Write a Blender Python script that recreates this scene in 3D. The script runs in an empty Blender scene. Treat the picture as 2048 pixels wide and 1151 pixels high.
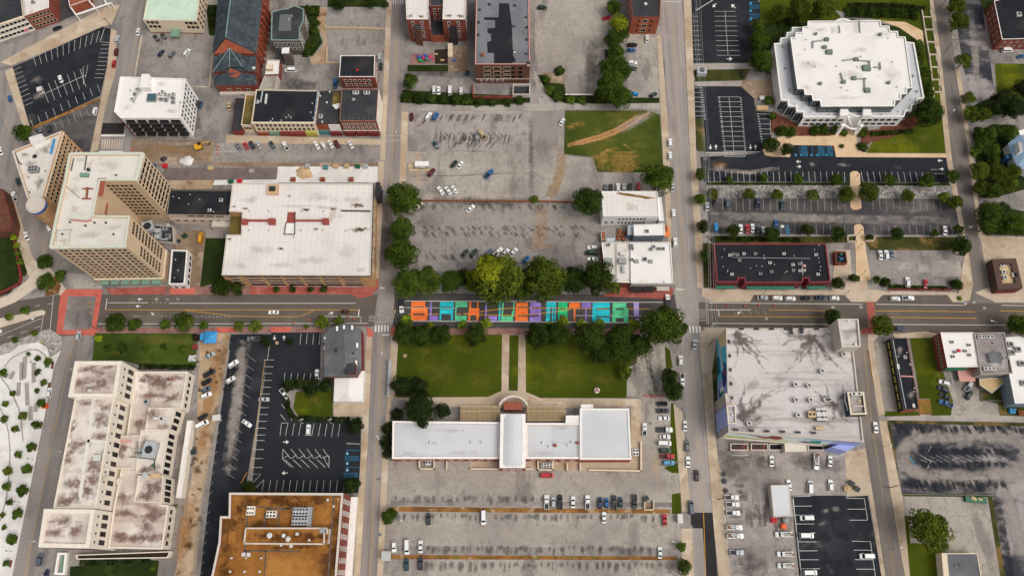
import bpy, math, random
from mathutils import Vector, Matrix
random.seed(7)
R = random.random
U = random.uniform
SC = bpy.context.scene
COL = SC.collection
# ---- camera model: a drone 340 m up, pitched 20 degrees off straight down, 28 mm equivalent lens
CAM_H = 340.0; FPX = 1593.0; PITCH = math.radians(20)
CT, ST = math.cos(PITCH), math.sin(PITCH)
def G(px, py, z=0.0):
    """survey point read off the photograph -> metres on the level z"""
    dx = (px - 1024) / FPX; dy = (575.5 - py) / FPX
    t = (CAM_H - z) / (CT - dy * ST)
    return Vector((dx * t, (dy * CT + ST) * t, z))
def S(r, g, b):
    f = lambda v: (v / 255 / 12.92) if v <= 10 else ((v / 255 + .055) / 1.055) ** 2.4
    return (f(r), f(g), f(b), 1)
# ---------------------------------------------------------------- mesh builder
class MB:
    def __init__(s): s.v = []; s.f = []; s.m = []; s.sf = {}
    def face(s, pts, mi=0):
        n = len(s.v); s.v += [tuple(p) for p in pts]; s.f.append(list(range(n, n + len(pts)))); s.m.append(mi)
    def hexa(s, b, t, mi=0):
        n = len(s.v); s.v += [tuple(p) for p in b] + [tuple(p) for p in t]; k = len(b)
        s.f.append([n + i for i in range(k)][::-1]); s.f.append([n + k + i for i in range(k)])
        for i in range(k):
            j = (i + 1) % k; s.f.append([n + i, n + j, n + k + j, n + k + i])
        s.m += [mi] * (k + 2)
    def sface(s, pts, soft, mi=0):
        n = len(s.v); s.face(pts, mi)
        for i, q in enumerate(soft): s.sf[n + i] = q
    def blot(s, c, rx, ry, rot=0, n=12):
        """soft-edged patch: opaque in the middle, ragged towards the rim"""
        cr, sr = math.cos(rot), math.sin(rot); P = []
        for i in range(n):
            a = 6.2832 * i / n; k = U(.75, 1.2); x, y = rx * k * math.cos(a), ry * k * math.sin(a); P.append((c[0] + x * cr - y * sr, c[1] + x * sr + y * cr, c[2]))
        for i in range(n): s.sface([c, P[i], P[(i + 1) % n]], [1, 0, 0])
    def box(s, x, y, z, sx, sy, sz, rot=0, mi=0, tx=1, ty=1):
        """base-centred box; tx, ty taper the top"""
        c, n = math.cos(rot), math.sin(rot)
        def q(a, b, h): return (x + a * c - b * n, y + a * n + b * c, z + h)
        sx /= 2; sy /= 2
        s.hexa([q(-sx, -sy, 0), q(sx, -sy, 0), q(sx, sy, 0), q(-sx, sy, 0)],
               [q(-sx * tx, -sy * ty, sz), q(sx * tx, -sy * ty, sz), q(sx * tx, sy * ty, sz), q(-sx * tx, sy * ty, sz)], mi)
    def cyl(s, x, y, z, r, h, n=10, r2=None, mi=0):
        r2 = r if r2 is None else r2
        a = [2 * math.pi * i / n for i in range(n)]
        s.hexa([(x + r * math.cos(t), y + r * math.sin(t), z) for t in a], [(x + r2 * math.cos(t), y + r2 * math.sin(t), z + h) for t in a], mi)
    def tube(s, p, q, r, r2=None, n=6, mi=0):
        p = Vector(p); q = Vector(q); d = (q - p)
        if d.length < 1e-6: return
        d.normalize(); r2 = r if r2 is None else r2
        u = d.orthogonal().normalized(); w = d.cross(u)
        a = [2 * math.pi * i / n for i in range(n)]
        s.hexa([p + (u * math.cos(t) + w * math.sin(t)) * r for t in a], [q + (u * math.cos(t) + w * math.sin(t)) * r2 for t in a], mi)
    def prism(s, poly, z0, z1, mi=0, mt=None):
        """poly: 2D points clockwise or counter-clockwise"""
        P = ccw(poly); n = len(P); mt = mi if mt is None else mt
        s.face([(p[0], p[1], z1) for p in P], mt)
        for i in range(n):
            a = P[i]; b = P[(i + 1) % n]
            s.face([(a[0], a[1], z0), (b[0], b[1], z0), (b[0], b[1], z1), (a[0], a[1], z1)], mi)
    def mesh(s, name, mats, off=(0, 0, 0), smooth=False):
        me = bpy.data.meshes.new(name)
        o = Vector(off)
        me.from_pydata([tuple(Vector(p) - o) for p in s.v], [], s.f)
        for m in (mats if isinstance(mats, (list, tuple)) else [mats]): me.materials.append(M[m] if isinstance(m, str) else m)
        me.polygons.foreach_set('material_index', s.m)
        if smooth: me.polygons.foreach_set('use_smooth', [True] * len(s.f))
        if s.sf: me.attributes.new('soft', 'FLOAT', 'POINT').data.foreach_set('value', [s.sf.get(i, 0) for i in range(len(s.v))])
        me.update(); return me
    def build(s, name, mats, parent=None, smooth=False, off=None):
        if off is None: off = parent['_o'] if parent is not None and '_o' in parent else (0, 0, 0)
        return link(name, s.mesh(name, mats, off, smooth), parent)
def area2(P): return sum(P[i][0] * P[(i + 1) % len(P)][1] - P[(i + 1) % len(P)][0] * P[i][1] for i in range(len(P)))
def ccw(P): return list(P) if area2(P) > 0 else list(P)[::-1]
def link(name, me, parent=None, loc=None, rz=None, scale=None):
    o = bpy.data.objects.new(name, me); COL.objects.link(o)
    if parent is not None: o.parent = parent
    if loc is not None: o.location = loc
    if rz is not None: o.rotation_euler = (0, 0, rz)
    if scale is not None: o.scale = scale
    return o
def tag(o, label, cat, group=None):
    o['label'] = label; o['category'] = cat
    if group: o['group'] = group
    return o
def thing(name, label, cat, loc=(0, 0, 0), rz=0, group=None):
    o = link(name, None, None, loc, rz); o.empty_display_size = .5
    return tag(o, label, cat, group)
def inset(P, t):
    """clockwise polygon moved inward by t"""
    n = len(P); out = []
    sg = 1 if area2(P) < 0 else -1
    L = []
    for i in range(n):
        a = Vector(P[i][:2]); b = Vector(P[(i + 1) % n][:2]); d = (b - a).normalized()
        nn = Vector((d.y, -d.x)) * sg
        L.append((a + nn * t, d))
    for i in range(n):
        p, d = L[i - 1]; q, e = L[i]
        cr = d.x * e.y - d.y * e.x
        if abs(cr) < .05: out.append(q)
        else:
            k = ((q - p).x * e.y - (q - p).y * e.x) / cr; out.append(p + d * k)
    return out
# ---------------------------------------------------------------- materials
M = {}
def nt(name, rough=.85, spec=.3):
    m = bpy.data.materials.new(name); m.use_nodes = True; M[name] = m
    t = m.node_tree; b = t.nodes['Principled BSDF']
    b.inputs['Roughness'].default_value = rough; b.inputs['Specular IOR Level'].default_value = spec
    return m, t, b
def node(t, kind, **kw):
    n = t.nodes.new(kind)
    for k, v in kw.items(): setattr(n, k, v)
    return n
def mixc(t, fac, a, b, mode='MIX'):
    n = node(t, 'ShaderNodeMix', data_type='RGBA', blend_type=mode)
    for s, v in ((0, fac), (6, a), (7, b)):
        if hasattr(v, 'default_value') or hasattr(v, 'is_output'): t.links.new(v, n.inputs[s])
        else: n.inputs[s].default_value = v
    return n.outputs[2]
def plain(name, rgb, rough=.6, metal=0, spec=.4, var=.12, sc=.8):
    m, t, b = nt(name, rough, spec); b.inputs['Metallic'].default_value = metal
    tc = node(t, 'ShaderNodeTexCoord'); no = node(t, 'ShaderNodeTexNoise'); no.inputs['Scale'].default_value = sc; no.inputs['Detail'].default_value = 5
    t.links.new(tc.outputs['Object'], no.inputs['Vector'])
    c = S(*rgb); d = tuple(x * (1 - 2 * var) for x in c[:3]) + (1,); e = tuple(min(1, x * (1 + 1.2 * var)) for x in c[:3]) + (1,)
    t.links.new(mixc(t, no.outputs['Fac'], d, e), b.inputs['Base Color']); return m
def gm(name, base, layers=(), fine=.10, finesc=2.5, rough=.92, cracks=None, grid=None, bump=0, spec=.06):
    """ground / roof material. layers: (rgb, scale, lo, hi, (stretch x, y), rot deg, strength[, distortion])"""
    m, t, b = nt(name, rough, spec)
    tc = node(t, 'ShaderNodeTexCoord').outputs['Object']
    col = S(*base)
    for i, L in enumerate(layers):
        rgb, sc, lo, hi, st, rot, k = L[:7]; dist = L[7] if len(L) > 7 else 0
        mp = node(t, 'ShaderNodeMapping'); mp.inputs['Location'].default_value = (i * 37.7, i * 11.3, i * 5.1)
        mp.inputs['Rotation'].default_value = (0, 0, math.radians(rot)); mp.inputs['Scale'].default_value = (st[0], st[1], 1)
        t.links.new(tc, mp.inputs['Vector'])
        no = node(t, 'ShaderNodeTexNoise'); no.inputs['Scale'].default_value = sc; no.inputs['Detail'].default_value = 7; no.inputs['Roughness'].default_value = .6
        no.inputs['Distortion'].default_value = dist
        t.links.new(mp.outputs[0], no.inputs['Vector'])
        mr = node(t, 'ShaderNodeMapRange', interpolation_type='SMOOTHSTEP'); mr.inputs[1].default_value = .5 + (lo - .5) * .62; mr.inputs[2].default_value = .5 + (hi - .5) * .62; mr.inputs[4].default_value = k
        t.links.new(no.outputs['Fac'], mr.inputs[0])
        col = mixc(t, mr.outputs[0], col, S(*rgb))
    if cracks:
        sc, rgb, wd, k = cracks
        nw = node(t, 'ShaderNodeTexNoise'); nw.inputs['Scale'].default_value = .25; nw.inputs['Detail'].default_value = 4
        t.links.new(tc, nw.inputs['Vector'])
        wv = node(t, 'ShaderNodeVectorMath', operation='MULTIPLY_ADD'); wv.inputs[1].default_value = (6, 6, 6)
        t.links.new(nw.outputs['Color'], wv.inputs[0]); t.links.new(tc, wv.inputs[2])
        vo = node(t, 'ShaderNodeTexVoronoi', feature='DISTANCE_TO_EDGE'); vo.inputs['Scale'].default_value = sc
        t.links.new(wv.outputs[0], vo.inputs['Vector'])
        mr = node(t, 'ShaderNodeMapRange'); mr.inputs[1].default_value = 0; mr.inputs[2].default_value = wd * sc; mr.inputs[3].default_value = k; mr.inputs[4].default_value = 0
        t.links.new(vo.outputs['Distance'], mr.inputs[0]); col = mixc(t, mr.outputs[0], col, S(*rgb))
    if grid:
        sx, sy, rot, rgb, k, wd = grid
        mp = node(t, 'ShaderNodeMapping'); mp.inputs['Rotation'].default_value = (0, 0, math.radians(rot)); t.links.new(tc, mp.inputs['Vector'])
        br = node(t, 'ShaderNodeTexBrick'); br.offset = 0; br.inputs['Scale'].default_value = 1; br.inputs['Brick Width'].default_value = sx; br.inputs['Row Height'].default_value = sy
        br.inputs['Mortar Size'].default_value = wd; br.inputs['Mortar Smooth'].default_value = .3
        t.links.new(mp.outputs[0], br.inputs['Vector'])
        mm = node(t, 'ShaderNodeMath', operation='MULTIPLY'); mm.inputs[1].default_value = k; t.links.new(br.outputs['Fac'], mm.inputs[0])
        col = mixc(t, mm.outputs[0], col, S(*rgb))
    nf = node(t, 'ShaderNodeTexNoise'); nf.inputs['Scale'].default_value = finesc; nf.inputs['Detail'].default_value = 6; nf.inputs['Roughness'].default_value = .7
    t.links.new(tc, nf.inputs['Vector'])
    mr = node(t, 'ShaderNodeMapRange'); mr.inputs[1].default_value = .3; mr.inputs[2].default_value = .7; mr.inputs[3].default_value = 1 - 1.6 * fine; mr.inputs[4].default_value = 1 + fine
    t.links.new(nf.outputs['Fac'], mr.inputs[0])
    vm = node(t, 'ShaderNodeVectorMath', operation='SCALE')
    if hasattr(col, 'is_output'): t.links.new(col, vm.inputs[0])
    else: vm.inputs[0].default_value = col[:3]
    t.links.new(mr.outputs[0], vm.inputs['Scale'])
    t.links.new(vm.outputs[0], b.inputs['Base Color'])
    if bump:
        bp = node(t, 'ShaderNodeBump'); bp.inputs['Strength'].default_value = bump; bp.inputs['Distance'].default_value = .3
        t.links.new(nf.outputs['Fac'], bp.inputs['Height']); t.links.new(bp.outputs[0], b.inputs['Normal'])
    return m
I1 = (1, 1)
# asphalt: sun-bleached lots, worn streets, fresh sealcoat
gm('lot_bleached', (168, 160, 150), [((124, 118, 111), .7, .54, .74, (1, .45), 0, .5), ((189, 180, 169), .45, .55, .75, (.5, 1), 0, .5), ((142, 133, 128), .03, .4, .65, I1, 0, .8), ((112, 104, 100), .12, .55, .75, (1, .35), 0, .6), ((182, 172, 162), .05, .55, .8, I1, 0, .5), ((186, 150, 112), .02, .66, .8, (2, .6), 10, .45)], .19, 1.8, cracks=(.035, (116, 108, 104), .22, .7))
gm('lot_streaked', (164, 155, 150), [((121, 114, 111), .7, .54, .74, (1, .45), 0, .5), ((185, 175, 169), .45, .55, .75, (.5, 1), 0, .5), ((128, 120, 116), .05, .45, .7, I1, 0, .6), ((96, 90, 87), .16, .52, .75, (1.3, .28), -28, .45), ((180, 171, 163), .05, .55, .8, I1, 0, .5)], .19, 1.8, cracks=(.03, (120, 112, 108), .2, .6))
gm('lot_grey', (150, 143, 137), [((103, 99, 96), .7, .54, .74, (1, .45), 0, .5), ((158, 151, 148), .45, .55, .75, (.5, 1), 0, .5), ((112, 106, 104), .05, .4, .7, I1, 0, .7), ((92, 86, 84), .2, .56, .75, (1, .4), 0, .5), ((164, 156, 152), .06, .55, .75, I1, 0, .6)], .19, 1.8, cracks=(.05, (100, 94, 92), .18, .55))
gm('lot_slate', (92, 88, 88), [((68, 65, 65), .7, .54, .74, (1, .45), 0, .5), ((103, 99, 99), .45, .55, .75, (.5, 1), 0, .5), ((66, 64, 66), .06, .4, .65, I1, 0, .8), ((128, 120, 116), .05, .52, .75, (.3, 1), 0, .8), ((120, 112, 106), .2, .6, .8, (.4, 1), 0, .5)], .19, 1.8, cracks=(.06, (60, 57, 57), .16, .5))
gm('lot_black', (44, 47, 52), [((58, 60, 64), .04, .5, .75, I1, 0, .8), ((36, 38, 43), .15, .5, .7, I1, 0, .7), ((110, 104, 100), .045, .66, .8, I1, 0, .55)], .14, 1.8)
gm('lot_fresh', (43, 46, 50), [((50, 53, 57), .05, .45, .7, I1, 0, .8), ((38, 41, 46), .3, .55, .75, I1, 0, .5)], .10, 2)
gm('lot_worn_black', (54, 56, 62), [((162, 154, 151), .035, .44, .60, (.45, 1), 0, .95), ((70, 70, 75), .2, .45, .7, (1, .3), -25, .6), ((176, 166, 160), .12, .58, .75, (.5, 1), 0, .5)], .14, 1.5)
gm('road_asphalt', (102, 94, 86), [((98, 90, 82), .04, .4, .65, I1, 0, .8), ((88, 81, 74), .1, .5, .75, (.3, 1), 0, .4), ((124, 115, 106), .06, .55, .8, (1, 1), 0, .5)], .08, 2)
gm('street_ns', (146, 138, 133), [((122, 115, 112), .22, .45, .65, (1, .04), 3, .7), ((160, 151, 143), .05, .5, .75, I1, 0, .5), ((108, 101, 98), .12, .6, .78, (1, .3), 0, .4)], .08, 2)
gm('street_ns_east', (158, 150, 144), [((140, 132, 127), .22, .45, .65, (1, .04), -4, .7), ((170, 160, 152), .05, .5, .75, I1, 0, .5), ((120, 112, 108), .12, .6, .78, (1, .3), 0, .4)], .08, 2)
gm('street_brownish', (122, 114, 108), [((106, 98, 94), .2, .45, .65, (1, .05), -8, .7), ((142, 132, 124), .05, .5, .75, I1, 0, .6)], .09, 2)
gm('road_mural', (84, 80, 78), [((72, 68, 67), .06, .4, .65, I1, 0, .8), ((98, 93, 90), .07, .55, .75, (.3, 1), 0, .5)], .08, 2)
gm('road_patch', (54, 52, 52), [((46, 45, 46), .1, .4, .65, I1, 0, .7)], .08, 2)
# paving
gm('conc_tan', (188, 170, 148), [((172, 148, 122), .07, .45, .7, I1, 0, .8), ((150, 122, 94), .14, .58, .78, I1, 0, .5), ((212, 196, 176), .1, .55, .75, I1, 0, .6)], .08, 2, grid=(3, 3, 0, (150, 128, 106), .35, .06))
gm('conc_ochre', (178, 156, 130), [((162, 128, 92), .09, .42, .66, I1, 0, .8), ((118, 90, 68), .13, .54, .72, I1, 0, .85), ((200, 176, 150), .07, .52, .72, I1, 0, .7)], .12, 1.5, cracks=(.05, (120, 92, 66), .15, .4))
gm('conc_plaza', (196, 178, 158), [((176, 156, 134), .08, .45, .7, I1, 0, .7), ((206, 150, 108), .06, .64, .8, I1, 0, .4)], .08, 2, grid=(1.5, 1.5, 0, (160, 142, 124), .35, .05))
gm('conc_white', (228, 225, 220), [((208, 203, 198), .08, .45, .7, I1, 0, .8), ((186, 178, 170), .2, .6, .8, I1, 0, .4)], .06, 2, grid=(4, 4, 0, (196, 190, 184), .4, .05))
gm('conc_pale', (206, 192, 174), [((188, 170, 150), .08, .45, .7, I1, 0, .7)], .06, 2, grid=(2, 2, 0, (172, 156, 138), .4, .05))
gm('conc_cream', (212, 184, 150), [((200, 168, 132), .1, .45, .7, I1, 0, .7), ((190, 150, 110), .16, .6, .8, I1, 0, .5)], .06, 2, grid=(2.5, 2.5, 0, (190, 152, 114), .4, .05))
gm('conc_grey', (170, 162, 154), [((146, 137, 130), .08, .4, .66, I1, 0, .8), ((120, 111, 104), .2, .55, .75, I1, 0, .5)], .09, 2, grid=(3, 3, 0, (128, 120, 114), .4, .06))
gm('paver_red', (166, 92, 82), [((146, 74, 66), .15, .45, .7, I1, 0, .8), ((182, 122, 108), .3, .55, .75, I1, 0, .6)], .12, 3)
gm('paver_salmon', (196, 106, 92), [((184, 88, 76), .15, .45, .7, I1, 0, .8)], .08, 3)
gm('paver_mauve', (150, 112, 104), [((128, 90, 84), .2, .45, .7, I1, 0, .8), ((172, 136, 124), .3, .55, .75, I1, 0, .6)], .12, 3)
gm('paver_brown', (122, 108, 104), [((108, 94, 90), .2, .45, .7, I1, 0, .8)], .1, 3)
gm('cobble', (172, 166, 158), [((134, 128, 120), .5, .42, .62, I1, 0, .8), ((206, 200, 192), .6, .55, .7, I1, 0, .7)], .14, 3)
# soft ground
gm('grass_park', (76, 84, 18), [((60, 70, 14), .03, .4, .62, I1, 0, .8), ((112, 114, 22), .025, .55, .75, I1, 0, .75), ((58, 74, 24), .5, .5, .66, (1, .04), 2, .35), ((58, 74, 24), .5, .5, .66, (.04, 1), 2, .35)], .16, 3, bump=.3)
gm('grass_lawn', (66, 82, 30), [((52, 66, 26), .05, .4, .64, I1, 0, .8), ((102, 98, 48), .09, .58, .75, (.35, 1), 0, .6), ((80, 100, 34), .08, .5, .7, I1, 0, .5)], .16, 3, bump=.3)
gm('grass_field', (74, 84, 32), [((56, 70, 26), .03, .4, .6, I1, 0, .8), ((104, 100, 44), .035, .56, .76, I1, 0, .55), ((132, 122, 60), .12, .66, .8, (.5, 1), 15, .45)], .18, 2.5, bump=.3)
gm('grass_dark', (46, 58, 24), [((36, 46, 20), .1, .4, .62, I1, 0, .8), ((66, 76, 30), .12, .56, .75, I1, 0, .6)], .2, 2.5, bump=.3)
gm('grass_weedy', (72, 72, 36), [((54, 62, 28), .1, .4, .6, I1, 0, .8), ((132, 104, 62), .1, .52, .7, I1, 0, .8)], .2, 2.5, bump=.3)
gm('dirt', (146, 126, 106), [((124, 102, 82), .08, .4, .64, I1, 0, .8), ((188, 166, 144), .1, .54, .72, I1, 0, .8), ((110, 84, 64), .2, .6, .76, I1, 0, .5)], .14, 2, bump=.3)
gm('dirt_track', (184, 140, 88), [((160, 116, 66), .2, .45, .65, I1, 0, .8), ((120, 104, 52), .15, .55, .72, I1, 0, .6)], .14, 2)
gm('mulch', (112, 70, 54), [((92, 54, 42), .3, .4, .64, I1, 0, .8), ((128, 88, 68), .3, .55, .7, I1, 0, .6)], .14, 3)
gm('soil_dark', (58, 46, 36), [((44, 36, 30), .2, .4, .64, I1, 0, .8)], .16, 3)
gm('median_dry', (150, 106, 58), [((112, 78, 44), .12, .42, .62, I1, 0, .9), ((108, 100, 48), .15, .54, .7, I1, 0, .7), ((190, 168, 142), .3, .62, .75, I1, 0, .6)], .16, 2.5)
gm('sand', (200, 176, 138), [((190, 156, 116), .3, .4, .65, I1, 0, .7)], .08, 3)
def riprap(name, a, b_, sc):
    m, t, b = nt(name, .95)
    tc = node(t, 'ShaderNodeTexCoord').outputs['Object']
    vo = node(t, 'ShaderNodeTexVoronoi'); vo.inputs['Scale'].default_value = sc; t.links.new(tc, vo.inputs['Vector'])
    ve = node(t, 'ShaderNodeTexVoronoi', feature='DISTANCE_TO_EDGE'); ve.inputs['Scale'].default_value = sc; t.links.new(tc, ve.inputs['Vector'])
    bw = node(t, 'ShaderNodeSeparateColor'); t.links.new(vo.outputs['Color'], bw.inputs[0])
    c = mixc(t, bw.outputs[0], S(*a), S(*b_))
    mr = node(t, 'ShaderNodeMapRange'); mr.inputs[2].default_value = .12; mr.inputs[3].default_value = .8; mr.inputs[4].default_value = 0
    t.links.new(ve.outputs['Distance'], mr.inputs[0]); c = mixc(t, mr.outputs[0], c, S(78, 74, 70))
    t.links.new(c, b.inputs['Base Color'])
    bp = node(t, 'ShaderNodeBump'); bp.inputs['Strength'].default_value = .8; bp.inputs['Distance'].default_value = .4
    t.links.new(ve.outputs['Distance'], bp.inputs['Height']); t.links.new(bp.outputs[0], b.inputs['Normal'])
riprap('riprap', (112, 107, 103), (178, 172, 166), .9)
# paint on the ground
for n, c_ in (('paint_white', (222, 220, 214)), ('paint_faded', (186, 180, 174)), ('paint_yellow', (226, 160, 40)), ('paint_worn_yellow', (190, 152, 92)), ('paint_blue', (44, 134, 176)),
              ):
    plain(n, c_, .8, var=.07, sc=.6)
for n, c_ in (('mural_orange', (252, 124, 62)), ('mural_violet', (150, 122, 202)), ('mural_lilac', (184, 164, 222)), ('mural_cyan', (44, 192, 204)), ('mural_green', (94, 202, 146)), ('mural_emerald', (34, 186, 118))):
    gm(n, c_, [(tuple(int(v * .86) for v in c_), .25, .45, .7, I1, 0, .8), (tuple(min(255, int(v * 1.12 + 12)) for v in c_), .3, .5, .75, (.3, 1), 0, .7), ((92, 86, 82), 1.6, .62, .8, (.35, 1), 0, .5)], .1, 3)
# roofs
GR = (2.4, 12, 0, (188, 182, 178), .6, .09)
gm('roof_white', (220, 214, 208), [((208, 202, 196), .05, .45, .7, I1, 0, .8), ((186, 172, 156), .06, .70, .8, I1, 0, .7)], .04, 1.5, grid=GR, rough=.7)
gm('roof_white_clean', (230, 226, 221), [((218, 213, 208), .06, .45, .7, I1, 0, .7), ((200, 186, 172), .09, .7, .8, I1, 0, .4)], .03, 1.5, grid=(3, 30, 0, (222, 218, 216), .4, .06), rough=.7)
gm('roof_cream', (216, 211, 202), [((200, 193, 184), .06, .45, .7, I1, 0, .7), ((190, 170, 146), .12, .64, .78, I1, 0, .6)], .05, 1.5, rough=.7)
gm('roof_grime', (216, 207, 197), [((192, 177, 167), .06, .40, .62, I1, 0, .8), ((140, 106, 98), .06, .52, .78, (.6, 1.3), 15, .6, 1.0), ((228, 218, 208), .06, .54, .76, I1, 0, .8)], .08, 1.2, rough=.85)
gm('roof_stained', (202, 196, 193), [((184, 175, 173), .05, .4, .64, I1, 0, .7), ((128, 114, 110), .06, .54, .72, (.6, 1), 20, .55, 2.0), ((132, 118, 112), .3, .53, .75, (.06, 1), 0, .55)], .07, 1.2, grid=(40, 1.2, 0, (172, 162, 158), .3, .08), rough=.85)
gm('roof_rust', (156, 106, 54), [((134, 88, 42), .05, .4, .62, I1, 0, .9), ((80, 54, 36), .06, .55, .70, I1, 0, .8), ((176, 124, 66), .06, .54, .72, I1, 0, .8)], .16, 1.2, rough=.95)
gm('roof_black', (42, 44, 48), [((34, 36, 40), .08, .4, .65, I1, 0, .8), ((62, 60, 58), .08, .58, .75, I1, 0, .6)], .08, 2, grid=(1.0, 30, 0, (56, 58, 62), .35, .06))
gm('roof_charcoal', (62, 64, 67), [((50, 52, 55), .08, .4, .65, I1, 0, .8), ((88, 86, 84), .1, .58, .75, I1, 0, .5)], .08, 2, grid=(1.0, 30, 0, (74, 76, 79), .35, .06))
gm('roof_greypatch', (120, 122, 126), [((104, 106, 110), .06, .4, .65, I1, 0, .8), ((140, 140, 142), .08, .55, .75, I1, 0, .6)], .06, 2, grid=(1, 9, 0, (136, 138, 140), .5, .05))
gm('roof_slate', (70, 77, 82), [((56, 63, 68), .2, .4, .62, I1, 0, .8), ((92, 102, 108), .5, .56, .72, I1, 0, .7)], .14, 3, grid=(.5, .4, 0, (56, 64, 72), .3, .04))
gm('roof_gunmetal', (104, 106, 108), [((90, 92, 95), .1, .4, .65, I1, 0, .8), ((128, 128, 128), .07, .6, .75, I1, 0, .5)], .06, 2, grid=(.6, 30, 0, (88, 90, 92), .4, .06))
gm('roof_mint', (194, 212, 192), [((182, 202, 182), .08, .4, .65, I1, 0, .8), ((202, 224, 204), .1, .56, .75, I1, 0, .6)], .04, 2, rough=.6)
gm('roof_metal', (202, 203, 205), [((190, 192, 194), .05, .4, .65, I1, 0, .7)], .03, 2, grid=(1.2, 60, 0, (166, 168, 170), .45, .07), rough=.5, spec=.5)
gm('roof_moss', (112, 98, 52), [((82, 74, 44), .12, .4, .64, I1, 0, .8), ((146, 122, 74), .15, .56, .74, I1, 0, .7)], .14, 2)
gm('roof_grey_worn', (146, 138, 136), [((120, 112, 110), .08, .4, .62, I1, 0, .8), ((184, 176, 172), .07, .54, .7, I1, 0, .8)], .1, 1.5)
# walls
def brick(name, a, b_, mortar, rough=.9):
    m, t, b = nt(name, rough)
    tc = node(t, 'ShaderNodeTexCoord').outputs['Object']; sp = node(t, 'ShaderNodeSeparateXYZ'); t.links.new(tc, sp.inputs[0])
    ad = node(t, 'ShaderNodeMath', operation='ADD'); t.links.new(sp.outputs[0], ad.inputs[0]); t.links.new(sp.outputs[1], ad.inputs[1])
    cb = node(t, 'ShaderNodeCombineXYZ'); t.links.new(ad.outputs[0], cb.inputs[0]); t.links.new(sp.outputs[2], cb.inputs[1])
    br = node(t, 'ShaderNodeTexBrick'); br.inputs['Scale'].default_value = 1; br.inputs['Brick Width'].default_value = .5; br.inputs['Row Height'].default_value = .16; br.inputs['Mortar Size'].default_value = .012
    br.inputs['Color1'].default_value = S(*a); br.inputs['Color2'].default_value = S(*b_); br.inputs['Mortar'].default_value = S(*mortar)
    t.links.new(cb.outputs[0], br.inputs['Vector'])
    no = node(t, 'ShaderNodeTexNoise'); no.inputs['Scale'].default_value = .35; no.inputs['Detail'].default_value = 6; t.links.new(tc, no.inputs['Vector'])
    mr = node(t, 'ShaderNodeMapRange'); mr.inputs[1].default_value = .3; mr.inputs[2].default_value = .7; mr.inputs[3].default_value = .72; mr.inputs[4].default_value = 1.15; t.links.new(no.outputs['Fac'], mr.inputs[0])
    vm = node(t, 'ShaderNodeVectorMath', operation='SCALE'); t.links.new(br.outputs['Color'], vm.inputs[0]); t.links.new(mr.outputs[0], vm.inputs['Scale'])
    t.links.new(vm.outputs[0], b.inputs['Base Color'])
brick('brick_red', (140, 62, 44), (120, 50, 38), (150, 110, 96))
brick('brick_crimson', (132, 44, 44), (112, 36, 38), (132, 80, 76))
brick('brick_orange', (160, 78, 50), (142, 66, 42), (160, 118, 96))
brick('brick_brown', (112, 70, 52), (92, 58, 44), (120, 92, 78))
brick('brick_tan', (202, 156, 108), (188, 142, 96), (206, 174, 134))
brick('stone_grey', (104, 94, 88), (84, 76, 72), (120, 110, 102))
brick('brick_buff', (206, 182, 152), (196, 170, 140), (212, 192, 166))
def glassgrid(name, bar=(190, 190, 190)):
    m, t, b = nt(name, .12, .6)
    tc = node(t, 'ShaderNodeTexCoord').outputs['Object']; sp = node(t, 'ShaderNodeSeparateXYZ'); t.links.new(tc, sp.inputs[0])
    ad = node(t, 'ShaderNodeMath', operation='ADD'); t.links.new(sp.outputs[0], ad.inputs[0]); t.links.new(sp.outputs[1], ad.inputs[1])
    cb = node(t, 'ShaderNodeCombineXYZ'); t.links.new(ad.outputs[0], cb.inputs[0]); t.links.new(sp.outputs[2], cb.inputs[1])
    br = node(t, 'ShaderNodeTexBrick'); br.offset = 0; br.inputs['Scale'].default_value = 1; br.inputs['Brick Width'].default_value = 1.5; br.inputs['Row Height'].default_value = 1.3; br.inputs['Mortar Size'].default_value = .07
    br.inputs['Color1'].default_value = S(34, 42, 46); br.inputs['Color2'].default_value = S(44, 54, 58); br.inputs['Mortar'].default_value = S(*bar)
    t.links.new(cb.outputs[0], br.inputs['Vector']); t.links.new(br.outputs['Color'], b.inputs['Base Color'])
glassgrid('curtain_glass', (150, 155, 156))
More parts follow.
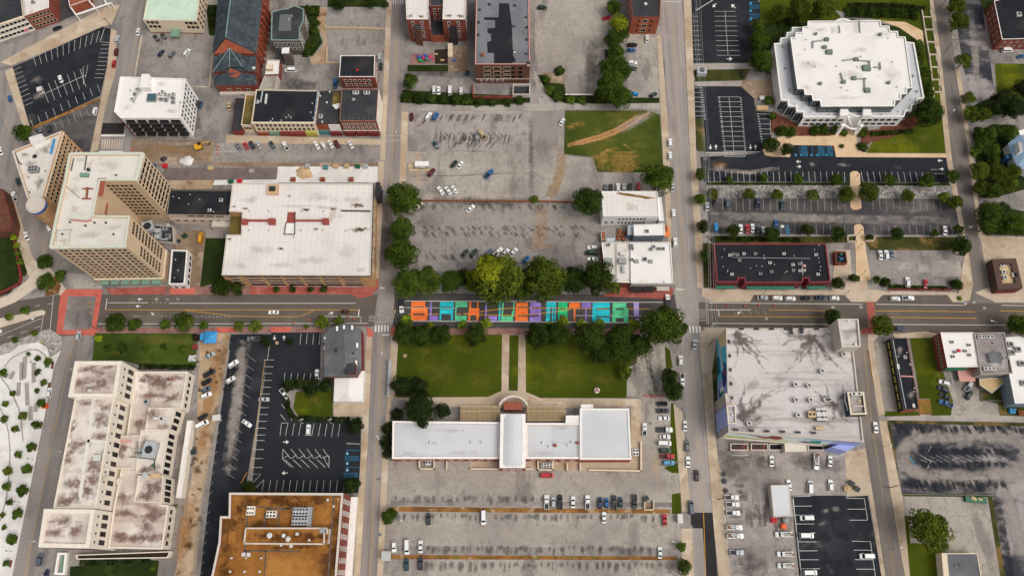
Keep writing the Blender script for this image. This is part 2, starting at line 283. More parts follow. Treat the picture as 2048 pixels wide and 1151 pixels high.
for n, c_, r_ in (('wall_cream', (232, 214, 186), .85), ('wall_ivory', (236, 228, 212), .85), ('wall_limestone', (230, 219, 203), .85), ('wall_white', (236, 233, 230), .8), ('wall_beige', (206, 190, 172), .85), ('wall_buff', (210, 184, 152), .85),
                  ('wall_grey', (172, 164, 156), .85), ('wall_concrete', (196, 186, 174), .9), ('wall_dark_blue', (40, 52, 70), .6), ('wall_steelblue', (126, 144, 158), .5), ('wall_black', (36, 34, 34), .7), ('wall_brownroof', (84, 62, 52), .8), ('trim_white', (240, 236, 230), .6), ('trim_cream', (222, 206, 180), .8),
                  ('trim_crimson', (122, 42, 48), .6), ('trim_stone', (206, 196, 184), .8), ('trim_mint', (204, 208, 190), .7), ('trim_salmon', (206, 150, 140), .8), ('trim_verdigris', (130, 158, 152), .6), ('copper_brown', (150, 82, 62), .7), ('awning_orange', (226, 128, 62), .7), ('awning_red', (132, 54, 48), .7), ('awning_green', (40, 120, 96), .7), ('awning_mint', (116, 150, 130), .7),
                  ('awning_black', (34, 34, 34), .7), ('tarp_blue', (58, 148, 206), .5), ('slate_blue_roof', (138, 164, 186), .7), ('equip_white', (206, 204, 200), .5), ('equip_grey', (150, 152, 150), .5), ('equip_green', (110, 124, 112), .5), ('equip_dark', (46, 46, 48), .5), ('galv', (176, 180, 182), .4),
                  ('orange_plastic', (236, 96, 44), .5), ('red_plastic', (206, 50, 42), .5), ('yellow_machine', (222, 166, 40), .5), ('green_bin', (30, 96, 70), .5), ('blue_bin', (36, 86, 124), .5), ('wood_pole', (104, 86, 70), .9), ('bark', (84, 66, 50), .95), ('lamp_grey', (186, 186, 184), .4), ('pole_green', (44, 74, 64), .5),
                  ('tyre', (24, 24, 25), .8), ('stone_bench', (160, 152, 142), .9), ('sign_white', (236, 236, 232), .6), ('sign_red', (200, 34, 40), .6), ('sign_yellow', (220, 176, 50), .6), ('rust', (140, 82, 50), .9), ('tan_deck', (196, 176, 138), .8), ('pink', (214, 96, 130), .6), ('toy_blue', (44, 96, 190), .5), ('toy_green', (40, 160, 96), .5), ('toy_pink', (214, 60, 120), .5), ('wood_tan', (196, 168, 122), .8),
                  ('awning_yellow', (172, 166, 74), .7), ('awning_teal', (78, 132, 130), .7), ('shop_maroon', (110, 36, 40), .7), ('chain_link', (150, 150, 146), .5), ('plastic_sheet', (216, 214, 210), .4), ('steel_red', (150, 70, 62), .6)):
    plain(n, c_, r_)
plain('glass_dark', (20, 22, 24), .12, spec=.3, var=.2)
plain('glass_car', (14, 17, 21), .1, spec=.35, var=.1)
plain('glass_sky', (70, 98, 102), .08, spec=.7, var=.2)
plain('lamp_red', (150, 24, 22), .3); plain('lamp_clear', (220, 222, 220), .2)
def softm(name, rgb, sc, k, rgb2=None, lo=.05, hi=1.35):
    """stain, wear or painted shade that fades out raggedly at its edge"""
    m, t, b = nt(name, .95, .1); tc = node(t, 'ShaderNodeTexCoord').outputs['Object']
    at = node(t, 'ShaderNodeAttribute', attribute_name='soft'); no = node(t, 'ShaderNodeTexNoise'); no.inputs['Scale'].default_value = sc; no.inputs['Detail'].default_value = 6; no.inputs['Roughness'].default_value = .65
    t.links.new(tc, no.inputs['Vector']); ma = node(t, 'ShaderNodeMath', operation='MULTIPLY_ADD'); ma.inputs[1].default_value = 2.4; ma.inputs[2].default_value = -1.2; t.links.new(no.outputs['Fac'], ma.inputs[0])
    ad = node(t, 'ShaderNodeMath', operation='ADD'); t.links.new(at.outputs['Fac'], ad.inputs[0]); t.links.new(ma.outputs[0], ad.inputs[1])
    mr = node(t, 'ShaderNodeMapRange', interpolation_type='SMOOTHSTEP'); mr.inputs[1].default_value = lo; mr.inputs[2].default_value = hi; mr.inputs[4].default_value = k; t.links.new(ad.outputs[0], mr.inputs[0])
    t.links.new(mixc(t, no.outputs['Fac'], S(*rgb), S(*(rgb2 or rgb))), b.inputs['Base Color']); t.links.new(mr.outputs[0], b.inputs['Alpha'])
softm('soft_dirt', (186, 152, 112), .35, .55, (164, 126, 84)); softm('soft_track', (196, 152, 104), .4, .85, (172, 126, 78), -.15, .9); softm('soft_straw', (176, 142, 74), .5, .85, (140, 116, 60)); softm('soft_black', (48, 50, 55), .4, .85); softm('soft_oil', (78, 72, 67), .45, .55); softm('soft_grey', (96, 90, 86), .3, .6); softm('soft_wear', (176, 166, 158), .25, .85, (150, 141, 135)); softm('soft_light', (190, 180, 170), .3, .5)
softm('soft_grime', (100, 72, 66), .4, .88, (150, 122, 112)); softm('soft_pond', (176, 166, 154), .3, .3, (160, 146, 130)); softm('soft_drain', (104, 93, 88), .45, .7, (140, 130, 125)); softm('soft_leaf', (120, 84, 44), .8, .9, (70, 50, 30)); softm('soft_rust', (84, 52, 30), .4, .75); softm('soft_tyre_shade', (62, 58, 56), .3, .5); softm('soft_ochre', (196, 150, 98), .3, .7, (150, 106, 62)); softm('soft_dry', (132, 124, 52), .4, .35)
def paint():
    m, t, b = nt('car_paint', .25, .5)
    oi = node(t, 'ShaderNodeObjectInfo'); t.links.new(oi.outputs['Color'], b.inputs['Base Color'])
    b.inputs['Coat Weight'].default_value = .6; b.inputs['Coat Roughness'].default_value = .08
paint()
def leaf():
    m, t, b = nt('leaf', .7, .08)
    oi = node(t, 'ShaderNodeObjectInfo'); at = node(t, 'ShaderNodeAttribute', attribute_name='tone')
    mr = node(t, 'ShaderNodeMapRange'); mr.inputs[3].default_value = .3; mr.inputs[4].default_value = 1.85; t.links.new(at.outputs['Fac'], mr.inputs[0])
    vm = node(t, 'ShaderNodeVectorMath', operation='SCALE'); t.links.new(oi.outputs['Color'], vm.inputs[0]); t.links.new(mr.outputs[0], vm.inputs['Scale'])
    hs = node(t, 'ShaderNodeHueSaturation'); mh = node(t, 'ShaderNodeMapRange'); mh.inputs[3].default_value = .507; mh.inputs[4].default_value = .475; t.links.new(at.outputs['Fac'], mh.inputs[0])
    t.links.new(mh.outputs[0], hs.inputs['Hue']); t.links.new(vm.outputs[0], hs.inputs['Color'])
    t.links.new(hs.outputs[0], b.inputs['Base Color'])
    tr = node(t, 'ShaderNodeBsdfTranslucent'); t.links.new(hs.outputs[0], tr.inputs['Color'])
    mx = node(t, 'ShaderNodeMixShader'); mx.inputs[0].default_value = .25
    t.links.new(b.outputs[0], mx.inputs[1]); t.links.new(tr.outputs[0], mx.inputs[2])
    t.links.new(mx.outputs[0], t.nodes['Material Output'].inputs['Surface'])
leaf()
# ================================================================= GROUND
def P2(pts,z=0):return[G(x,y,z)for x,y in pts]
def st(o):o['kind']='structure';return o
ZC={}
def zoff(z):ZC[z]=ZC.get(z,-1)+1;return z+.00012*ZC[z]
def sheet(name,mat,z,*polys):
 b=MB()
 for p in polys:zz=zoff(z);b.face(ccw([G(x,y,zz)for x,y in p]))
 return st(b.build(name,mat))
def slab(name,mat,h,*polys):
 b=MB()
 for p in polys:hh=zoff(h);b.prism([G(x,y,hh)for x,y in p],0,hh)
 return st(b.build(name,mat))
b=MB();b.face([(-1500,-1200,0),(1500,-1200,0),(1500,1800,0),(-1500,1800,0)]);st(b.build('ground','lot_grey'))
def strip(b,pts,w,z,mi=0):
 Q=[G(x,y,z)for x,y in pts];n=len(Q)
 L,Rr=[],[]
 for i in range(n):
  d=(Q[min(i+1,n-1)]-Q[max(i-1,0)]);d.z=0;d.normalize();o=Vector((-d.y,d.x,0))*w/2
  L.append(Q[i]+o);Rr.append(Q[i]-o)
 for i in range(n-1):b.face([Rr[i],Rr[i+1],L[i+1],L[i]],mi)
strip_=strip
# ---- streets
sheet('road','road_asphalt',.05,[(205,588),(757,589),(757,653),(700,652),(205,652),(190,670),(120,672),(96,660),(-40,712),(-40,612),(122,588)],[(1392,604),(1500,604),(1508,590),(1688,590),(1702,604),(1752,604),(1764,590),(1895,590),(1908,605),(2090,607),(2090,668),(1790,665),(1735,664),(1700,656),(1398,653)])
sheet('road','road_mural',.05,[(757,580),(757,656),(1360,656),(1360,588),(1205,588),(790,586)])
sheet('road','street_ns',.053,[(785,-40),(811,-40),(810,0),(802,320),(795,450),(790,590),(784,655),(781,671),(773,810),(763,914),(752,1170),(719,1170),(737,880),(745,671),(755,590),(762,450),(770,320),(785,0)])
sheet('road','street_ns_east',.053,[(1322,-30),(1364,-30),(1364,0),(1379,320),(1390,506),(1397,590),(1398,660),(1404,740),(1427,1060),(1437,1170),(1387,1170),(1379,990),(1367,740),(1360,660),(1349,588),(1345,506),(1339,283),(1322,0)])
sheet('road','street_brownish',.053,[(1862,-30),(1893,-30),(1911,139),(1936,306),(1956,475),(1964,516),(1978,575),(1988,606),(1938,606),(1945,569),(1939,522),(1921,419),(1903,320),(1881,111)],[(1700,655),(1736,663),(1734,697),(1755,830),(1796,1081),(1812,1170),(1774,1170),(1730,886),(1700,700)])
sheet('road','street_ns',.056,[(125,672),(188,668),(183,673),(72,1170),(18,1170),(83,860),(107,729)])
sheet('road','street_ns',.056,[(252,-20),(294,-20),(292,0),(271,150),(250,278),(247,310),(195,310),(208,222),(231,139),(250,28)],[(-20,140),(8,142),(11,156),(42,245),(64,430),(108,470),(126,525),(140,575),(200,582),(125,592),(100,570),(64,507),(28,390),(0,321),(-30,240)],[(-20,104),(122,47),(236,0),(252,-20),(300,-20),(250,30),(206,53),(22,130),(-20,140)])
sheet('road_patch','road_patch',.06,[(1381,1024),(1425,1024),(1437,1170),(1413,1170),(1405,1056),(1386,1055),(1382,1047)])
sheet('road_patch','road_patch',.064,[(204,246),(250,246),(247,268),(201,268)])
# ---- parking lots
sheet('parking_lot','lot_bleached',.03,[(800,222),(1128,222),(1128,312),(1190,316),(1204,400),(1110,402),(835,402),(800,396)],[(1188,345),(1300,345),(1300,386),(1200,386)])
sheet('parking_lot','lot_streaked',.043,[(815,228),(1050,228),(1052,305),(815,303)])
sheet('parking_lot','lot_bleached',.03,[(1070,-20),(1215,-20),(1216,192),(1130,192),(1070,140)],[(1255,68),(1318,68),(1318,195),(1255,195)])
sheet('parking_lot','lot_grey',.03,[(790,405),(1204,405),(1204,530),(1130,590),(790,590)])
sheet('parking_lot','lot_grey',.03,[(275,65),(430,68),(426,180),(272,158)],[(400,190),(490,190),(465,272),(388,275)],[(655,12),(775,12),(770,130),(655,128)],[(560,130),(690,128),(690,185),(560,185)])
sheet('parking_lot','lot_grey',.037,[(836,143),(940,143),(940,192),(836,195)],[(425,282),(768,284),(766,324),(425,325)])
sheet('parking_lot','lot_black',.03,[(22,136),(204,54),(222,58),(214,131),(200,192),(60,258),(22,136)])
sheet('parking_lot','lot_slate',.03,[(62,258),(204,198),(180,305),(120,300)])
sheet('parking_lot','lot_slate',.037,[(22,-20),(140,-20),(152,30),(121,43)])
sheet('parking_lot','lot_fresh',.03,[(1380,-20),(1500,-20),(1530,20),(1500,126),(1384,126)])
sheet('parking_lot','lot_black',.03,[(1388,172),(1482,173),(1508,195),(1510,222),(1545,224),(1540,308),(1412,304),(1392,300)])
sheet('driveway','lot_black',.037,[(1578,289),(1672,290),(1676,314),(1576,314)],[(1400,314),(1545,306),(1545,314),(1896,314),(1898,366),(1408,364)])
sheet('parking_lot','lot_slate',.03,[(1412,396),(1912,398),(1918,470),(1418,468)])
sheet('parking_lot','lot_grey',.03,[(1738,500),(1920,502),(1935,555),(1905,580),(1785,580),(1738,545)])
sheet('parking_patch','conc_grey',.040,[(1778,524),(1820,524),(1822,538),(1780,540)],[(1862,520),(1920,522),(1926,552),(1864,553)],[(1838,528),(1859,528),(1860,544),(1838,544)])
sheet('parking_lot','lot_black',.03,[(440,668),(545,668),(520,800),(490,985),(420,1170),(398,1170),(420,975),(440,830),(460,700)])
sheet('parking_lot','lot_fresh',.040,[(543,662),(642,664),(640,755),(600,762),(575,785),(582,840),(722,842),(720,985),(490,985),(505,960),(520,820)])
sheet('parking_lot','conc_ochre',.03,[(400,664),(462,666),(450,742),(405,1000),(388,1170),(345,1170),(360,1100),(392,900)])
sheet('parking_lot','lot_bleached',.03,[(775,920),(1365,925),(1366,1012),(1355,1030),(1385,1170),(755,1170)],[(1274,700),(1330,690),(1348,805),(1342,930),(1280,930),(1282,795),(1254,790),(1255,730)])
sheet('parking_lot','lot_grey',.037,[(782,1000),(1370,1004),(1366,1013),(782,1010)],[(778,1090),(1362,1096),(1362,1112),(778,1107)])
sheet('parking_lot','lot_streaked',.03,[(1437,892),(1700,900),(1695,990),(1590,990),(1600,1170),(1458,1170),(1440,960)])
sheet('parking_lot','lot_black',.040,[(1582,990),(1735,990),(1766,1170),(1600,1170)])
sheet('parking_lot','lot_worn_black',.03,[(1776,842),(2090,848),(2090,1170),(2010,1170),(1985,995),(1798,988)])
sheet('parking_lot','lot_bleached',.037,[(1803,992),(1975,992),(2005,1170),(1820,1170)])
sheet('parking_lot','lot_bleached',.03,[(1745,685),(1785,690),(1805,822),(1768,822)],[(1908,755),(1955,752),(1960,800),(2060,808),(2060,835),(1770,832),(1870,824)])
sheet('parking_lot','lot_worn_black',.03,[(1912,-20),(1960,-20),(1990,190),(1975,215),(1940,210),(1915,60)])
sheet('driveway','lot_grey',.037,[(1945,245),(1990,228),(2060,226),(2060,262),(2030,238),(1985,246),(1955,262)],[(1955,395),(2060,375),(2060,422),(2000,420),(1960,410)])
sheet('alley','conc_grey',.040,[(800,207),(960,212),(1130,206),(1200,208),(1322,206),(1324,218),(1205,216),(1090,222),(960,222),(800,221)],[(1775,824),(2060,830),(2060,843),(1775,839)])
sheet('service_lane','conc_grey',.046,[(1040,228),(1062,222),(1068,400),(1052,400)],[(1066,140),(1100,160),(1118,210),(1080,212)])
# ---- pavements
slab('sidewalk','conc_tan',.14,[(803,222),(817,225),(810,392),(798,392)],[(774,-20),(785,-20),(770,320),(760,320),(766,180)],[(757,322),(769,322),(757,575),(746,575)],[(1314,70),(1322,70),(1339,283),(1344,506),(1347,572),(1343,572),(1330,400),(1321,217)],[(1366,-20),(1382,-20),(1393,320),(1405,480),(1406,575),(1395,575),(1391,506),(1380,320)],[(1404,740),(1424,740),(1432,885),(1448,990),(1462,1170),(1440,1170),(1428,1060)],[(1347,807),(1365,823),(1379,990),(1382,1022),(1364,1022),(1358,946)],[(1362,1056),(1385,1056),(1388,1170),(1366,1170)],[(733,671),(744,671),(736,880),(719,1170),(707,1170),(725,842)],[(782,671),(797,668),(790,790),(782,800),(775,950),(765,1170),(753,1170),(764,914),(774,810)],[(1857,-20),(1864,-20),(1882,111),(1904,320),(1922,419),(1940,522),(1946,569),(1940,600),(1915,600),(1930,500),(1912,420),(1893,320),(1872,111)],[(1911,139),(1920,139),(1945,306),(1965,475),(1957,475),(1937,306)],[(1735,684),(1746,682),(1770,828),(1757,830)],[(1758,841),(1773,841),(1805,992),(1822,1170),(1814,1170),(1797,1081)],[(1712,900),(1731,895),(1774,1170),(1766,1170),(1737,990),(1700,985)],[(9,142),(25,135),(60,255),(55,262),(43,245)],[(0,125),(22,131),(206,53),(222,50),(240,10),(215,12),(122,60)],[(222,58),(233,62),(232,139),(209,222),(196,300),(180,305),(203,192),(215,131)],[(452,270),(770,278),(768,290),(452,286)],[(1785,668),(1850,662),(1880,668),(1880,674),(1790,676)],[(-20,380),(27,392),(63,508),(98,568),(60,560),(30,470),(-20,440)])
slab('sidewalk','conc_plaza',.145,[(1404,576),(1425,578),(1660,580),(1740,578),(1780,582),(1910,584),(1936,600),(1906,604),(1894,589),(1765,589),(1753,603),(1703,603),(1689,589),(1508,589),(1500,603),(1425,603),(1404,592)],[(1399,668),(1412,655),(1455,655),(1452,672),(1432,690),(1424,742),(1404,742)],[(1950,585),(1975,575),(2090,580),(2090,604),(1992,604)],[(1670,500),(1700,500),(1704,552),(1735,560),(1735,580),(1664,580)],[(1760,668),(1735,668),(1736,682),(1748,682)])
slab('driveway_apron','conc_tan',.1,[(1960,470),(2060,475),(2060,584),(1985,572),(1968,520)],[(1690,900),(1712,900),(1738,990),(1694,992)],[(667,802),(728,802),(726,832),(667,834)])
slab('sidewalk','paver_red',.14,[(213,577),(330,572),(330,588),(222,589)],[(500,572),(740,574),(745,560),(757,556),(757,575),(742,592),(716,596),(702,588),(500,588)],[(1274,566),(1340,570),(1348,580),(1340,598),(1205,592),(1225,580)])
slab('sidewalk','paver_mauve',.142,[(330,573),(499,573),(499,588),(330,589)],[(190,655),(650,654),(650,664),(188,666)],[(782,656),(1290,657),(1290,668),(795,669)])
slab('sidewalk','paver_salmon',.15,[(432,654),(475,654),(472,664),(430,664)],[(541,653),(583,653),(580,663),(543,663)],[(340,575),(390,575),(390,588),(340,588)],[(733,652),(746,660),(747,672),(735,674)],[(782,656),(793,650),(795,668),(781,672)],[(180,655),(200,655),(188,668),(178,668)])
sheet('crosswalk','paver_salmon',.062,[(122,578),(205,578),(190,670),(112,668)])
sheet('intersection','lot_grey',.068,[(136,592),(192,592),(182,658),(126,660)])
sheet('crosswalk','paver_red',.062,[(1733,603),(1748,603),(1752,641),(1757,666),(1722,668),(1724,656),(1737,655)])
slab('sidewalk','conc_grey',.1,[(132,546),(200,548),(205,577),(140,577)])
slab('plaza','conc_white',.16,[(-30,712),(60,692),(92,690),(100,715),(122,700),(107,735),(83,862),(20,1170),(-40,1170)])
slab('plaza','cobble',.165,[(-30,700),(98,657),(122,672),(124,690),(104,712),(95,692),(60,690),(-30,722)])
slab('walkway','conc_white',.175,[(-20,760),(10,726),(40,700),(75,692),(92,700),(94,694),(76,684),(38,690),(6,716),(-20,744)],[(-20,850),(12,850),(20,930),(12,1000),(-2,1040),(-20,1050)])
b=MB()
for q in([(-20,735),(0,751),(15,771),(27,793),(37,815),(42,837),(46,881)],[(-20,790),(0,815),(10,837),(17,864),(20,900),(18,950),(12,1000),(0,1040),(-20,1060)],[(10,732),(22,716),(40,706),(60,698),(78,700),(90,710),(92,718)]):strip_(b,q,.5,.3)
st(b.build('plaza_kerb','conc_grey'))
slab('walkway','conc_pale',.15,[(-20,604),(18,590),(54,560),(72,538),(62,520),(88,520),(108,545),(132,578),(120,590),(92,565),(70,576),(30,604),(-20,624)])
slab('median','conc_pale',.16,[(-30,642),(84,619),(91,622),(90,628),(-30,664)])
slab('planting_bed','median_dry',.17,[(95,565),(110,552),(122,570),(118,586),(90,592)])
slab('planting_bed','grass_dark',.12,[(-20,462),(24,466),(40,560),(20,585),(-20,600)],[(28,450),(60,530),(50,552),(40,550)])
# ---- lawns and planting
slab('lawn','grass_park',.12,[(795,668),(1004,668),(1003,781),(976,793),(790,793)],[(1019,670),(1037,670),(1035,780),(1018,780)],[(1051,668),(1274,668),(1274,725),(1254,735),(1253,795),(1080,795),(1052,783)])
slab('walkway','conc_tan',.13,[(1004,668),(1019,668),(1017,781),(1036,781),(1037,668),(1051,668),(1052,783),(1080,795),(1282,797),(1282,925),(1262,925),(1262,812),(1160,815),(1052,815),(1000,815),(870,812),(785,795),(976,793),(1003,781)])
slab('walkway','conc_tan',.12,[(940,918),(1280,920),(1282,942),(940,938)])
slab('lawn','grass_lawn',.12,[(190,666),(394,666),(392,735),(290,732),(244,720),(184,720)])
slab('lawn','grass_dark',.12,[(140,1132),(300,1118),(318,1120),(312,1170),(138,1170)],[(411,476),(452,476),(445,560),(400,575)])
slab('lawn','grass_park',.12,[(592,783),(664,778),(666,832),(600,836),(586,815)])
slab('lawn','grass_field',.12,[(1130,221),(1300,221),(1320,230),(1326,330),(1300,345),(1195,343),(1186,314),(1128,308)])
slab('lawn','grass_park',.12,[(1734,303),(1762,258),(1830,262),(1892,250),(1896,306),(1734,306)],[(1820,262),(1858,200),(1880,205),(1895,300)],[(1520,0),(1860,-20),(1864,40),(1870,110),(1890,240),(1860,250),(1840,60),(1670,20),(1690,45),(1520,46)])
slab('planting_bed','grass_dark',.11,[(1512,40),(1690,36),(1840,60),(1855,130),(1866,230),(1845,250),(1560,160),(1500,125)],[(1960,0),(1992,0),(2010,90),(1994,100)],[(1940,215),(1990,190),(2060,180),(2060,228),(1990,230),(1944,244)],[(1945,268),(1985,248),(2012,250),(2030,262),(2000,330),(1960,340)],[(1950,310),(2060,330),(2060,376),(1985,396),(1960,395)],[(1965,405),(2060,425),(2060,472),(1972,468)])
slab('lawn','grass_park',.125,[(1990,127),(2060,128),(2060,190),(1994,186)])
slab('planting_bed','mulch',.13,[(1545,222),(1595,248),(1640,262),(1700,262),(1710,300),(1672,308),(1660,286),(1560,272),(1542,262)],[(1722,262),(1760,258),(1770,240),(1840,232),(1822,264),(1740,285),(1722,300)])
slab('walkway','conc_cream',.135,[(1524,300),(1560,272),(1660,272),(1692,262),(1712,262),(1716,300),(1736,306),(1896,307),(1898,315),(1672,314),(1668,291),(1586,290),(1580,314),(1545,313),(1530,310)],[(1762,42),(1810,44),(1846,62),(1848,90),(1800,56)])
slab('walkway','conc_cream',.15,[(1700,346),(1706,342),(1714,342),(1720,348),(1723,416),(1716,419),(1706,419),(1701,414)],[(1708,452),(1713,448),(1722,448),(1727,454),(1732,500),(1742,560),(1712,560),(1711,500)])
slab('embankment','riprap',.12,[(1408,370),(1902,371),(1910,396),(1416,395)])
slab('verge','grass_dark',.125,[(1412,364),(1898,366),(1902,371),(1410,370)])
slab('verge','grass_weedy',.12,[(1412,472),(1912,474),(1926,500),(1740,500),(1730,482),(1700,484),(1650,486),(1425,486)])
slab('verge','grass_weedy',.12,[(1406,486),(1425,486),(1432,575),(1408,575)])
slab('verge','conc_grey',.11,[(1386,128),(1500,126),(1502,138),(1388,140)],[(1390,164),(1484,162),(1482,172),(1390,173)])
slab('planting_bed','grass_weedy',.11,[(1388,140),(1500,138),(1490,160),(1390,163)])
slab('bare_earth','dirt',.11,[(1484,162),(1550,160),(1552,195),(1510,198),(1482,173)])
slab('verge','grass_weedy',.11,[(1388,238),(1408,236),(1412,302),(1396,302)])
slab('verge','grass_park',.12,[(1342,805),(1347,805),(1357,945),(1344,945),(1328,935),(1340,930)],[(1344,987),(1361,985),(1363,1026),(1344,1026)],[(1330,692),(1340,700),(1345,735),(1332,735)])
slab('verge','median_dry',.12,[(780,1012),(1340,1018),(1340,1026),(780,1022)],[(778,1108),(1355,1112),(1355,1119),(778,1117)])
slab('verge','grass_weedy',.11,[(1418,692),(1446,672),(1450,800),(1426,812),(1424,740)])
slab('lawn','grass_park',.12,[(1820,676),(1868,675),(1878,720),(1906,800),(1902,830),(1862,830),(1858,796),(1840,796)],[(1806,1030),(1816,1030),(1830,1170),(1820,1170)],[(1812,1085),(1882,1085),(1890,1170),(1825,1170)],[(1768,822),(1840,822),(1840,830),(1770,832)])
slab('lawn','grass_weedy',.12,[(1958,780),(2000,770),(2050,800),(2050,832),(2000,830),(1996,806),(1960,800)],[(1800,985),(1980,988),(1980,993),(1800,991)],[(1776,840),(2060,845),(2060,852),(1776,845)],[(1773,845),(1781,845),(1804,992),(1796,992)],[(1976,992),(1984,992),(2014,1170),(2004,1170)])
slab('bare_earth','median_dry',.13,[(1836,798),(1860,798),(1864,828),(1838,828)],[(1734,700),(1744,698),(1762,800),(1754,806)])
slab('grass_bank','grass_dark',.12,[(805,180),(950,188),(1060,192),(1060,205),(960,212),(800,205)],[(1075,150),(1125,148),(1132,190),(1216,192),(1256,195),(1318,196),(1318,206),(1200,207),(1130,206),(1100,195)],[(815,130),(900,130),(900,143),(815,143)])
slab('bare_earth','dirt',.125,[(898,95),(935,92),(936,143),(896,143)],[(1086,145),(1130,148),(1128,168),(1098,165)])
slab('grass_bank','grass_dark',.12,[(600,12),(640,12),(632,45),(645,85),(625,112),(605,110)],[(412,10),(440,10),(430,72),(418,70)],[(655,-10),(775,-10),(775,14),(655,14)])
slab('walkway','conc_ochre',.125,[(640,15),(655,15),(650,50),(656,90),(655,128),(622,130),(620,116),(642,100),(648,80),(634,45)])
slab('bare_earth','dirt',.1,[(262,278),(430,280),(425,326),(300,332),(262,322)],[(388,460),(412,462),(398,575),(362,575),(345,500),(350,470)])
slab('sidewalk','paver_brown',.12,[(330,336),(556,335),(552,358),(318,360)])
slab('sidewalk','conc_white',.13,[(556,333),(755,333),(755,365),(552,365)],[(430,360),(556,359),(556,368),(425,370)])
slab('sidewalk','paver_salmon',.125,[(340,361),(341,360),(341,361)])
slab('sidewalk','conc_ochre',.125,[(340,361),(428,360),(424,378),(340,378)])
slab('verge','median_dry',.12,[(62,254),(203,193),(203,199),(62,260)])
slab('planting_bed','mulch',.2,*[[(x-1,y-6),(x+4,y-6),(x+1,y+8),(x-4,y+8)]for x,y in((105,729),(98,770),(82,848),(71,893),(62,937),(53,980),(43,1026),(32,1078),(21,1125))])
slab('sidewalk','dirt',.135,[(425,325),(766,326),(766,332),(425,333)])
def softstrip(b,pts,w,z):
 Q=[G(x,y,z)for x,y in pts];n=len(Q);rows=[]
 for i in range(n):
  d=(Q[min(i+1,n-1)]-Q[max(i-1,0)]);d.z=0;d.normalize();o=Vector((-d.y,d.x,0))*w/2;e=.45 if i in(0,n-1)else 1
  rows.append([(Q[i]+o*k,s_*e)for k,s_ in((-1,0),(-.5,.9),(0,1),(.5,.9),(1,0))])
 for r,t in zip(rows,rows[1:]):
  for a in range(4):b.sface([r[a][0],t[a][0],t[a+1][0],r[a+1][0]][::-1],[r[a][1],t[a][1],t[a+1][1],r[a+1][1]][::-1])
def softs(name,mat,z,strips=(),blots=()):
 b=MB()
 for pts,w in strips:softstrip(b,pts,w,z+.0004*len(b.f)/8)
 for x,y,rx,ry,rot in blots:c=G(x,y,z+.00002*len(b.f));b.blot(c,rx,ry,math.radians(rot))
 return st(b.build(name,mat))
softs('dirt_track','soft_track',.135,[([(1135,292),(1170,285),(1205,276),(1235,264),(1265,247),(1285,233),(1300,224)],2.2),([(1136,289),(1165,281),(1200,271),(1230,259),(1255,244),(1275,231)],1.8)])
softs('dirt_track','soft_light',.142,[([(1235,262),(1262,249),(1285,235),(1308,220)],6)])
softs('straw_rows','soft_straw',.132,[([(1218+U(-5,5)-k,302+k*3.2),(1238,304.5+k*3.2),(1262,304+k*3.2),(1282+U(-9,8),299+k*3)],1.1)for k in range(13)]+[([(1196,320),(1204,308),(1216,300),(1240,296)],3),([(1202,338),(1206,322),(1214,312)],5),([(1242,286),(1250,290),(1262,298)],1.4)],[(1155,248,6,2.5,5),(1142,254,4,2,0),(1210,310,5,4,0),(1196,316,4,4,0)])
softs('dirt_trail','soft_dirt',.05,[([(1122,295),(1123,320),(1121,340),(1114,365),(1104,385),(1098,398)],6.5),([(1080,407),(1082,440),(1080,475),(1070,505)],8)],[(1088,492,7,2.5,0),(840,250,3,1.5,0),(848,360,3,1.5,0),(1130,438,2.5,2,0)])
softs('wet_stain','soft_tyre_shade',.05,[([(1296,732),(1303,745),(1309,765),(1313,785),(1316,792)],2.6),([(1296,781),(1301,790),(1304,796)],2)])
rs_=random.Random(3)
def streaks(x0,x1,y,n,dx,dy,w,j=3):
 out=[];r=rs_.random
 for i in range(n):
  x=x0+(x1-x0)*(i+r())/n;yy=y+(r()-.5)*j;k=.7+.7*r()
  out.append(([(x,yy),(x+dx*.5*k+(r()-.5)*2,yy+dy*.5*k),(x+dx*k,yy+dy*k)],w*(.6+.8*r())))
 return out
softs('oil_stain_and_shade','soft_oil',.056,streaks(830,1045,228,26,-8,15,1.3)+streaks(870,1020,266,34,-4,20,1.0,8)+streaks(880,1000,278,14,-12,16,1.1,10)+streaks(878,1000,262,12,13,16,.9,8))
softs('oil_stain_and_shade','soft_grey',.058,streaks(785,1085,990,26,0,14,2.2)+streaks(785,1320,1026,46,0,13,2.0)+streaks(850,1310,1090,42,0,14,2.0)+streaks(850,1350,1122,42,0,16,2.0)+streaks(838,1170,452,24,10,8,1.6)+streaks(834,1160,462,24,8,12,1.8)+streaks(840,1170,408,26,7,10,1.8)+streaks(845,960,508,12,8,12,1.6)+streaks(1265,1310,700,3,4,40,2)+streaks(1460,1480,1000,8,18,1,2,90)+streaks(1490,1570,1010,16,2,40,2.4,50))
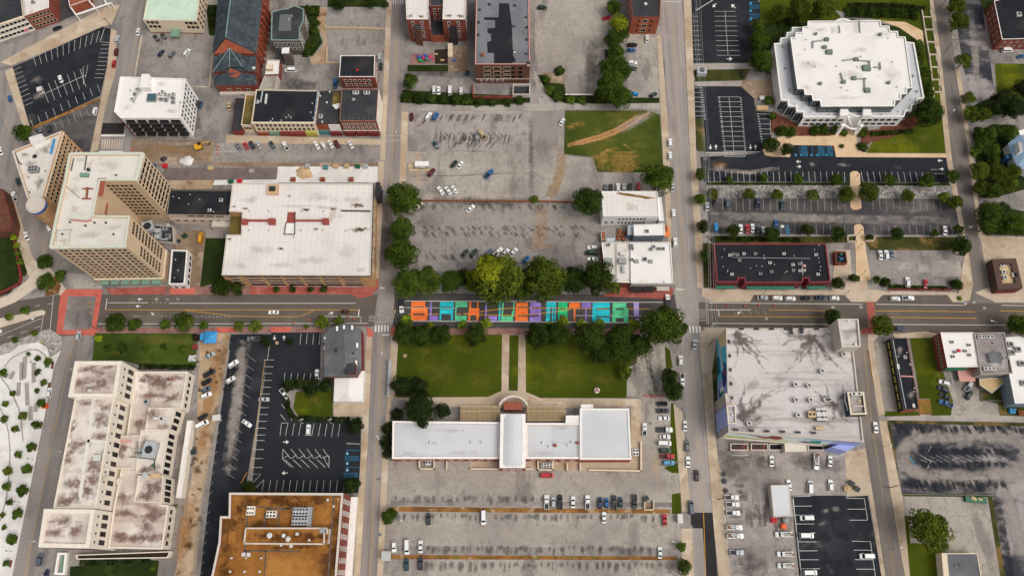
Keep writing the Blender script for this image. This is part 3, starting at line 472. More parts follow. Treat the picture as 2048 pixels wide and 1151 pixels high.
softs('oil_stain_and_shade','soft_tyre_shade',.06,[([(1440,900),(1460,930),(1500,935)],16),([(1505,905),(1520,930),(1560,945)],10),([(1580,912),(1610,925),(1680,930)],9),([(1470,1110),(1500,1130),(1530,1150)],16),([(1060,232),(1062,300),(1064,390)],3),([(866,402),(960,403),(1055,403)],5),([(880,300),(950,303),(1000,303)],.6),([(805,350),(900,352),(1040,345)],.7),([(800,148),(870,144),(935,150)],7),([(860,190),(930,190)],6),([(1185,70),(1182,130),(1178,190)],8),([(770,400),(772,470),(765,540)],7),([(470,200),(475,240),(462,268)],5),([(385,205),(392,250),(400,272)],6),([(565,165),(600,172),(640,170)],9)],[(1035,268,1,1,0),(1047,268,1,1,0),(1040,324,1.4,.6,0),(935,287,.9,.7,0)]+[(572+i*13.6+(i%3),288,1.3,1.3,0)for i in range(14)])  # strips left of the street trees and tree row paint in their shade
softs('pale_patch','soft_light',.063,[([(1115,20),(1120,100),(1150,180)],14),([(860,950),(960,955),(1060,965)],8),([(1090,968),(1200,962),(1330,965)],9),([(780,1062),(1000,1070),(1330,1066)],10),([(1480,940),(1560,950),(1690,950)],6),([(1290,830),(1300,880),(1295,940)],4),([(845,315),(930,318),(1040,320)],6),([(850,435),(1000,438),(1180,440)],9),([(440,310),(560,312),(750,310)],5),([(660,100),(720,102),(765,100)],8)],[(1145,95,9,22,0),(300,120,10,6,0)])
softs('worn_lane','soft_wear',.055,[([(1800,935),(1808,900),(1835,872),(1900,868),(2000,868),(2060,880)],9),([(1800,900),(1808,930),(1850,952),(1940,955),(2030,948),(2070,930)],9),([(2040,880),(2058,910),(2050,945)],9),([(2000,955),(2020,1010),(2040,1080),(2060,1150)],7),([(1815,918),(1830,918)],6)])
softs('oil_stain_and_shade','soft_black',.06,streaks(1785,2048,848,34,8,16,2.0)+streaks(1800,2010,958,30,10,18,2.0)+streaks(1840,2010,896,24,10,14,2.0)+streaks(1840,2010,922,24,8,12,2.0)+[([(1990,990),(2005,1060),(2020,1150)],5)])
softs('worn_lane','soft_wear',.05,[([(486,682),(484,720),(474,780),(466,860),(456,950)],3.4),([(492,680),(480,745)],8),([(482,700),(474,800),(458,940)],7)],[(484,705,4,5,0)])
softs('worn_lane','soft_light',.05,[([(1940,20),(1950,110),(1955,190)],5),([(1420,432),(1600,436),(1900,440)],6),([(1405,336),(1500,345),(1560,335)],3),([(1746,520),(1760,548),(1800,556),(1818,574)],2.4)],[(80,190,5,4,20),(75,160,4,3,0),(1625,328,3,1.4,0),(1690,330,4,1.6,0),(1652,1020,2.4,1.4,20),(1672,1018,2.4,1.6,0),(1646,1045,2.4,1.6,30),(1440,335,5,2,0)])
softs('rust_stain','soft_ochre',.047,[([(430,700),(425,760),(412,830),(405,900)],6),([(378,990),(370,1060),(360,1140)],8)],[(1505,180,5,4,0),(1440,330,6,3,0)])
softs('oil_stain_and_shade','soft_rust',.061,streaks(385,440,720,16,6,4,1.6,120)+streaks(375,400,960,14,8,1,1.8,180),[(385,1050,3,2,0),(375,1090,4,2,0),(395,940,3,3,0)])
softs('dry_patch','soft_dry',.15,[],[(880,745,10,8,0),(960,760,8,6,0),(1130,745,12,8,0),(1150,700,8,5,0),(1210,760,8,6,0),(850,700,8,4,0),(930,700,6,4,0),(240,705,8,2,0),(330,680,10,2,0),(290,722,8,1.5,0),(1790,285,8,3,0),(1850,275,7,3,0),(1850,690,4,2.5,0),(1845,705,5,2,0),(1878,750,3,2,0),(630,800,5,4,0)])
softs('excavated_earth','soft_dirt',.115,[([(280,300),(330,296),(400,305)],5)],[(345,298,7,3,0),(300,310,5,3,0),(415,310,4,3,0)]);softs('excavated_earth','soft_light',.118,[([(275,285),(350,288),(420,284)],3),([(290,322),(350,326),(420,322)],3)])
# ================================================================= PAINTED MARKINGS
class MK:
 def __init__(s,z=.085):s.b={};s.z=z
 def l(s,pts,w=.14,m='paint_white',dz=0):
  strip(s.b.setdefault(m,MB()),pts,w,s.z+dz)
 def q(s,pts,m='paint_white',dz=0):s.b.setdefault(m,MB()).face(ccw([G(x,y,s.z+dz)for x,y in pts]))
 def comb(s,a,b_,n,d,w=.13,m='paint_white',d2=None):
  """n stall lines starting along a->b, each going by d pixels (d2 at the far end)"""
  d2=d2 or d
  for i in range(n):
   t=i/max(1,n-1);x=a[0]+(b_[0]-a[0])*t;y=a[1]+(b_[1]-a[1])*t
   s.l([(x,y),(x+d[0]+(d2[0]-d[0])*t,y+d[1]+(d2[1]-d[1])*t)],w,m)
 def dash(s,a,b_,n,duty=.5,w=.14,m='paint_white'):
  for i in range(n):
   t0=i/n;t1=t0+duty/n
   s.l([(a[0]+(b_[0]-a[0])*t0,a[1]+(b_[1]-a[1])*t0),(a[0]+(b_[0]-a[0])*t1,a[1]+(b_[1]-a[1])*t1)],w,m)
 def arrow(s,x,y,dx,dy,m='paint_white'):
  s.l([(x-dx,y-dy),(x+dx*.1,y+dy*.1)],.35,m)
  nx,ny=-dy*.7,dx*.7
  s.q([(x+dx,y+dy),(x+nx,y+ny),(x-nx,y-ny)],m,.004)
 def hatch(s,a,b_,c,n,w=.12,m='paint_blue'):
  """parallel diagonal bars inside the box spanned by a (corner), b (along), c (across)"""
  for i in range(n):
   t0=i/n;t1=min(1,(i+.9)/n)
   s.l([(a[0]+(b_[0]-a[0])*t0,a[1]+(b_[1]-a[1])*t0),(a[0]+(b_[0]-a[0])*t1+c[0]-a[0],a[1]+(b_[1]-a[1])*t1+c[1]-a[1])],w,m)
  s.l([a,b_,(b_[0]+c[0]-a[0],b_[1]+c[1]-a[1]),c,a],w,m)
 def done(s,name='painted_markings'):
  for m,b in s.b.items():st(b.build(name,m))
k=MK()
W,FD,YL,WY,BL='paint_white','paint_faded','paint_yellow','paint_worn_yellow','paint_blue'
k.l([(216,605),(296,605)],.23);k.dash((304,605),(336,605),4,.4);k.l([(338,606),(712,606)],.23)
k.l([(211,619),(520,619),(718,619)],.2,YL);k.l([(370,620),(430,627),(470,632),(590,633),(604,631),(628,620)],.2,YL)
k.l([(196,647),(430,647),(735,646)],.23);k.dash((212,632),(320,632),2,.25);k.dash((322,632),(465,633),18,.45);k.l([(643,632),(722,633),(722,645)],.24)
k.l([(718,618),(717,631)],.45);k.l([(214,597),(211,618)],.3)
k.arrow(280,598,-5,0,W);k.arrow(276,612,-5,0,W);k.arrow(305,627,3,3,W);k.arrow(662,626,5,-2,W)
k.l([(332,596),(334,599),(338,598)],.2);k.l([(353,596),(355,599),(359,598)],.2)
for i in range(5):k.q([(750+i*6.2,650),(753+i*6.2,650),(752.5+i*6.2,663),(749.5+i*6.2,663)],W)
for i in range(4):k.q([(1371+i*6.6,652),(1374.5+i*6.6,652),(1375.5+i*6.6,665),(1372.5+i*6.6,665)],W)
k.q([(1398,652),(1401,652),(1402,665),(1399,665)],W)
k.l([(764,669),(780,669)],.5);k.l([(759,575),(770,576)],.5);k.l([(1382,680),(1398,681)],.5);k.l([(1352,578),(1372,579)],.5)
for y in(632,636,641):k.l([(737,y),(750,y)],.25,FD)
for y in(619,623,627,631,635,640):k.l([(1397,y),(1411,y)],.22,FD)
k.l([(1411,590),(1414,648)],.2,FD);k.l([(1414,592),(1417,648)],.2,FD)
k.dash((752,645),(785,641),6,.6)
for x,y in((1366,611),(1382,612),(1379,636),(1533,637),(1666,614),(1722,614),(758,629),(776,634),(1931,607),(1948,604),(1969,616),(313,598)):
 k.q([(x+3.2*math.cos(a*.7854),y+2.8*math.sin(a*.7854))for a in range(8)],FD);k.q([(x+2*math.cos(a*.7854),y+1.8*math.sin(a*.7854))for a in range(8)],'lot_grey',.004)
k.l([(1418,605),(1500,606),(1725,608)],.23);k.l([(1752,608),(1927,610)],.23);k.l([(2003,610),(2060,611)],.23);k.l([(1425,646),(1655,648)],.23);k.l([(1755,648),(2040,650)],.23)
k.l([(1418,619),(1502,619)],.24);k.l([(1437,619),(1438,632)],.3);k.l([(1438,632),(1540,633),(1655,634)],.2,YL);k.l([(1537,619),(1660,621)],.2,YL)
for a,b_ in((1750,1950),(2000,2080)):k.l([(a,621),(b_,623)],.2,YL);k.l([(a+20,634),(b_+3,636)],.2,YL)
for i in range(5):k.l([(1465+i*15,620),(1474+i*15,630)],.1,FD)
k.arrow(1478,625,-4,2,W)
k.l([(810,601.5),(1060,602.3),(1290,604),(1325,604)],.25);k.l([(826,641.5),(1075,643),(1290,645)],.25)
k.l([(808,614.5),(915,615.5)],.16);k.l([(1150,630.5),(1300,631.5)],.16)
k2=MK(.099)
for a,b_ in((812,822),(855,878),(912,941)):k2 .l([(a,627.5),(b_,628)],.24,YL)
k2 .l([(918,628.5),(937,626)],.24,YL);k2 .l([(959,623),(995,618),(1028,615.5),(1090,615.6),(1140,616)],.24,YL);k2 .l([(958,629),(1030,630),(1062,628.5),(1085,626),(1140,619)],.24,YL);k2 .l([(1136,617),(1185,616.7)],.24,YL);k2 .l([(1192,617.2),(1218,617.3)],.24,YL);k2 .l([(1257,617.2),(1300,617.5)],.24,YL)
k2 .done()
k.l([(795,0),(784,320),(777,440)],.12,WY);k.l([(796,0),(786,320),(779,440)],.1,WY);k.l([(764,671),(756,830),(738,1160)],.12,WY);k.l([(766,671),(758,830),(740,1160)],.1,WY)
for q in(((1343,0),(1356,320),(1366,560)),((1381,700),(1391,850),(1408,1024))):k.l(list(q),.16,WY)
k.l([(1407,1024),(1412,1160)],.2,YL);k.l([(1385,700),(1394,850),(1404,1000)],.1,FD)
k.l([(1397,720),(1410,880),(1419,1000)],.14,FD);k.l([(1416,965),(1420,1010)],.3,FD)
k.l([(1356,0),(1369,320),(1380,560)],.14,FD)
k.l([(1727,690),(1742,830),(1790,1160)],.14,WY);k.l([(148,678),(108,862),(48,1160)],.22,WY);k.l([(283,20),(258,150)],.16,WY);k.l([(0,215),(30,290),(60,400),(88,505)],.16,WY)
k.l([(774,271),(801,271)],.25,FD);k.l([(774,281),(801,281)],.25,FD);k.l([(1325,3),(1362,4)],.3,W)
for i in range(5):k.l([(787+i*4.6,0),(786.6+i*4.6,9)],.4,W)
k.dash((116,735),(92,850),14,.4,.16,FD);k.dash((88,860),(28,1150),30,.4,.16,FD)
for q in(((100,660),(107,590)),((88,622),(82,662))):k.l(list(q),.3,FD)
k.l([(83,636),(0,670)],.14,W);k.dash((82,651),(0,680),3,.5);k.dash((105,606),(30,618),3,.4)
k.arrow(66,637,-4,2,W);k.q([(-4,660),(3,658),(4,664),(-3,667)],W)
for x in(1338,1342):k.l([(x,266),(x+1,272)],.14,FD)
for i in range(9):k.q([(204+i*5,279),(206.6+i*5,279),(206+i*4.6,298),(203+i*4.7,298)],'conc_pale')
k.l([(202,271),(250,271)],.9,'conc_white');k.l([(198,303),(246,303)],.7,'conc_white')
for i in range(9):k.l([(432+i*4.6,286),(441+i*4.6,303)],.12,W)
k.l([(432,303),(478,304)],.12,W)
k.comb((66,112),(198,62),12,(6,20),d2=(-6,24));k.l([(209,57),(200,84),(222,86)],.16)
k.comb((222,90),(206,156),9,(-20,0),d2=(-17,0));k.comb((24,142),(48,212),9,(18,-8));k.comb((66,253),(200,184),10,(-5,-14))
k.comb((84,172),(160,138),7,(13,33),d2=(12,36));k.l([(92,186),(172,150),(176,130),(166,134),(167,169),(172,150)],.16)
k.comb((82,254),(185,212),9,(6,15),m=FD)
k.comb((1379,33),(1387,119),10,(17,0));k.l([(1450,23),(1456,110)],.14);k.comb((1428,23),(1434,111),10,(43,0),d2=(46,0))
k.arrow(1429,11,-4,4);k.arrow(1467,13,-5,-4);k.arrow(1459,118,6,0)
for y in(4,14,30,37):k.l([(1499,y),(1518,y)],.13,BL)
k.hatch((1500,10),(1519,10),(1500,17),7);k.hatch((1501,28),(1520,28),(1501,35),7)
for y in(7,22,38):k.q([(1499,y-2.5),(1504,y-2.5),(1504,y+2.5),(1499,y+2.5)],BL)
for i in range(9):k.l([(1393+i*3.4,21-i*2.1),(1400+i*3.2,17-i*2)],.3,W)
k.l([(1391,21),(1424,1)],.2,W)
k.comb((1435,194),(1446,302),12,(45,0),d2=(44,0));k.l([(1458,194),(1468,302)],.14)
for x0,x1 in((1437,1448),(1480,1489)):k.comb((x0,196),(x1,300),24,(3,0),.3)
k.comb((1387,176),(1390,232),7,(16,0),d2=(18,0));k.comb((1401,176),(1408,238),14,(4,0),.3)
k.comb((1516,228),(1522,268),5,(25,0),d2=(20,0));k.comb((1514,228),(1523,288),13,(4,0),.3);k.l([(1540,226),(1541,268)],.13)
for x in(1421,1432,1501,1511):k.arrow(x,294,0,5 if x in(1421,1501)else-5)
k.l([(1412,305),(1521,304)],.3);k.l([(1444,305),(1450,313),(1490,313),(1493,305)],.14);k.comb((1449,306),(1486,306),8,(3,7),.12)
for i in range(7):k.l([(1587+i*12.4,292),(1589+i*12.4,312)],.13,BL)
for x in(1603,1636,1654):k.hatch((x,292),(x+10,292),(x+2,312),6)
for x in(1590,1600,1621,1632,1650):k.q([(x,308),(x+4,308),(x+4,312),(x,312)],BL)
k.arrow(1597,323,-5,0);k.arrow(1598,333,5,0);k.arrow(1880,321,-5,0);k.arrow(1883,338,5,0);k.l([(1862,339),(1876,339)],.14);k.l([(1868,347),(1890,347)],.14)
k.comb((1417,363),(1690,363),24,(-1.5,-20));k.comb((1726,363),(1860,364),12,(-4,-20));k.l([(1412,363.5),(1690,364.5)],.14,FD);k.l([(1725,364.5),(1880,365.5)],.14,FD)
k.comb((1445,396),(1690,397),19,(.5,24),m=FD);k.comb((1745,397),(1880,399),11,(2,22),.1,FD)
k.comb((1420,468),(1690,469),20,(-1,-20),.1,FD);k.comb((1750,470),(1905,470),12,(-2,-20),.1,FD);k.l([(1410,466),(1690,471)],.14,FD);k.l([(1748,471),(1912,471)],.14,FD)
k.hatch((1570,450),(1577,450),(1573,470),6);k.l([(1558,452),(1561,468)],.13,BL);k.q([(1562,450),(1568,450),(1568,455),(1562,455)],W)
k.arrow(549,675,0,5);k.arrow(568,675,0,-5);k.l([(539,688),(535,719)],.14,W)
k.comb((602,666),(640,667),4,(-2,22));k.comb((570,745),(622,746),5,(-2,18),d2=(-3,18));k.l([(590,764),(615,765)],.13)
k.comb((529,719),(510,869),12,(19,0),d2=(21,0));k.l([(530,719),(509,880),(502,945)],.22,WY)
k.comb((508,880),(502,934),4,(21,0),d2=(23,0));k.l([(502,947),(522,947),(504,966)],.14);k.l([(512,974),(528,958)],.14)
k.comb((565,788),(561,828),3,(13,16),d2=(10,12));k.comb((576,845),(680,847),9,(-5,25),d2=(-4,25));k.l([(563,845),(576,845)],.14);k.l([(563,845),(560,870)],.14)
k.arrow(572,883,6,0);k.arrow(569,945,-6,0)
for i in range(6):k.l([(566+i*16,897),(581+i*15.6,916)],.15);k.l([(570+i*16,918),(587+i*16,934)]if i<5 else[(646,911),(658,934)],.15)
k.l([(566,897),(565,917),(582,933)],.15);k.l([(658,911),(658,934)],.15);
for i in range(6):k.l([(566+i*16,916),(577+i*16,909)],.15)
k.comb((528,959),(688,960),13,(-4,22),d2=(-2,22));k.l([(693,886),(720,887)],.18)
for y in(899,933):k.l([(691,y),(719,y+1)],.13,BL)
k.hatch((690,912),(718,912),(690,920),9);k.hatch((688,945),(716,945),(688,953),9)
for y in(906,926,939):k.q([(692,y-3),(697,y-3),(697,y+3),(692,y+3)],BL);k.q([(693.5,y-1.5),(695.5,y-1.5),(695.5,y+1.5),(693.5,y+1.5)],W,.004)
for i in range(14):k.l([(497-i*3.2,712+i*18),(511-i*3.2,722+i*18)],.09,FD)
for i in range(16):k.l([(433-i*2.4,850+i*20),(442-i*2.4,842+i*20)],.1,FD)
for i in range(6):k.l([(440+i*.5,695+i*20),(447,690+i*20)],.09,FD)
k.l([(482,965),(494,944)],.2,YL)
k.comb((360,900),(388,715),2,(0,0));k.l([(412,690),(407,740),(396,840),(390,880)],.16,WY);k.l([(378,960),(357,1115)],.16,WY);k.l([(430,690),(420,700)],.2,YL)
k.l([(1586,1032),(1586,992),(1622,991),(1622,988)],.2);k.l([(1586,992),(1605,1170)],.2);k.comb((1589,1011),(1600,1136),8,(35,0),.16,d2=(40,0))
k.l([(1692,990),(1693,995),(1729,996),(1735,1038)],.18);k.comb((1695,1017),(1699,1039),2,(36,0),.16);k.l([(1704,1081),(1741,1082),(1752,1160)],.18);k.comb((1707,1099),(1712,1137),3,(36,0),.16)
k.l([(1464,910),(1500,910)],.14);k.l([(1662,912),(1678,912)],.14)
k.comb((1455,1000),(1465,1150),9,(30,0),.09,FD);k.comb((1580,1075),(1585,1150),5,(-8,0),.09,FD)
k.comb((1770,728),(1790,820),8,(14,-1),.1,FD);k.dash((1772,712),(1802,815),9,.5,.14,YL)
for i in range(11):
 x=1840+i*15.5;k.l([(x,909),(x+13,916)],.14,FD);k.l([(x+2,918),(x+15,924)],.14,FD)
for i in range(8):k.l([(1818+i*1.8,911+i*2),(1824+i*1.8,922+i*1.2)],.16,BL)
k.l([(1862,892),(1854,907)],.16,W);k.l([(1850,916),(1862,921),(1855,936)],.16,W)
k.comb((790,1040),(1330,1043),42,(0,-14),.07,FD);k.comb((800,1086),(1330,1090),40,(0,12),.07,FD);k.comb((820,1120),(1340,1122),38,(0,16),.07,FD)
k.comb((668,30),(765,33),9,(-1,-14),.1,FD);k.comb((665,68),(765,70),9,(-1,14),.1,FD)
k.comb((556,303),(600,303),4,(9,14),.1,FD);k.comb((690,288),(760,288),5,(9,16),.1,FD)
for i in range(19):
 x=834+i*16;k.l([(x,460),(x+8,454)],.14,FD);k.l([(x+5,467),(x+13,461)],.14,FD)
for i in range(15):k.l([(838+i*17,416-(i%3)),(844+i*17,424)],.1,FD);k.l([(842+i*8,518),(850+i*8,524)],.1,FD)
for i in range(22):
 x=853+i*9;k.l([(x,392),(x+5,389)],.22,FD)
k.done()
# ---- the street mural: sixteen letters of BLACK LIVES MATTER, painted on the asphalt
mural=thing('street_mural','giant street mural spelling BLACK LIVES MATTER in orange, violet, cyan and green block letters','mural',G(1045,622))
def zx(x,y,o=795):return(x/11.378+o,y/11.371+590)
def letter(mat,rects,o=795,holes=()):
 b=MB();oo=G(1045,622)
 for q in rects:
  b.face(ccw([G(*zx(x,y,o),.089)for x,y in q]))
 link('letter',b.mesh('letter',mat,oo),mural)
O1,O2,O3=795,955,1115
letter('mural_orange',[[(318,140),(632,140),(632,255),(314,255)],[(314,255),(362,255),(355,272),(312,272)],[(596,255),(632,255),(630,285),(596,285)],[(310,285),(682,285),(682,415),(306,415)],[(306,415),(350,415),(350,455),(306,455)],[(614,415),(682,415),(682,455),(614,455)],[(306,455),(682,455),(668,572),(310,572)]])
letter('mural_violet',[[(748,140),(784,140),(768,575),(726,575)],[(768,465),(922,465),(918,575),(764,575)]])
letter('mural_cyan',[[(966,145),(1276,145),(1276,262),(966,262)],[(966,262),(1000,262),(1000,300),(964,300)],[(1236,262),(1276,262),(1268,300),(1236,300)],[(966,300),(1270,300),(1264,425),(962,425)],[(960,425),(1000,425),(990,578),(952,578)],[(1218,425),(1264,425),(1256,578),(1218,578)]])
letter('mural_green',[[(1318,145),(1592,145),(1592,270),(1316,270)],[(1316,270),(1346,270),(1336,465),(1308,465)],[(1308,465),(1572,465),(1568,580),(1302,580)]])
letter('mural_orange',[[(1632,145),(1680,145),(1676,295),(1626,295)],[(1812,145),(1842,145),(1842,295),(1808,295)],[(1626,295),(1864,295),(1858,452),(1616,452)],[(1614,452),(1662,452),(1648,590),(1604,590)],[(1794,452),(1858,452),(1840,590),(1788,590)]])
letter('mural_violet',[[(184,150),(220,150),(205,590),(168,590)],[(246,472),(446,472),(444,590),(240,590)]],O2)
letter('mural_cyan',[[(492,150),(530,150),(514,590),(478,590)]],O2)
letter('mural_green',[[(562,160),(602,160),(578,475),(545,475)],[(812,160),(848,160),(832,475),(776,475),(782,365),(804,365)],[(544,475),(810,475),(806,592),(534,592)]],O2)
letter('mural_orange',[[(874,160),(1148,160),(1148,262),(870,262)],[(868,262),(906,262),(906,302),(866,302)],[(864,302),(1148,302),(1146,440),(862,440)],[(860,440),(906,440),(904,478),(860,478)],[(860,478),(1144,478),(1144,592),(860,592)]],O2)
letter('mural_violet',[[(1204,160),(1446,160),(1446,265),(1198,265)],[(1198,265),(1240,265),(1240,312),(1198,312)],[(1198,312),(1446,312),(1446,445),(1194,445)],[(1402,445),(1446,445),(1440,485),(1402,485)],[(1188,485),(1440,485),(1438,600),(1184,600)]],O2)
letter('mural_cyan',[[(1570,160),(1790,160),(1786,275),(1568,275)],[(1566,275),(1662,275),(1640,600),(1552,600)],[(1696,275),(1738,275),(1722,600),(1690,600)],[(1758,275),(1786,275),(1782,600),(1750,600)]],O2)
letter('mural_emerald',[[(22,165),(224,165),(224,282),(20,282)],[(20,282),(60,282),(60,318),(20,318)],[(190,282),(224,282),(224,318),(190,318)],[(18,318),(224,318),(222,442),(16,442)],[(14,442),(56,442),(46,610),(8,610)],[(180,442),(222,442),(216,610),(176,610)]],O3)
letter('mural_orange',[[(264,165),(514,165),(514,288),(262,288)],[(372,288),(410,288),(400,600),(368,600)]],O3)
letter('mural_violet',[[(548,165),(764,165),(762,288),(546,288)],[(636,288),(664,288),(652,600),(628,600)]],O3)
letter('mural_cyan',[[(802,165),(1192,165),(1190,290),(798,290)],[(798,290),(878,290),(876,330),(796,330)],[(796,330),(1192,330),(1192,472),(792,472)],[(792,472),(878,472),(876,505),(790,505)],[(790,505),(1192,505),(1190,615),(786,615)]],O3)
letter('mural_green',[[(1254,170),(1566,170),(1568,296),(1254,296)],[(1254,296),(1332,296),(1332,334),(1252,334)],[(1508,296),(1616,296),(1614,334),(1508,334)],[(1252,334),(1614,334),(1612,515),(1248,515)],[(1246,515),(1332,515),(1330,618),(1242,618)],[(1508,515),(1612,515),(1608,620),(1508,620)]],O3)
letter('mural_lilac',[[(1730,170),(1852,170),(1852,485),(1738,485)],[(1778,530),(1854,530),(1852,622),(1780,622)]],O3)
# ================================================================= BUILDINGS
WIN={}
def win_mesh(w,h,style):
 key=(round(w,2),round(h,2),style)
 if key not in WIN:
  b=MB()
  fr={'dark':.05,'white':.16,'tan':.12,'sash':.16,'none':0}[style]
  b.box(0,0,0,w,.1,h,mi=0)
  if fr:
   f=fr
   b.box(0,.03,h-f,w+2*f,.22,f*1.2,mi=1);b.box(0,.06,-f,w+2*f,.3,f,mi=1)
   b.box(-w/2-f/2,.03,0,f,.2,h-f,mi=1);b.box(w/2+f/2,.03,0,f,.2,h-f,mi=1)
   if style=='sash':b.box(0,.02,h*.48,w,.12,.1,mi=1)
   if style=='white':b.box(0,.02,0,.1,.12,h-f,mi=1)
  fm={'dark':'equip_dark','white':'trim_white','tan':'trim_cream','sash':'trim_white','none':'glass_dark'}[style]
  pn=MB();pn.box(0,0,0,w,.1,h);WIN[key]=(b.mesh('window',['glass_dark',fm]),pn.mesh('pane','glass_dark'),b)
  if fr:
   q=MB();k0=[i for i,m in enumerate(b.m)if m==1]
   for i in k0:q.face([b.v[j]for j in b.f[i]],0)
   WIN[key]=(WIN[key][0],WIN[key][1],q.mesh('window',fm))
  else:WIN[key]=(WIN[key][0],None,WIN[key][0])
 return WIN[key]
BL_=[]
class Bld:
 def __init__(s,name,label,cat,at,group=None):
  s.o=G(*at);s.o.z=0
  s.root=thing(name,label,cat,s.o,group=group);s.root['_o']=s.o[:]
  s.nw=0;s.rest={};s.V=[];BL_.append(s)
 def part(s,name,b,mats,smooth=False):return link(name,b.mesh(name,mats,s.o,smooth),s.root)
 def vol(s,px,h,wall='wall_cream',roof='roof_white',cap=None,par=.7,zb=0,t=.35,rname='roof'):
  P=[G(x,y,h)for x,y in px]
  if area2(P)>0:P=P[::-1]
  P=[Vector(p[:2])for p in P];s.P=P;s.h=h;s.V.append(P)
  b=MB();n=len(P)
  for i in range(n):
   a,c=P[i],P[(i+1)%n];b.face([(c.x,c.y,zb),(a.x,a.y,zb),(a.x,a.y,h),(c.x,c.y,h)],0)
  if par>0:
   Q=inset(P,t)
   for i in range(n):
    j=(i+1)%n;a,c,d,e=P[i],P[j],Q[j],Q[i]
    b.face([(c.x,c.y,h),(a.x,a.y,h),(e.x,e.y,h),(d.x,d.y,h)],1)
    b.face([(d.x,d.y,h),(e.x,e.y,h),(e.x,e.y,h-par),(d.x,d.y,h-par)],0)
  else:Q=P
  s.part('wall',b,[wall,cap or wall])
  b=MB();b.face([(p.x,p.y,h-par)for p in Q[::-1]]);s.part(rname,b,roof);s.rz=h-par
  return s
 def edge(s,e):return s.P[e],s.P[(e+1)%len(s.P)]
 def win(s,e,rows,cols,w,h,z0,dz,u0=.06,u1=.94,style='dark',pair=0,name='window'):
  A,B_=s.edge(e);d=(B_-A);L=d.length;d.normalize();rz=math.atan2(-d.y,-d.x)
  n=Vector((-d.y,d.x))
  for r in range(rows):
   for c in range(cols):
    u=(u0+(u1-u0)*(c+.5)/cols)*L
    for k in((-pair/2,pair/2)if pair else(0,)):
     p=A+d*(u+k)+n*.02
     z=z0+dz*r
     if s.nw<100:
      wm=win_mesh(w,h,style);fo=link(name,wm[2],s.root,(p.x-s.o.x,p.y-s.o.y,z),rz);s.nw+=1;wm[1]and link('pane',wm[1],fo)
     else:s.rest.setdefault((w,h,style),[]).append((p.x-s.o.x,p.y-s.o.y,z,rz))
  return s
 def finish(s):
  for(w,h,stl),L in s.rest.items():
   me=win_mesh(w,h,stl)[0];b=MB()
   for x,y,z,rz in L:
    mt=Matrix.Translation((x,y,z))@Matrix.Rotation(rz,4,'Z')
    for f in me.polygons:b.face([mt@me.vertices[i].co for i in f.vertices],f.material_index)
   o=link('windows',b.mesh('windows',list(me.materials)),s.root);o['kind']='stuff'
  s.rest={}
 def slabs(s,e,items,name='band',off=.12):
  """coloured panels on wall e: (u0, u1, z0, z1, mat[, depth])"""
  A,B_=s.edge(e);d=(B_-A);n=Vector((-d.y,d.x)).normalized()
  for it in items:
   u0,u1,z0,z1,m=it[:5];dep=it[5]if len(it)>5 else off
   b=MB();a=A+d*u0;c=A+d*u1
   q=[a,c,c+n*dep,a+n*dep]
   b.hexa([(p.x,p.y,z0)for p in q],[(p.x,p.y,z1)for p in q])
   s.part(it[6]if len(it)>6 else name,b,m)
 def patch(s,e,items,name='wall_mural',off=.05):
  """flat painted shapes on wall e: list of (mat, [(u, z) ...]) u 0..1 along the wall"""
  A,B_=s.edge(e);d=(B_-A);n=Vector((-d.y,d.x)).normalized()
  b=MB();mats=[]
  for i,(m,pts)in enumerate(items):
   if m not in mats:mats.append(m)
   o=n*(off+.006*i)
   b.face([(A.x+d.x*u+o.x,A.y+d.y*u+o.y,z)for u,z in pts],mats.index(m))
  return s.part(name,b,mats)
 def ledge(s,e,z,th=.5,dep=.35,m='trim_white',name='cornice',u0=0,u1=1):
  s.slabs(e,[(u0,u1,z,z+th,m,dep)],name)
 def at(s,px,py,z=None):p=G(px,py,s.rz if z is None else z);return p
 def ac(s,px,py,sx=2,sy=1.6,sz=1.3,m='equip_white',fans=1,rot=0,z=None,name='rooftop_unit'):
  p=s.at(px,py,z);b=MB();b.box(p.x,p.y,p.z,sx,sy,sz,rot,0);fb=[]
  fx=max(1,fans if fans<4 else(fans+1)//2);fy=1 if fans<4 else 2
  r=min(sx/fx,sy/fy)*.36
  for i in range(fx):
   for j in range(fy):
    if fans:
     a=-sx/2+sx*(i+.5)/fx;c=-sy/2+sy*(j+.5)/fy
     k=MB();k.cyl(p.x+a*math.cos(rot)-c*math.sin(rot),p.y+a*math.sin(rot)+c*math.cos(rot),p.z+sz,r,.12,10);fb.append(k)
  b.box(p.x,p.y,p.z,sx*1.08,sy*1.08,.15,rot,1)
  u=s.part(name,b,[m,'equip_dark'])
  for k in fb:link('fan',k.mesh('fan','equip_dark',s.o),u)
 def vent(s,px,py,r=.35,h=.7,m='equip_grey',z=None):
  p=s.at(px,py,z);b=MB();b.cyl(p.x,p.y,p.z,r*.7,h,8);b.cyl(p.x,p.y,p.z+h,r,.2,10,r*.6);s.part('roof_vent',b,m)
 def vents(s,pts,r=.35,m='equip_grey'):
  for x,y in pts:s.vent(x,y,r,m=m)
 def duct(s,pts,w=.6,h=.6,m='equip_grey',z=None,name='duct',dz=.2):
  b=MB();Q=[s.at(x,y,z)for x,y in pts]
  for a,c in zip(Q,Q[1:]):
   m_=(a+c)/2;d=c-a;b.box(m_.x,m_.y,a.z+dz,d.length+w*.5,w,h,math.atan2(d.y,d.x))
  s.part(name,b,m)
 def blk(s,px,h,zb,wall,roof=None,name='penthouse'):
  """solid block on a roof, its top outline traced at height h"""
  b=MB();b.prism([G(x,y,h)for x,y in px],zb,h,0,1);s.part(name,b,[wall,roof or wall])
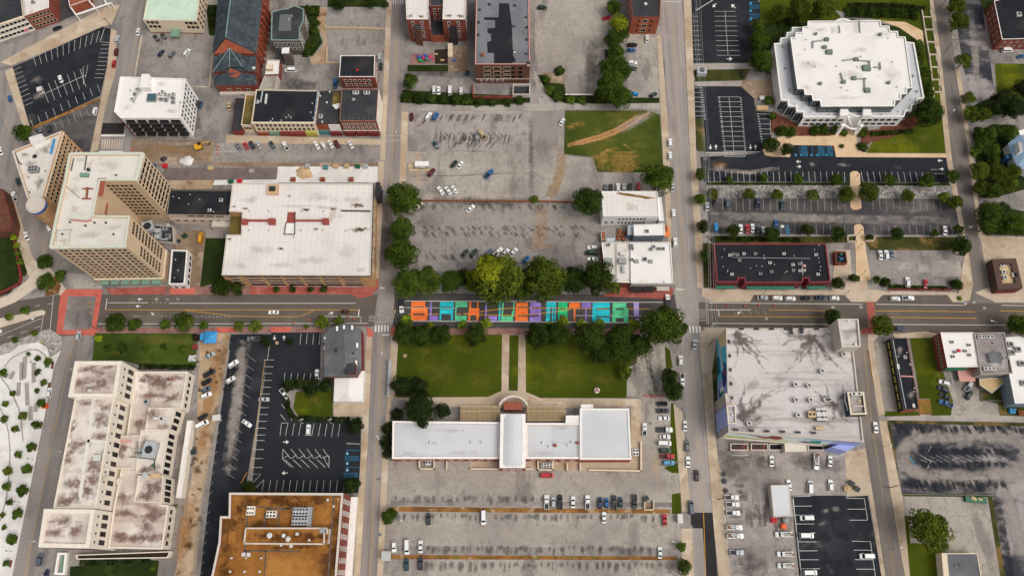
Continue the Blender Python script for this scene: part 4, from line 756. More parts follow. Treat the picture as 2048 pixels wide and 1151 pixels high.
 def flat(s,px,z,m,name='roof_patch',dz=.03):
  b=MB();b.face(ccw([G(x,y,z+dz)for x,y in px]));s.part(name,b,m)
# --- TOWER -------------------------------------------------------------------
T=Bld('office_tower','tan thirteen storey office tower with U shaped white roof at the red paved crossing','building',(240,520))
T.vol([(139,306),(286,306),(271,361),(200,361),(187,430),(260,431),(252,492),(100,494),(113,430),(130,358)],41,'wall_buff','roof_cream','trim_mint',1.0,t=.8)
for e in(6,):T.win(e,11,6,1.3,1.5,5.6,3.05,.03,.97,'none',2.1)
T.win(5,10,4,1.2,1.5,8.5,3.05,.06,.48,'none',0);T.win(5,7,3,1.2,1.5,8.5,3.05,.6,.94,'none',0)
T.win(2,10,3,1.3,1.5,8.0,3.05,.2,.98,'none',2.1);T.win(1,11,4,1.2,1.5,6.0,3.05,.05,.95,'none',1.7)
T.win(7,10,5,1.3,1.9,6.5,3.05,.1,.9,'dark',2.0);T.win(9,10,5,1.3,1.9,6.5,3.05,.1,.9,'dark',2.0);T.win(0,10,6,1.3,1.9,6.5,3.05,.05,.95,'dark',2.0);T.win(3,6,2,1.3,1.9,10,4,.3,.8)
T.finish()
for e in(6,7,8,9,0,1):T.ledge(e,39.9,.9,.55,'trim_mint')
T.ledge(6,4.3,.5,.6,'trim_cream');T.ledge(5,4.3,.4,.5,'trim_cream')
for i in range(6):T.slabs(6,[(.05+i*.15,.17+i*.15,2.9,3.3,'awning_mint',2.4,'awning')])
T.blk([(196,356),(213,356),(206,392),(191,392)],40.6,40,'wall_buff','copper_brown','roof_hatch');T.blk([(205,407),(217,407),(214,428),(201,428)],33,20,'wall_buff','copper_brown','elevator_shaft')
T.duct([(166,378),(186,378)],.5,.4,'rust');T.duct([(165,398),(183,398)],.5,.4,'rust');T.duct([(176,376),(174,398)],.7,.5,'rust');T.duct([(123,364),(160,396)],.2,.2,'rust');T.duct([(148,318),(143,342)],.3,.3,'equip_dark');T.duct([(174,312),(170,340)],.3,.3,'equip_dark');T.duct([(115,460),(113,485)],.25,.25,'galv');T.duct([(113,461),(145,460)],.25,.25,'galv');T.duct([(142,460),(139,485)],.25,.25,'galv')
T.ac(170,351,3.4,1.6,1,'awning_mint',0);T.vent(179,341,.8,1.2,'equip_dark');T.blk([(139,429),(165,427),(180,437),(172,440),(137,437)],42.2,40,'trim_salmon','trim_mint','stair_head')
T.vents([(141,445),(190,446),(213,446),(126,469),(228,469),(233,351),(172,452)],.45,'equip_dark')
A=Bld('annex','low white walled annex with black roof at the foot of the tan tower','building',(358,535))
A.vol([(343,499),(375,500),(369,568),(337,568)],6,'wall_white','roof_black','trim_white',.8,t=.5);A.win(1,1,5,1.8,1.6,1.2,1,.05,.95);A.win(2,1,2,1.5,1.6,1.2,1);A.vents([(352,520),(357,541),(350,556)],.25,'equip_white')
Mc=Bld('mechanical_yard','grey cooling plant with round fans in the tower courtyard','machinery',(318,470))
Mc.vol([(300,448),(346,452),(348,486),(306,482)],4,'wall_concrete','roof_charcoal',None,.8)
Mc.ac(300,457,5,5,3,'galv',1,.3,4,'cooling_tower');Mc.ac(318,470,2.5,5,2,'galv',2,.1);Mc.ac(330,458,3,2,1.6,'equip_grey',2);Mc.ac(338,474,2,2,1.4,'equip_grey',1);Mc.duct([(308,478),(336,480)],.6,.6,'galv');Mc.vent(338,452,.9,1.6,'galv')
BK=Bld('warehouse','beige two storey building with black roof between the tower and white roofed garage','building',(390,420))
BK.vol([(338,378),(463,379),(459,430),(332,428)],11,'wall_beige','roof_black','equip_dark',.6);BK.win(2,1,7,1.4,1.0,4.0,4,.05,.97);BK.win(2,1,4,3.5,1.0,9,4,.1,.7)
BK.ac(443,401,1.5,1.5,.9,'equip_white',1);BK.ac(420,421,1.5,1.3,.8,'equip_white',1);BK.vents([(347,394),(359,397),(381,390),(378,409),(428,424),(400,400)],.25,'equip_white');BK.slabs(2,[(0,1,6.0,6.25,'wall_concrete',.3),(.02,.35,0,4.5,'wall_concrete',3.0)])
# --- FLATIRON ----------------------------------------------------------------
F=Bld('flatiron_building','tan brick flatiron building with round white capped corner turret beside the tower','building',(90,350))
F.vol([(24,302),(124,261),(86,392),(82,404),(58,404),(54,394)],18.5,'brick_tan','roof_cream','trim_stone',.9,t=.8)
F.win(1,5,8,1.25,1.9,1.8,3.3,.03,.97,'tan',2.0);F.win(5,5,6,1.25,1.9,1.8,3.3,.03,.97,'tan',2.0);F.win(0,5,5,1.25,1.9,1.8,3.3,.05,.95,'tan',2.0);F.finish();F.ledge(1,17,.6,.5,'trim_cream');F.ledge(5,17,.6,.5,'trim_cream')
p=G(69,407,20);b=MB();b.cyl(p.x,p.y,0,4.0,17.2,20);F.part('turret',b,'brick_tan',False)
b=MB();b.cyl(p.x,p.y,17.2,4.15,1.6,20,mi=0);F.part('turret_band',b,'toy_blue');b=MB();b.cyl(p.x,p.y,18.8,4.3,.5,20);b.cyl(p.x,p.y,19.3,4.0,.7,20,3.6);F.part('turret_cap',b,'trim_stone')
F.blk([(57,275),(82,267),(90,276),(62,288)],20.5,17.6,'trim_white','roof_white','stair_head');F.ac(70,341,4,2.6,2,'equip_grey',6,.1);F.vent(70,313,1.1,.25,'equip_dark');F.duct([(110,280),(103,308)],.8,.7,'tarp_blue');F.duct([(30,306),(38,325),(44,329)],.5,.4,'equip_dark');F.vents([(58,355),(92,343),(60,385)],.3,'equip_dark')
# --- WHITE ROOF PARKING GARAGE -----------------------------------------------
g=Bld('parking_garage','tan brick parking garage under a wide white roof with rust red ducts','building',(600,460))
g.vol([(465,366),(746,367),(741,551),(443,550),(453,469),(482,469),(484,424),(458,423)],14,'brick_tan','roof_white','equip_white',.35,t=.4)
A_,B__=g.edge(2)
for i,(u,w)in enumerate(((.07,4),(.2,7),(.33,7),(.46,7),(.59,7),(.72,7),(.86,8))):
 for z,hh in((.8,2.6),(4.4,1.6),(7.6,1.6),(10.8,1.2)):g.slabs(2,[(1-u-w/2/66,1-u+w/2/66,z,z+hh,'glass_dark',.06,'garage_opening'),(1-u-w/2/66,1-u+w/2/66,z-.12,z,'trim_white',.14,'sill')])
for z in(4.4,7.6,10.8):g.win(1,1,6,4.5,1.5,z,1,.06,.94,'tan')
g.ledge(2,13.3,.35,.3,'equip_dark');g.ledge(1,13.3,.35,.3,'equip_dark')
g.flat([(462,424),(484,425),(482,469),(458,468)],9,'roof_moss','light_well')
g.blk([(482,437),(494,437),(494,447),(482,447)],15.4,13.6,'steel_red',name='duct_box');g.blk([(537,436),(550,436),(550,447),(537,447)],15.4,13.6,'steel_red',name='duct_box');g.duct([(492,442),(540,442)],.9,.7,'steel_red')
g.blk([(645,436),(657,436),(657,447),(645,447)],15.4,13.6,'steel_red',name='duct_box');g.duct([(592,442),(647,442)],.8,.7,'steel_red')
g.flat([(575,424),(591,424),(590,446),(573,446)],13.65,'steel_red','ramp_well');g.flat([(571,446),(591,446),(589,469),(568,469)],13.65,'roof_white_clean','ramp_landing');g.duct([(568,469),(589,469)],.25,.5,'equip_dark');g.duct([(591,424),(590,469)],.25,.5,'equip_dark');g.duct([(569,469),(573,445)],.25,.4,'equip_dark')
g.blk([(535,369),(557,369),(556,388),(533,388)],14.9,13.6,'trim_salmon','sand','skylight_kerb');g.ac(545,378,2.5,2,1,'equip_dark',0,z=14.9)
g.duct([(683,422),(741,423)],.5,.5,'equip_dark');
for x,y,a in((490,417,3),(668,418,3.5),(560,497,3),(714,411,6),(718,459,7),(612,419,4),(632,458,3),(468,413,2),(458,478,3),(578,392,2)):
 b=MB();b.blot(G(x,y,13.69),a*.8,a*.3);b.blot(G(x+a*.4,y,13.7),a*.5,a*.22);g.part('leaf_litter',b,'soft_leaf')
g.vents([(498,423),(538,423),(604,423),(647,423),(498,461),(538,461),(602,461),(645,461),(692,462),(588,475)],.22,'equip_dark')
b=MB();p=G(751,372,13)
for dx in(0,1.8):b.tube((p.x+dx,p.y-4,0),(p.x+dx,p.y-4,13),.12)
for z in(4,8,12):b.box(p.x+.9,p.y-1,z,2.2,7,.15)
g.part('fire_escape',b,'equip_dark')
# --- WHITE FIVE STOREY -------------------------------------------------------
w=Bld('apartment_block','white five storey block with dark balconies and a white roof beside the church','building',(320,240))
w.vol([(240,153),(371,157),(360,236),(241,236),(228,223)],17,'wall_white','roof_white_clean','trim_white',.8,t=.5)
w.win(1,5,4,1.2,1.5,1.6,3.2,.06,.94,'none',2.0);w.win(0,5,6,1.3,1.9,1.6,3.2,.08,.92,'none',2.2)
for r in range(4):
 z=2.6+r*3.4
 w.slabs(2,[(.03,.97,z,z+2.5,'glass_dark',.05,'balcony_opening')])
 for c in range(5):w.slabs(2,[(.04+c*.19,.04+c*.19+.15,z,z+1.0,'equip_dark',1.3,'balcony'),(.035+c*.19+.155,.035+c*.19+.18,z,z+2.5,'wall_concrete',.5,'column')])
w.slabs(3,[(.1,.9,1,12,'shop_maroon',.3,'banner_sign')])
w.blk([(283,148),(298,148),(298,175),(279,175)],20,16.2,'wall_white','roof_white_clean','stair_head');w.blk([(295,187),(312,187),(311,202),(293,202)],17.4,16.2,'equip_grey','glass_sky','skylight')
for x,y in((320,190),(326,185),(332,190),(323,200),(340,192),(348,190),(347,198),(266,200),(271,190),(276,180),(333,202),(347,206)):w.ac(x,y,1.6,1.3,1,'equip_grey' if x%2 else 'equip_white',1)
w.duct([(268,207),(278,184)],.5,.5,'galv');w.duct([(316,198),(345,196)],.6,.5,'galv');w.vents([(262,182),(300,178),(361,206)],.4)
# --- MINT ROOF ---------------------------------------------------------------
m_=Bld('office_building','cream office with flat mint green roof and small green entrance canopy','building',(345,30))
m_.vol([(299,-30),(403,-30),(393,42),(286,40)],10,'wall_cream','roof_mint','trim_cream',.3);m_.win(2,2,2,1.3,1.7,4.2,3.2,.04,.22,'dark',2);m_.win(2,2,2,1.3,1.7,4.2,3.2,.76,.94,'dark',2);m_.win(1,3,6,1.2,1.6,1.4,3,.03,.97,'dark',0);m_.win(3,3,6,1.2,1.6,1.4,3,.03,.97)
m_.slabs(2,[(.4,.57,2.9,3.3,'awning_mint',4.5,'entrance_canopy'),(0,1,0,.5,'brick_red',.12,'plinth')]);m_.vents([(360,33),(340,10),(376,9)],.25,'equip_white')
# --- TOP LEFT ROW ------------------------------------------------------------
r1=Bld('commercial_row','cream stone shop row with white framed windows at the top left corner','building',(40,70))
r1 .vol([(-60,10),(40,-20),(47,32),(-30,58)],11,'wall_limestone','roof_charcoal','trim_cream',.6);r1 .win(2,3,9,2.2,1.7,1.5,3.2,.02,.98,'white');r1 .ledge(2,10.3,.5,.4,'trim_cream');r1 .slabs(2,[(.15,.22,2.6,3,'pink',1.4,'awning')])
r2=Bld('brick_row_house','arch windowed red brick row building with white roof at the top left','building',(95,40))
r2 .vol([(42,-30),(96,-40),(98,15),(49,32)],11,'brick_red','roof_white','trim_white',.5);r2 .win(2,3,6,1.2,1.8,1.5,3.2,.05,.95,'tan');r2 .ac(67,6,1.6,1.4,1,'equip_grey',1);r2 .ledge(2,10.2,.6,.4,'copper_brown')
r3=Bld('parking_deck','open parking deck with brick top and white beams at the top left edge','building',(170,10))
r3 .vol([(131,-30),(176,-40),(176,0),(139,13)],5.5,'brick_orange','copper_brown','trim_white',.4);
b=MB()
for a,c in(((140,13),(152,30)),((176,0),(190,16)),((205,-8),(212,6)),((152,30),(222,6)),((140,13),(222,-16))):p,q=G(*a,4.5),G(*c,4.5);b.tube(p,q,.4);b.tube((q.x,q.y,0),q,.3)
r3 .part('beam',b,'trim_white')
# --- CHURCH ------------------------------------------------------------------
ch=Bld('church','red brick church with long slate gable roof and hipped porches','church',(470,150))
def roofmesh(bld,faces,mat,name='roof'):
 b=MB()
 for f in faces:b.face([G(x,y,z)for x,y,z in f])
 o=bld.part(name,b,mat)
 return o
ch.vol([(442,-40),(527,-40),(512,106),(427,106)],12,'brick_red','roof_slate',None,0)
roofmesh(ch,[[(465,-45,18),(440,-45,12),(425,108,12),(451,76,18)][::-1],[(465,-45,18),(451,76,18),(513,108,12),(529,-45,12)][::-1]],'roof_slate')
roofmesh(ch,[[(451,78,17.6),(428,107,12),(511,107,12)]],'brick_orange','gable');ch.duct([(464,-20),(452,74)],.4,.3,'trim_verdigris',z=17.9,name='ridge_cap')
ch.vol([(428,106),(512,106),(513,142),(427,143)],9.5,'brick_red','roof_slate',None,0)
roofmesh(ch,[[(459,96,14),(437,112,10.5),(426,144,9.5),(459,134,11)],[(459,96,14),(459,134,11),(485,134,10.6)],[(459,96,14),(485,134,10.6),(513,142,9.5),(484,112,10.5)],[(426,144,9.5),(446,142,9.6),(459,134,11)],[(485,134,10.6),(513,142,9.5),(490,143,9.5)]],'roof_slate')
b=MB()
for q in((437,112,10.5),(426,144,9.5),(485,134,10.6),(459,134,11),(484,112,10.5)):b.tube(G(459,96,14),G(*q),.15)
ch.part('ridge_cap',b,'trim_verdigris')
ch.vol([(431,147),(511,147),(514,170),(432,171)],7,'brick_red','roof_slate',None,0)
roofmesh(ch,[[(446,146,10),(431,171,7),(514,170,7),(496,146,10)],[(446,146,10),(427,158,7.2),(431,171,7)],[(496,146,10),(514,170,7),(514,158,7.2)]],'roof_slate');roofmesh(ch,[[(460,136,10.5),(455,152,9.2),(472,156,9.2),(483,146,10)]],'brick_orange','gable')
ch.win(2,1,3,1.4,2.0,2.2,3,.15,.85,'tan');ch.slabs(2,[(0,1,0,1.6,'wall_concrete',1.5,'plinth')])
A1=[(529-i*2.2,8+i*13)for i in range(8)]
for x,y in A1:
 p=G(x-2,y,11);b=MB();b.box(p.x+.6,p.y,0,2.2,.9,11,tx=.5);ch.part('buttress',b,'brick_orange')
ch.ac(508,137,1.4,1.4,.5,'equip_white',0,z=9.8)
# --- STONE MANSION etc -------------------------------------------------------
mn=Bld('stone_mansion','grey stone mansion with slate roof and bay corner behind the church','building',(580,70))
mn.vol([(543,24),(560,19),(575,17),(589,11),(608,18),(607,44),(600,56),(599,81),(542,81)],11.5,'stone_grey','roof_charcoal','trim_verdigris',.35,t=.5)
mn.flat([(560,29),(584,29),(582,62),(557,62)],11.15,'roof_gunmetal');mn.win(7,2,6,1.2,1.8,4.4,3.4,.04,.96,'sash');mn.win(6,3,3,1.1,1.7,1.4,3.4,.1,.9,'sash');mn.win(4,2,3,1.1,1.7,3,3.6,.1,.9,'sash');mn.vents([(579,38),(578,42),(584,33)],.3,'equip_white')
mn.blk([(564,96),(579,95),(578,107),(563,107)],10,0,'stone_grey','roof_white_clean','stair_tower');mn.blk([(553,99),(564,99),(563,116),(552,116)],5,0,'stone_grey','roof_charcoal','rear_wing')
wa=Bld('annex','small brick annex with white roof and chimney beside the church','building',(545,135))
wa.vol([(535,120),(559,120),(557,148),(530,149)],5.5,'brick_red','roof_white_clean','trim_white',.3);wa.blk([(533,127),(544,127),(544,138),(531,138)],7.2,5,'tan_deck','trim_cream','chimney');wa.vol([(530,149),(556,149),(551,178),(518,178)],4.5,'wall_concrete','conc_grey',None,.3)
bb=Bld('brick_building','square red brick building with plain black roof by the left street','building',(715,140))
bb.vol([(681,111),(750,111),(749,154),(678,154)],9.5,'brick_red','roof_black','trim_white',.4);bb.win(2,2,6,1.1,1.8,2,3.6,.12,.92,'sash');bb.win(1,2,5,1.1,1.8,2,3.6,.08,.92,'sash');bb.ac(715,141,1,1,.5,'sign_red',0)
cr=Bld('shop_block','long cream two storey shop block with black roof and coloured storefronts','building',(565,250))
cr.vol([(512,179),(637,181),(629,245),(503,245)],11,'wall_cream','roof_black','trim_cream',.5);cr.win(2,2,13,1.0,1.7,4.3,3.3,.03,.97,'dark');cr.ledge(2,10.4,.5,.4,'trim_cream')
cr.slabs(2,[(.01,.12,0,2.9,'wall_ivory',.5,'storefront'),(.13,.28,0,3,'wall_steelblue',.4,'storefront'),(.29,.46,.2,3.2,'awning_red',1.2,'awning'),(.47,.62,.2,3.2,'awning_red',.9,'awning'),(.63,.8,.2,3.2,'awning_mint',.8,'awning'),(.81,.99,.2,3.2,'brick_orange',.8,'awning')])
cr.slabs(2,[(.02,.2,.1,3.3,'awning_yellow',1.3,'awning'),(.2,.36,.2,3.35,'awning_red',1.3,'awning')])
cr.duct([(534,191),(532,208)],.9,.8,'equip_white');cr.ac(514,205,2.2,1.6,1,'equip_white',1);cr.duct([(526,182),(522,205)],.6,.4,'galv');cr.vents([(578,232),(573,236),(582,236),(542,243),(563,242),(546,239),(622,226),(625,208),(627,237)],.3,'equip_white');cr.slabs(1,[(.02,.98,10.9,11.5,'wall_steelblue',-.5,'parapet_cap')])
for e in(1,):cr.slabs(e,[(.1+i*.2,.13+i*.2,11.0,11.7,'trim_white',.2,'parapet_block')for i in range(5)])
cr.vol([(491,188),(511,190),(502,251),(482,250)],7,'wall_cream','roof_moss','trim_cream',.4);cr.win(2,1,3,.9,1.5,3.6,1,.1,.9);cr.vol([(471,196),(489,197),(482,261),(464,261)],4.5,'awning_red','roof_charcoal','equip_dark',.5)
mg=Bld('shop_building','narrow grey roofed shop with painted front between cream and brick shops','building',(655,240))
mg.vol([(639,182),(683,181),(679,248),(631,248)],9,'brick_orange','roof_charcoal','equip_dark',.35);mg.slabs(2,[(.0,.48,.2,8.6,'wall_white',.25,'storefront'),(.02,.5,.1,3,'shop_maroon',1.3,'awning'),(.52,.98,.1,3.6,'awning_teal',.7,'awning')]);mg.win(2,1,3,1.2,1.9,4.6,1,.05,.45,'white')
mg.blk([(667,182),(682,182),(679,207),(664,210)],8.72,8.5,'equip_dark','roof_moss','light_well');mg.flat([(664,210),(680,206),(681,214),(672,219)],8.75,'conc_white');mg.ac(642,234,1.8,1.8,1,'equip_white',1);mg.vents([(654,206),(645,245),(660,185),(641,193)],.5,'equip_white')
rb=Bld('brick_building','red brick corner shop building with white framed windows and blue black roof','building',(720,240))
rb.vol([(683,178),(757,178),(753,242),(679,242)],12,'brick_red','roof_charcoal','brick_red',.5);rb.win(2,2,8,1.0,1.9,4.6,3.5,.03,.97,'sash');rb.slabs(1,[(.01,.99,0,11.9,'wall_ivory',.15,'side_wall')]);rb.slabs(2,[(.02+i*.33,.3+i*.33,.1,2.9,'shop_maroon',1.2,'awning')for i in range(3)]);rb.ledge(2,3.4,.3,.3,'trim_cream');rb.ac(712,187,3,1.5,1.1,'equip_white',2);rb.ac(734,187,3,1.5,1.1,'equip_white',2);rb.vent(707,199,.9,.2,'equip_grey')
rb.vents([(688+i*10,238)for i in range(7)],.18)
# --- TOP MIDDLE --------------------------------------------------------------
us=Bld('apartment_house','U shaped dark red brick apartment house with two white roofs','building',(870,60))
us.vol([(810,-40),(859,-40),(856,39),(813,39)],17,'brick_red','roof_white','trim_white',.5);us.win(2,4,2,1.1,1.8,3,3.5,.1,.95,'sash');us.win(1,4,6,1.1,1.8,3,3.5,.05,.95,'sash');us.blk([(829,42),(841,41),(841,60),(828,57)],13,0,'brick_brown','roof_charcoal','rear_porch')
us.vol([(888,-40),(933,-40),(930,39),(885,39)],17,'brick_red','roof_white','trim_white',.5);us.win(2,4,2,1.1,1.8,3,3.5,.1,.95,'sash');us.win(3,4,6,1.1,1.8,3,3.5,.05,.95,'sash');us.win(1,4,6,1.1,1.8,3,3.5,.05,.95,'sash');us.blk([(900,42),(914,42),(913,60),(900,60)],12,0,'equip_dark','roof_black','rear_porch')
us.vol([(860,-40),(887,-40),(886,12),(860,12)],16,'brick_red','roof_charcoal',None,.4);us.win(2,3,2,1.1,1.8,5,3.5,.1,.9,'sash');us.vol([(860,34),(887,34),(888,72),(861,72)],5,'brick_orange','roof_charcoal',None,.4)
us.vents([(835,11),(909,12)],.7,'equip_dark');us.ac(838,36,2,1,.8,'rust',0)
for q in([(815,28),(826,28),(824,36),(814,36)],[(833,30),(851,31),(851,36),(835,36)],[(912,27),(928,28),(926,37),(913,36)],[(892,30),(902,26),(906,34),(893,36)]):cx_=sum(a for a,c in q)/4;cy_=sum(c for a,c in q)/4;b=MB();b.blot(G(cx_,cy_,16.53),2.6,1.4);us.part('roof_stain',b,'soft_leaf')
wh=Bld('brick_warehouse','tall brown brick warehouse with grey roof patched in black','building',(1005,90))
wh.vol([(953,-40),(1058,-40),(1060,129),(950,129)],15.5,'brick_brown','roof_greypatch','trim_salmon',.6,t=.5);wh.win(2,3,2,3.4,1.8,4.8,3.4,.42,.78,'tan',5.0);wh.win(2,3,2,1.6,1.8,4.8,3.4,.1,.38,'dark');wh.win(2,1,5,.9,1.2,2.0,1,.45,.95,'white');wh.ledge(2,3.6,.25,.2,'trim_stone')
wh.flat([(998,7),(1018,7),(1024,55),(1026,110),(1032,122),(1020,128),(988,128),(988,106),(975,106),(974,84),(982,82),(982,68),(975,66),(975,57),(990,56),(990,41),(968,40),(968,35),(997,35)],14.9,'roof_black')
for x,y in((979,9),(1029,11),(959,20),(1027,53),(1028,103),(1052,35),(1053,55),(1053,80),(1052,108),(957,45),(956,70)):wh.flat([(x+4*math.cos(a),y+3*math.sin(a)*U(.7,1.3))for a in range(6)],14.92,'roof_charcoal','roof_stain')
wh.ac(1029,106,.9,.9,.7,'equip_white',0);wh.vent(966,112,.9,1.4,'rust');wh.blk([(1054,123),(1060,123),(1060,129),(1054,129)],16.5,15,'trim_cream','equip_dark','chimney');wh.vents([(1049,65),(1049,68),(958,124)],.3)
ru=Bld('ruined_wall','low red brick ruin wall and roofless concrete room below the brown warehouse','wall',(990,190))
b=MB();
for a,c in(((946,193),(1025,193)),((945,168),(946,193))):
 p,q=G(*a,2),G(*c,2);d=q-p;m2=(p+q)/2;b.box(m2 .x,m2 .y,0,d.length,.5,2.2,math.atan2(d.y,d.x))
ru.part('brick_wall',b,'brick_red');ru.vol([(1026,168),(1060,168),(1060,189),(1025,189)],3,'wall_concrete','roof_charcoal','trim_stone',1.6,t=.4)
rw=Bld('retaining_wall','low brick edge wall at the south end of the bleached lot','wall',(1170,193));b=MB();p,q=G(1130,192),G(1186,192);m2=(p+q)/2;b.box(m2 .x,m2 .y,0,(q-p).length,.5,1.2);rw.part('brick_wall',b,['brick_crimson']);b=MB();b.box(m2 .x,m2 .y,1.2,(q-p).length,.6,.12);rw.part('coping',b,'trim_white')
eb=Bld('brick_building','dark roofed red brick building with arched balcony openings at the top edge','building',(1290,50))
eb.vol([(1261,-40),(1322,-40),(1320,35),(1264,35)],13,'brick_orange','roof_charcoal','awning_red',.5);eb.win(2,3,1,2.6,2.0,2.2,3.6,.3,.7,'tan');eb.win(2,3,2,.9,1.4,2.4,3.6,.05,.95,'dark',0);eb.win(3,3,5,1,1.6,2.4,3.6,.05,.95,'sash');eb.win(1,3,5,1,1.6,2.4,3.6,.05,.95,'sash');eb.ac(1291,9,1.4,1.4,.6,'equip_white',0)
# --- CENTRE RIGHT ------------------------------------------------------------
e1=Bld('white_building','white painted two storey building with stained white roof and dark small windows','building',(1260,420))
e1 .vol([(1203,382),(1315,382),(1318,431),(1206,432)],10,'wall_white','roof_white','trim_white',.3);e1 .win(2,2,8,1.0,1.3,2.2,3.6,.2,.72,'none');e1 .win(2,1,2,1.2,1.5,2.4,3,.75,.97,'none');e1 .win(1,2,3,1.3,1.6,2,3.5,.1,.9)
e1 .vol([(1316,394),(1323,394),(1328,441),(1318,441)],6,'wall_white','roof_white_clean','trim_white',.3)
e1 .flat([(1232,384),(1252,386),(1314,396),(1296,397),(1250,391)],9.7,'median_dry','rust_stain');e1 .ac(1270,396,1.8,1.6,1,'equip_grey',1);e1 .ac(1232,411,.9,.9,.6,'sign_red',0);e1 .duct([(1222,401),(1232,401)],.4,.5,'equip_grey');e1 .vents([(1241,412),(1275,419),(1220,421)],.5,'equip_grey')
e2=Bld('metal_shed','white roofed shed with blue grey metal side and orange awning in the middle','building',(1298,470))
e2 .vol([(1267,449),(1329,447),(1330,470),(1268,471)],6.5,'wall_steelblue','roof_white_clean','trim_white',.3);e2 .slabs(1,[(.05,.95,3.6,4.0,'awning_orange',2.6,'awning'),(.02,.5,4.4,4.8,'copper_brown',1.6,'awning')]);e2 .ac(1294,463,1.5,1.3,1,'equip_grey',1);e2 .vol([(1255,450),(1267,449),(1267,470),(1255,470)],4,'wall_steelblue','roof_metal',None,.1)
e3=Bld('shop_building','single storey white roofed corner shop with black awnings beside the mural street','building',(1280,560))
e3 .vol([(1203,484),(1261,484),(1262,565),(1212,564)],6.5,'brick_red','roof_cream','trim_white',.35);e3 .vol([(1261,484),(1341,484),(1347,566),(1262,566)],7,'wall_grey','roof_white_clean','trim_white',.4);e3 .slabs(2,[(.06,.36,2.4,2.8,'wall_concrete',2.0,'awning'),(.42,.68,2.2,2.9,'awning_black',2.6,'awning'),(.72,.98,2.2,2.9,'awning_black',2.6,'awning')]);e3 .win(2,1,12,1.2,1,5,1,.02,.98,'white');e3 .win(1,1,6,1.6,1.8,1.2,1,.05,.95,'dark')
for q in((1244,508,2),(1217,522,3.2),(1244,522,3.4),(1273,523,1.8),(1301,523,1.8)):e3 .ac(q[0],q[1],q[2],q[2]*.8,.8,'equip_grey' if q[1]>515 else 'equip_white',0)
for q in((1217,490),(1263,492),(1264,498),(1307,494),(1302,499),(1317,498),(1326,498),(1264,520),(1289,520),(1290,518)):e3 .ac(q[0],q[1],1.5,1.2,.9,'equip_grey',1)
e3 .duct([(1246,533),(1247,545)],1.2,.9,'galv');e3 .duct([(1233,486),(1233,562)],.25,.3,'equip_grey');e3 .vents([(1260,560),(1328,564),(1236,560)],.3)
cy=Bld('storage_yard','cluttered brick yard with small grey sheds behind the corner shop','yard',(1228,470));cy.vol([(1202,462),(1212,462),(1212,480),(1202,480)],3,'wall_grey','copper_brown',None,.2);cy.vol([(1212,474),(1232,474),(1230,484),(1211,484)],3,'wall_steelblue','roof_metal',None,.1);b=MB()
for i in range(14):p=G(1234+R()*18,460+R()*20);b.box(p.x,p.y,0,U(.6,2),U(.5,1.4),U(.4,1.3),U(0,3))
cy.part('scrap_heap',b,'rust')
# --- OFFICE WITH STEPPED ROOF ------------------------------------------------
of=Bld('office_building','broad white stepped office block with glass corners and white roof at upper right','building',(1700,150))
Z=lambda L:[(1500+x/3.597,y/3.597)for x,y in L]
of.vol(Z([(378,195),(415,190),(940,190),(1000,230),(1065,262),(1128,300),(1182,306),(1255,706),(1208,712),(1206,752),(1168,756),(1164,797),(1124,798),(1110,840),(385,843),(383,806),(333,803),(330,765),(275,762),(270,722),(222,720),(172,312),(218,308),(218,272),(262,268),(264,232),(300,229),(302,195)]),8.5,'wall_white','roof_metal','trim_white',.8,t=.7,rname='terrace')
nE=len(of.P)
south=max(range(nE),key=lambda i:(of.P[i]-of.P[(i+1)%nE]).length if of.P[i].x>of.P[(i+1)%nE].x else 0)
of.win(south,2,6,2.3,1.5,1.6,3.4,.03,.42,'none');of.win(south,2,6,2.3,1.5,1.6,3.4,.58,.97,'none')
for i in range(nE):
 A_,B__=of.edge(i);d=(B__-A_);L_=d.length
 if i!=south and L_<22 and min(A_.y,B__.y)<G(0,200,8)[1]:of.slabs(i,[(.06,.94,.6,7.2,'curtain_glass',.04,'curtain_wall')])
 if i!=south and L_>40 and A_.x<200 and B__.x<200:of.win(i,2,12,2.0,1.5,1.6,3.4,.04,.96,'none')
of.vol(Z([(415,150),(608,150),(760,148),(940,145),(945,184),(1003,186),(1008,222),(1064,224),(1070,262),(1120,265),(1170,635),(1132,637),(1130,677),(1090,679),(1088,720),(1047,722),(1043,765),(510,767),(503,725),(450,724),(444,685),(393,683),(387,642),(340,641),(290,270),(325,268),(330,232),(375,230),(378,192),(413,190)]),13,'curtain_glass','roof_white_clean','trim_white',.4,t=.6,zb=7.7)
for x,y,s_ in((548,290,2),(533,345,1.8),(567,380,2.8),(760,432,2),(835,495,3.6),(840,655,2.6),(745,568,2),(670,595,1.8),(470,250,1.2),(932,254,1.4),(502,607,1.4),(993,600,1.4)):p=Z([(x,y)])[0];of.ac(p[0],p[1],s_,s_*.8,1.3,'equip_green',0)
for L in([(450,350),(450,305),(540,292)],[(770,440),(858,445),(858,488)],[(650,530),(668,590)],[(760,572),(835,570)],[(822,570),(824,650)],[(890,488),(940,488)],[(932,455),(935,505)],[(665,440),(735,430)]):of.duct(Z(L),.6,.5,'equip_grey')
for x,y in((395,360),(420,460),(620,480),(795,410),(1055,630),(465,485),(700,655),(990,280),(400,290),(1020,450),(655,635),(770,485)):p=Z([(x,y)])[0];of.vent(p[0],p[1],.3)
for q in([(575,190),(640,190),(645,240),(585,242)],[(740,155),(785,152),(790,238),(745,240)]):of.flat(Z(q),12.6,'roof_cream','roof_well');of.duct(Z([q[1],q[2]]),.4,.4,'equip_grey',z=12.6)
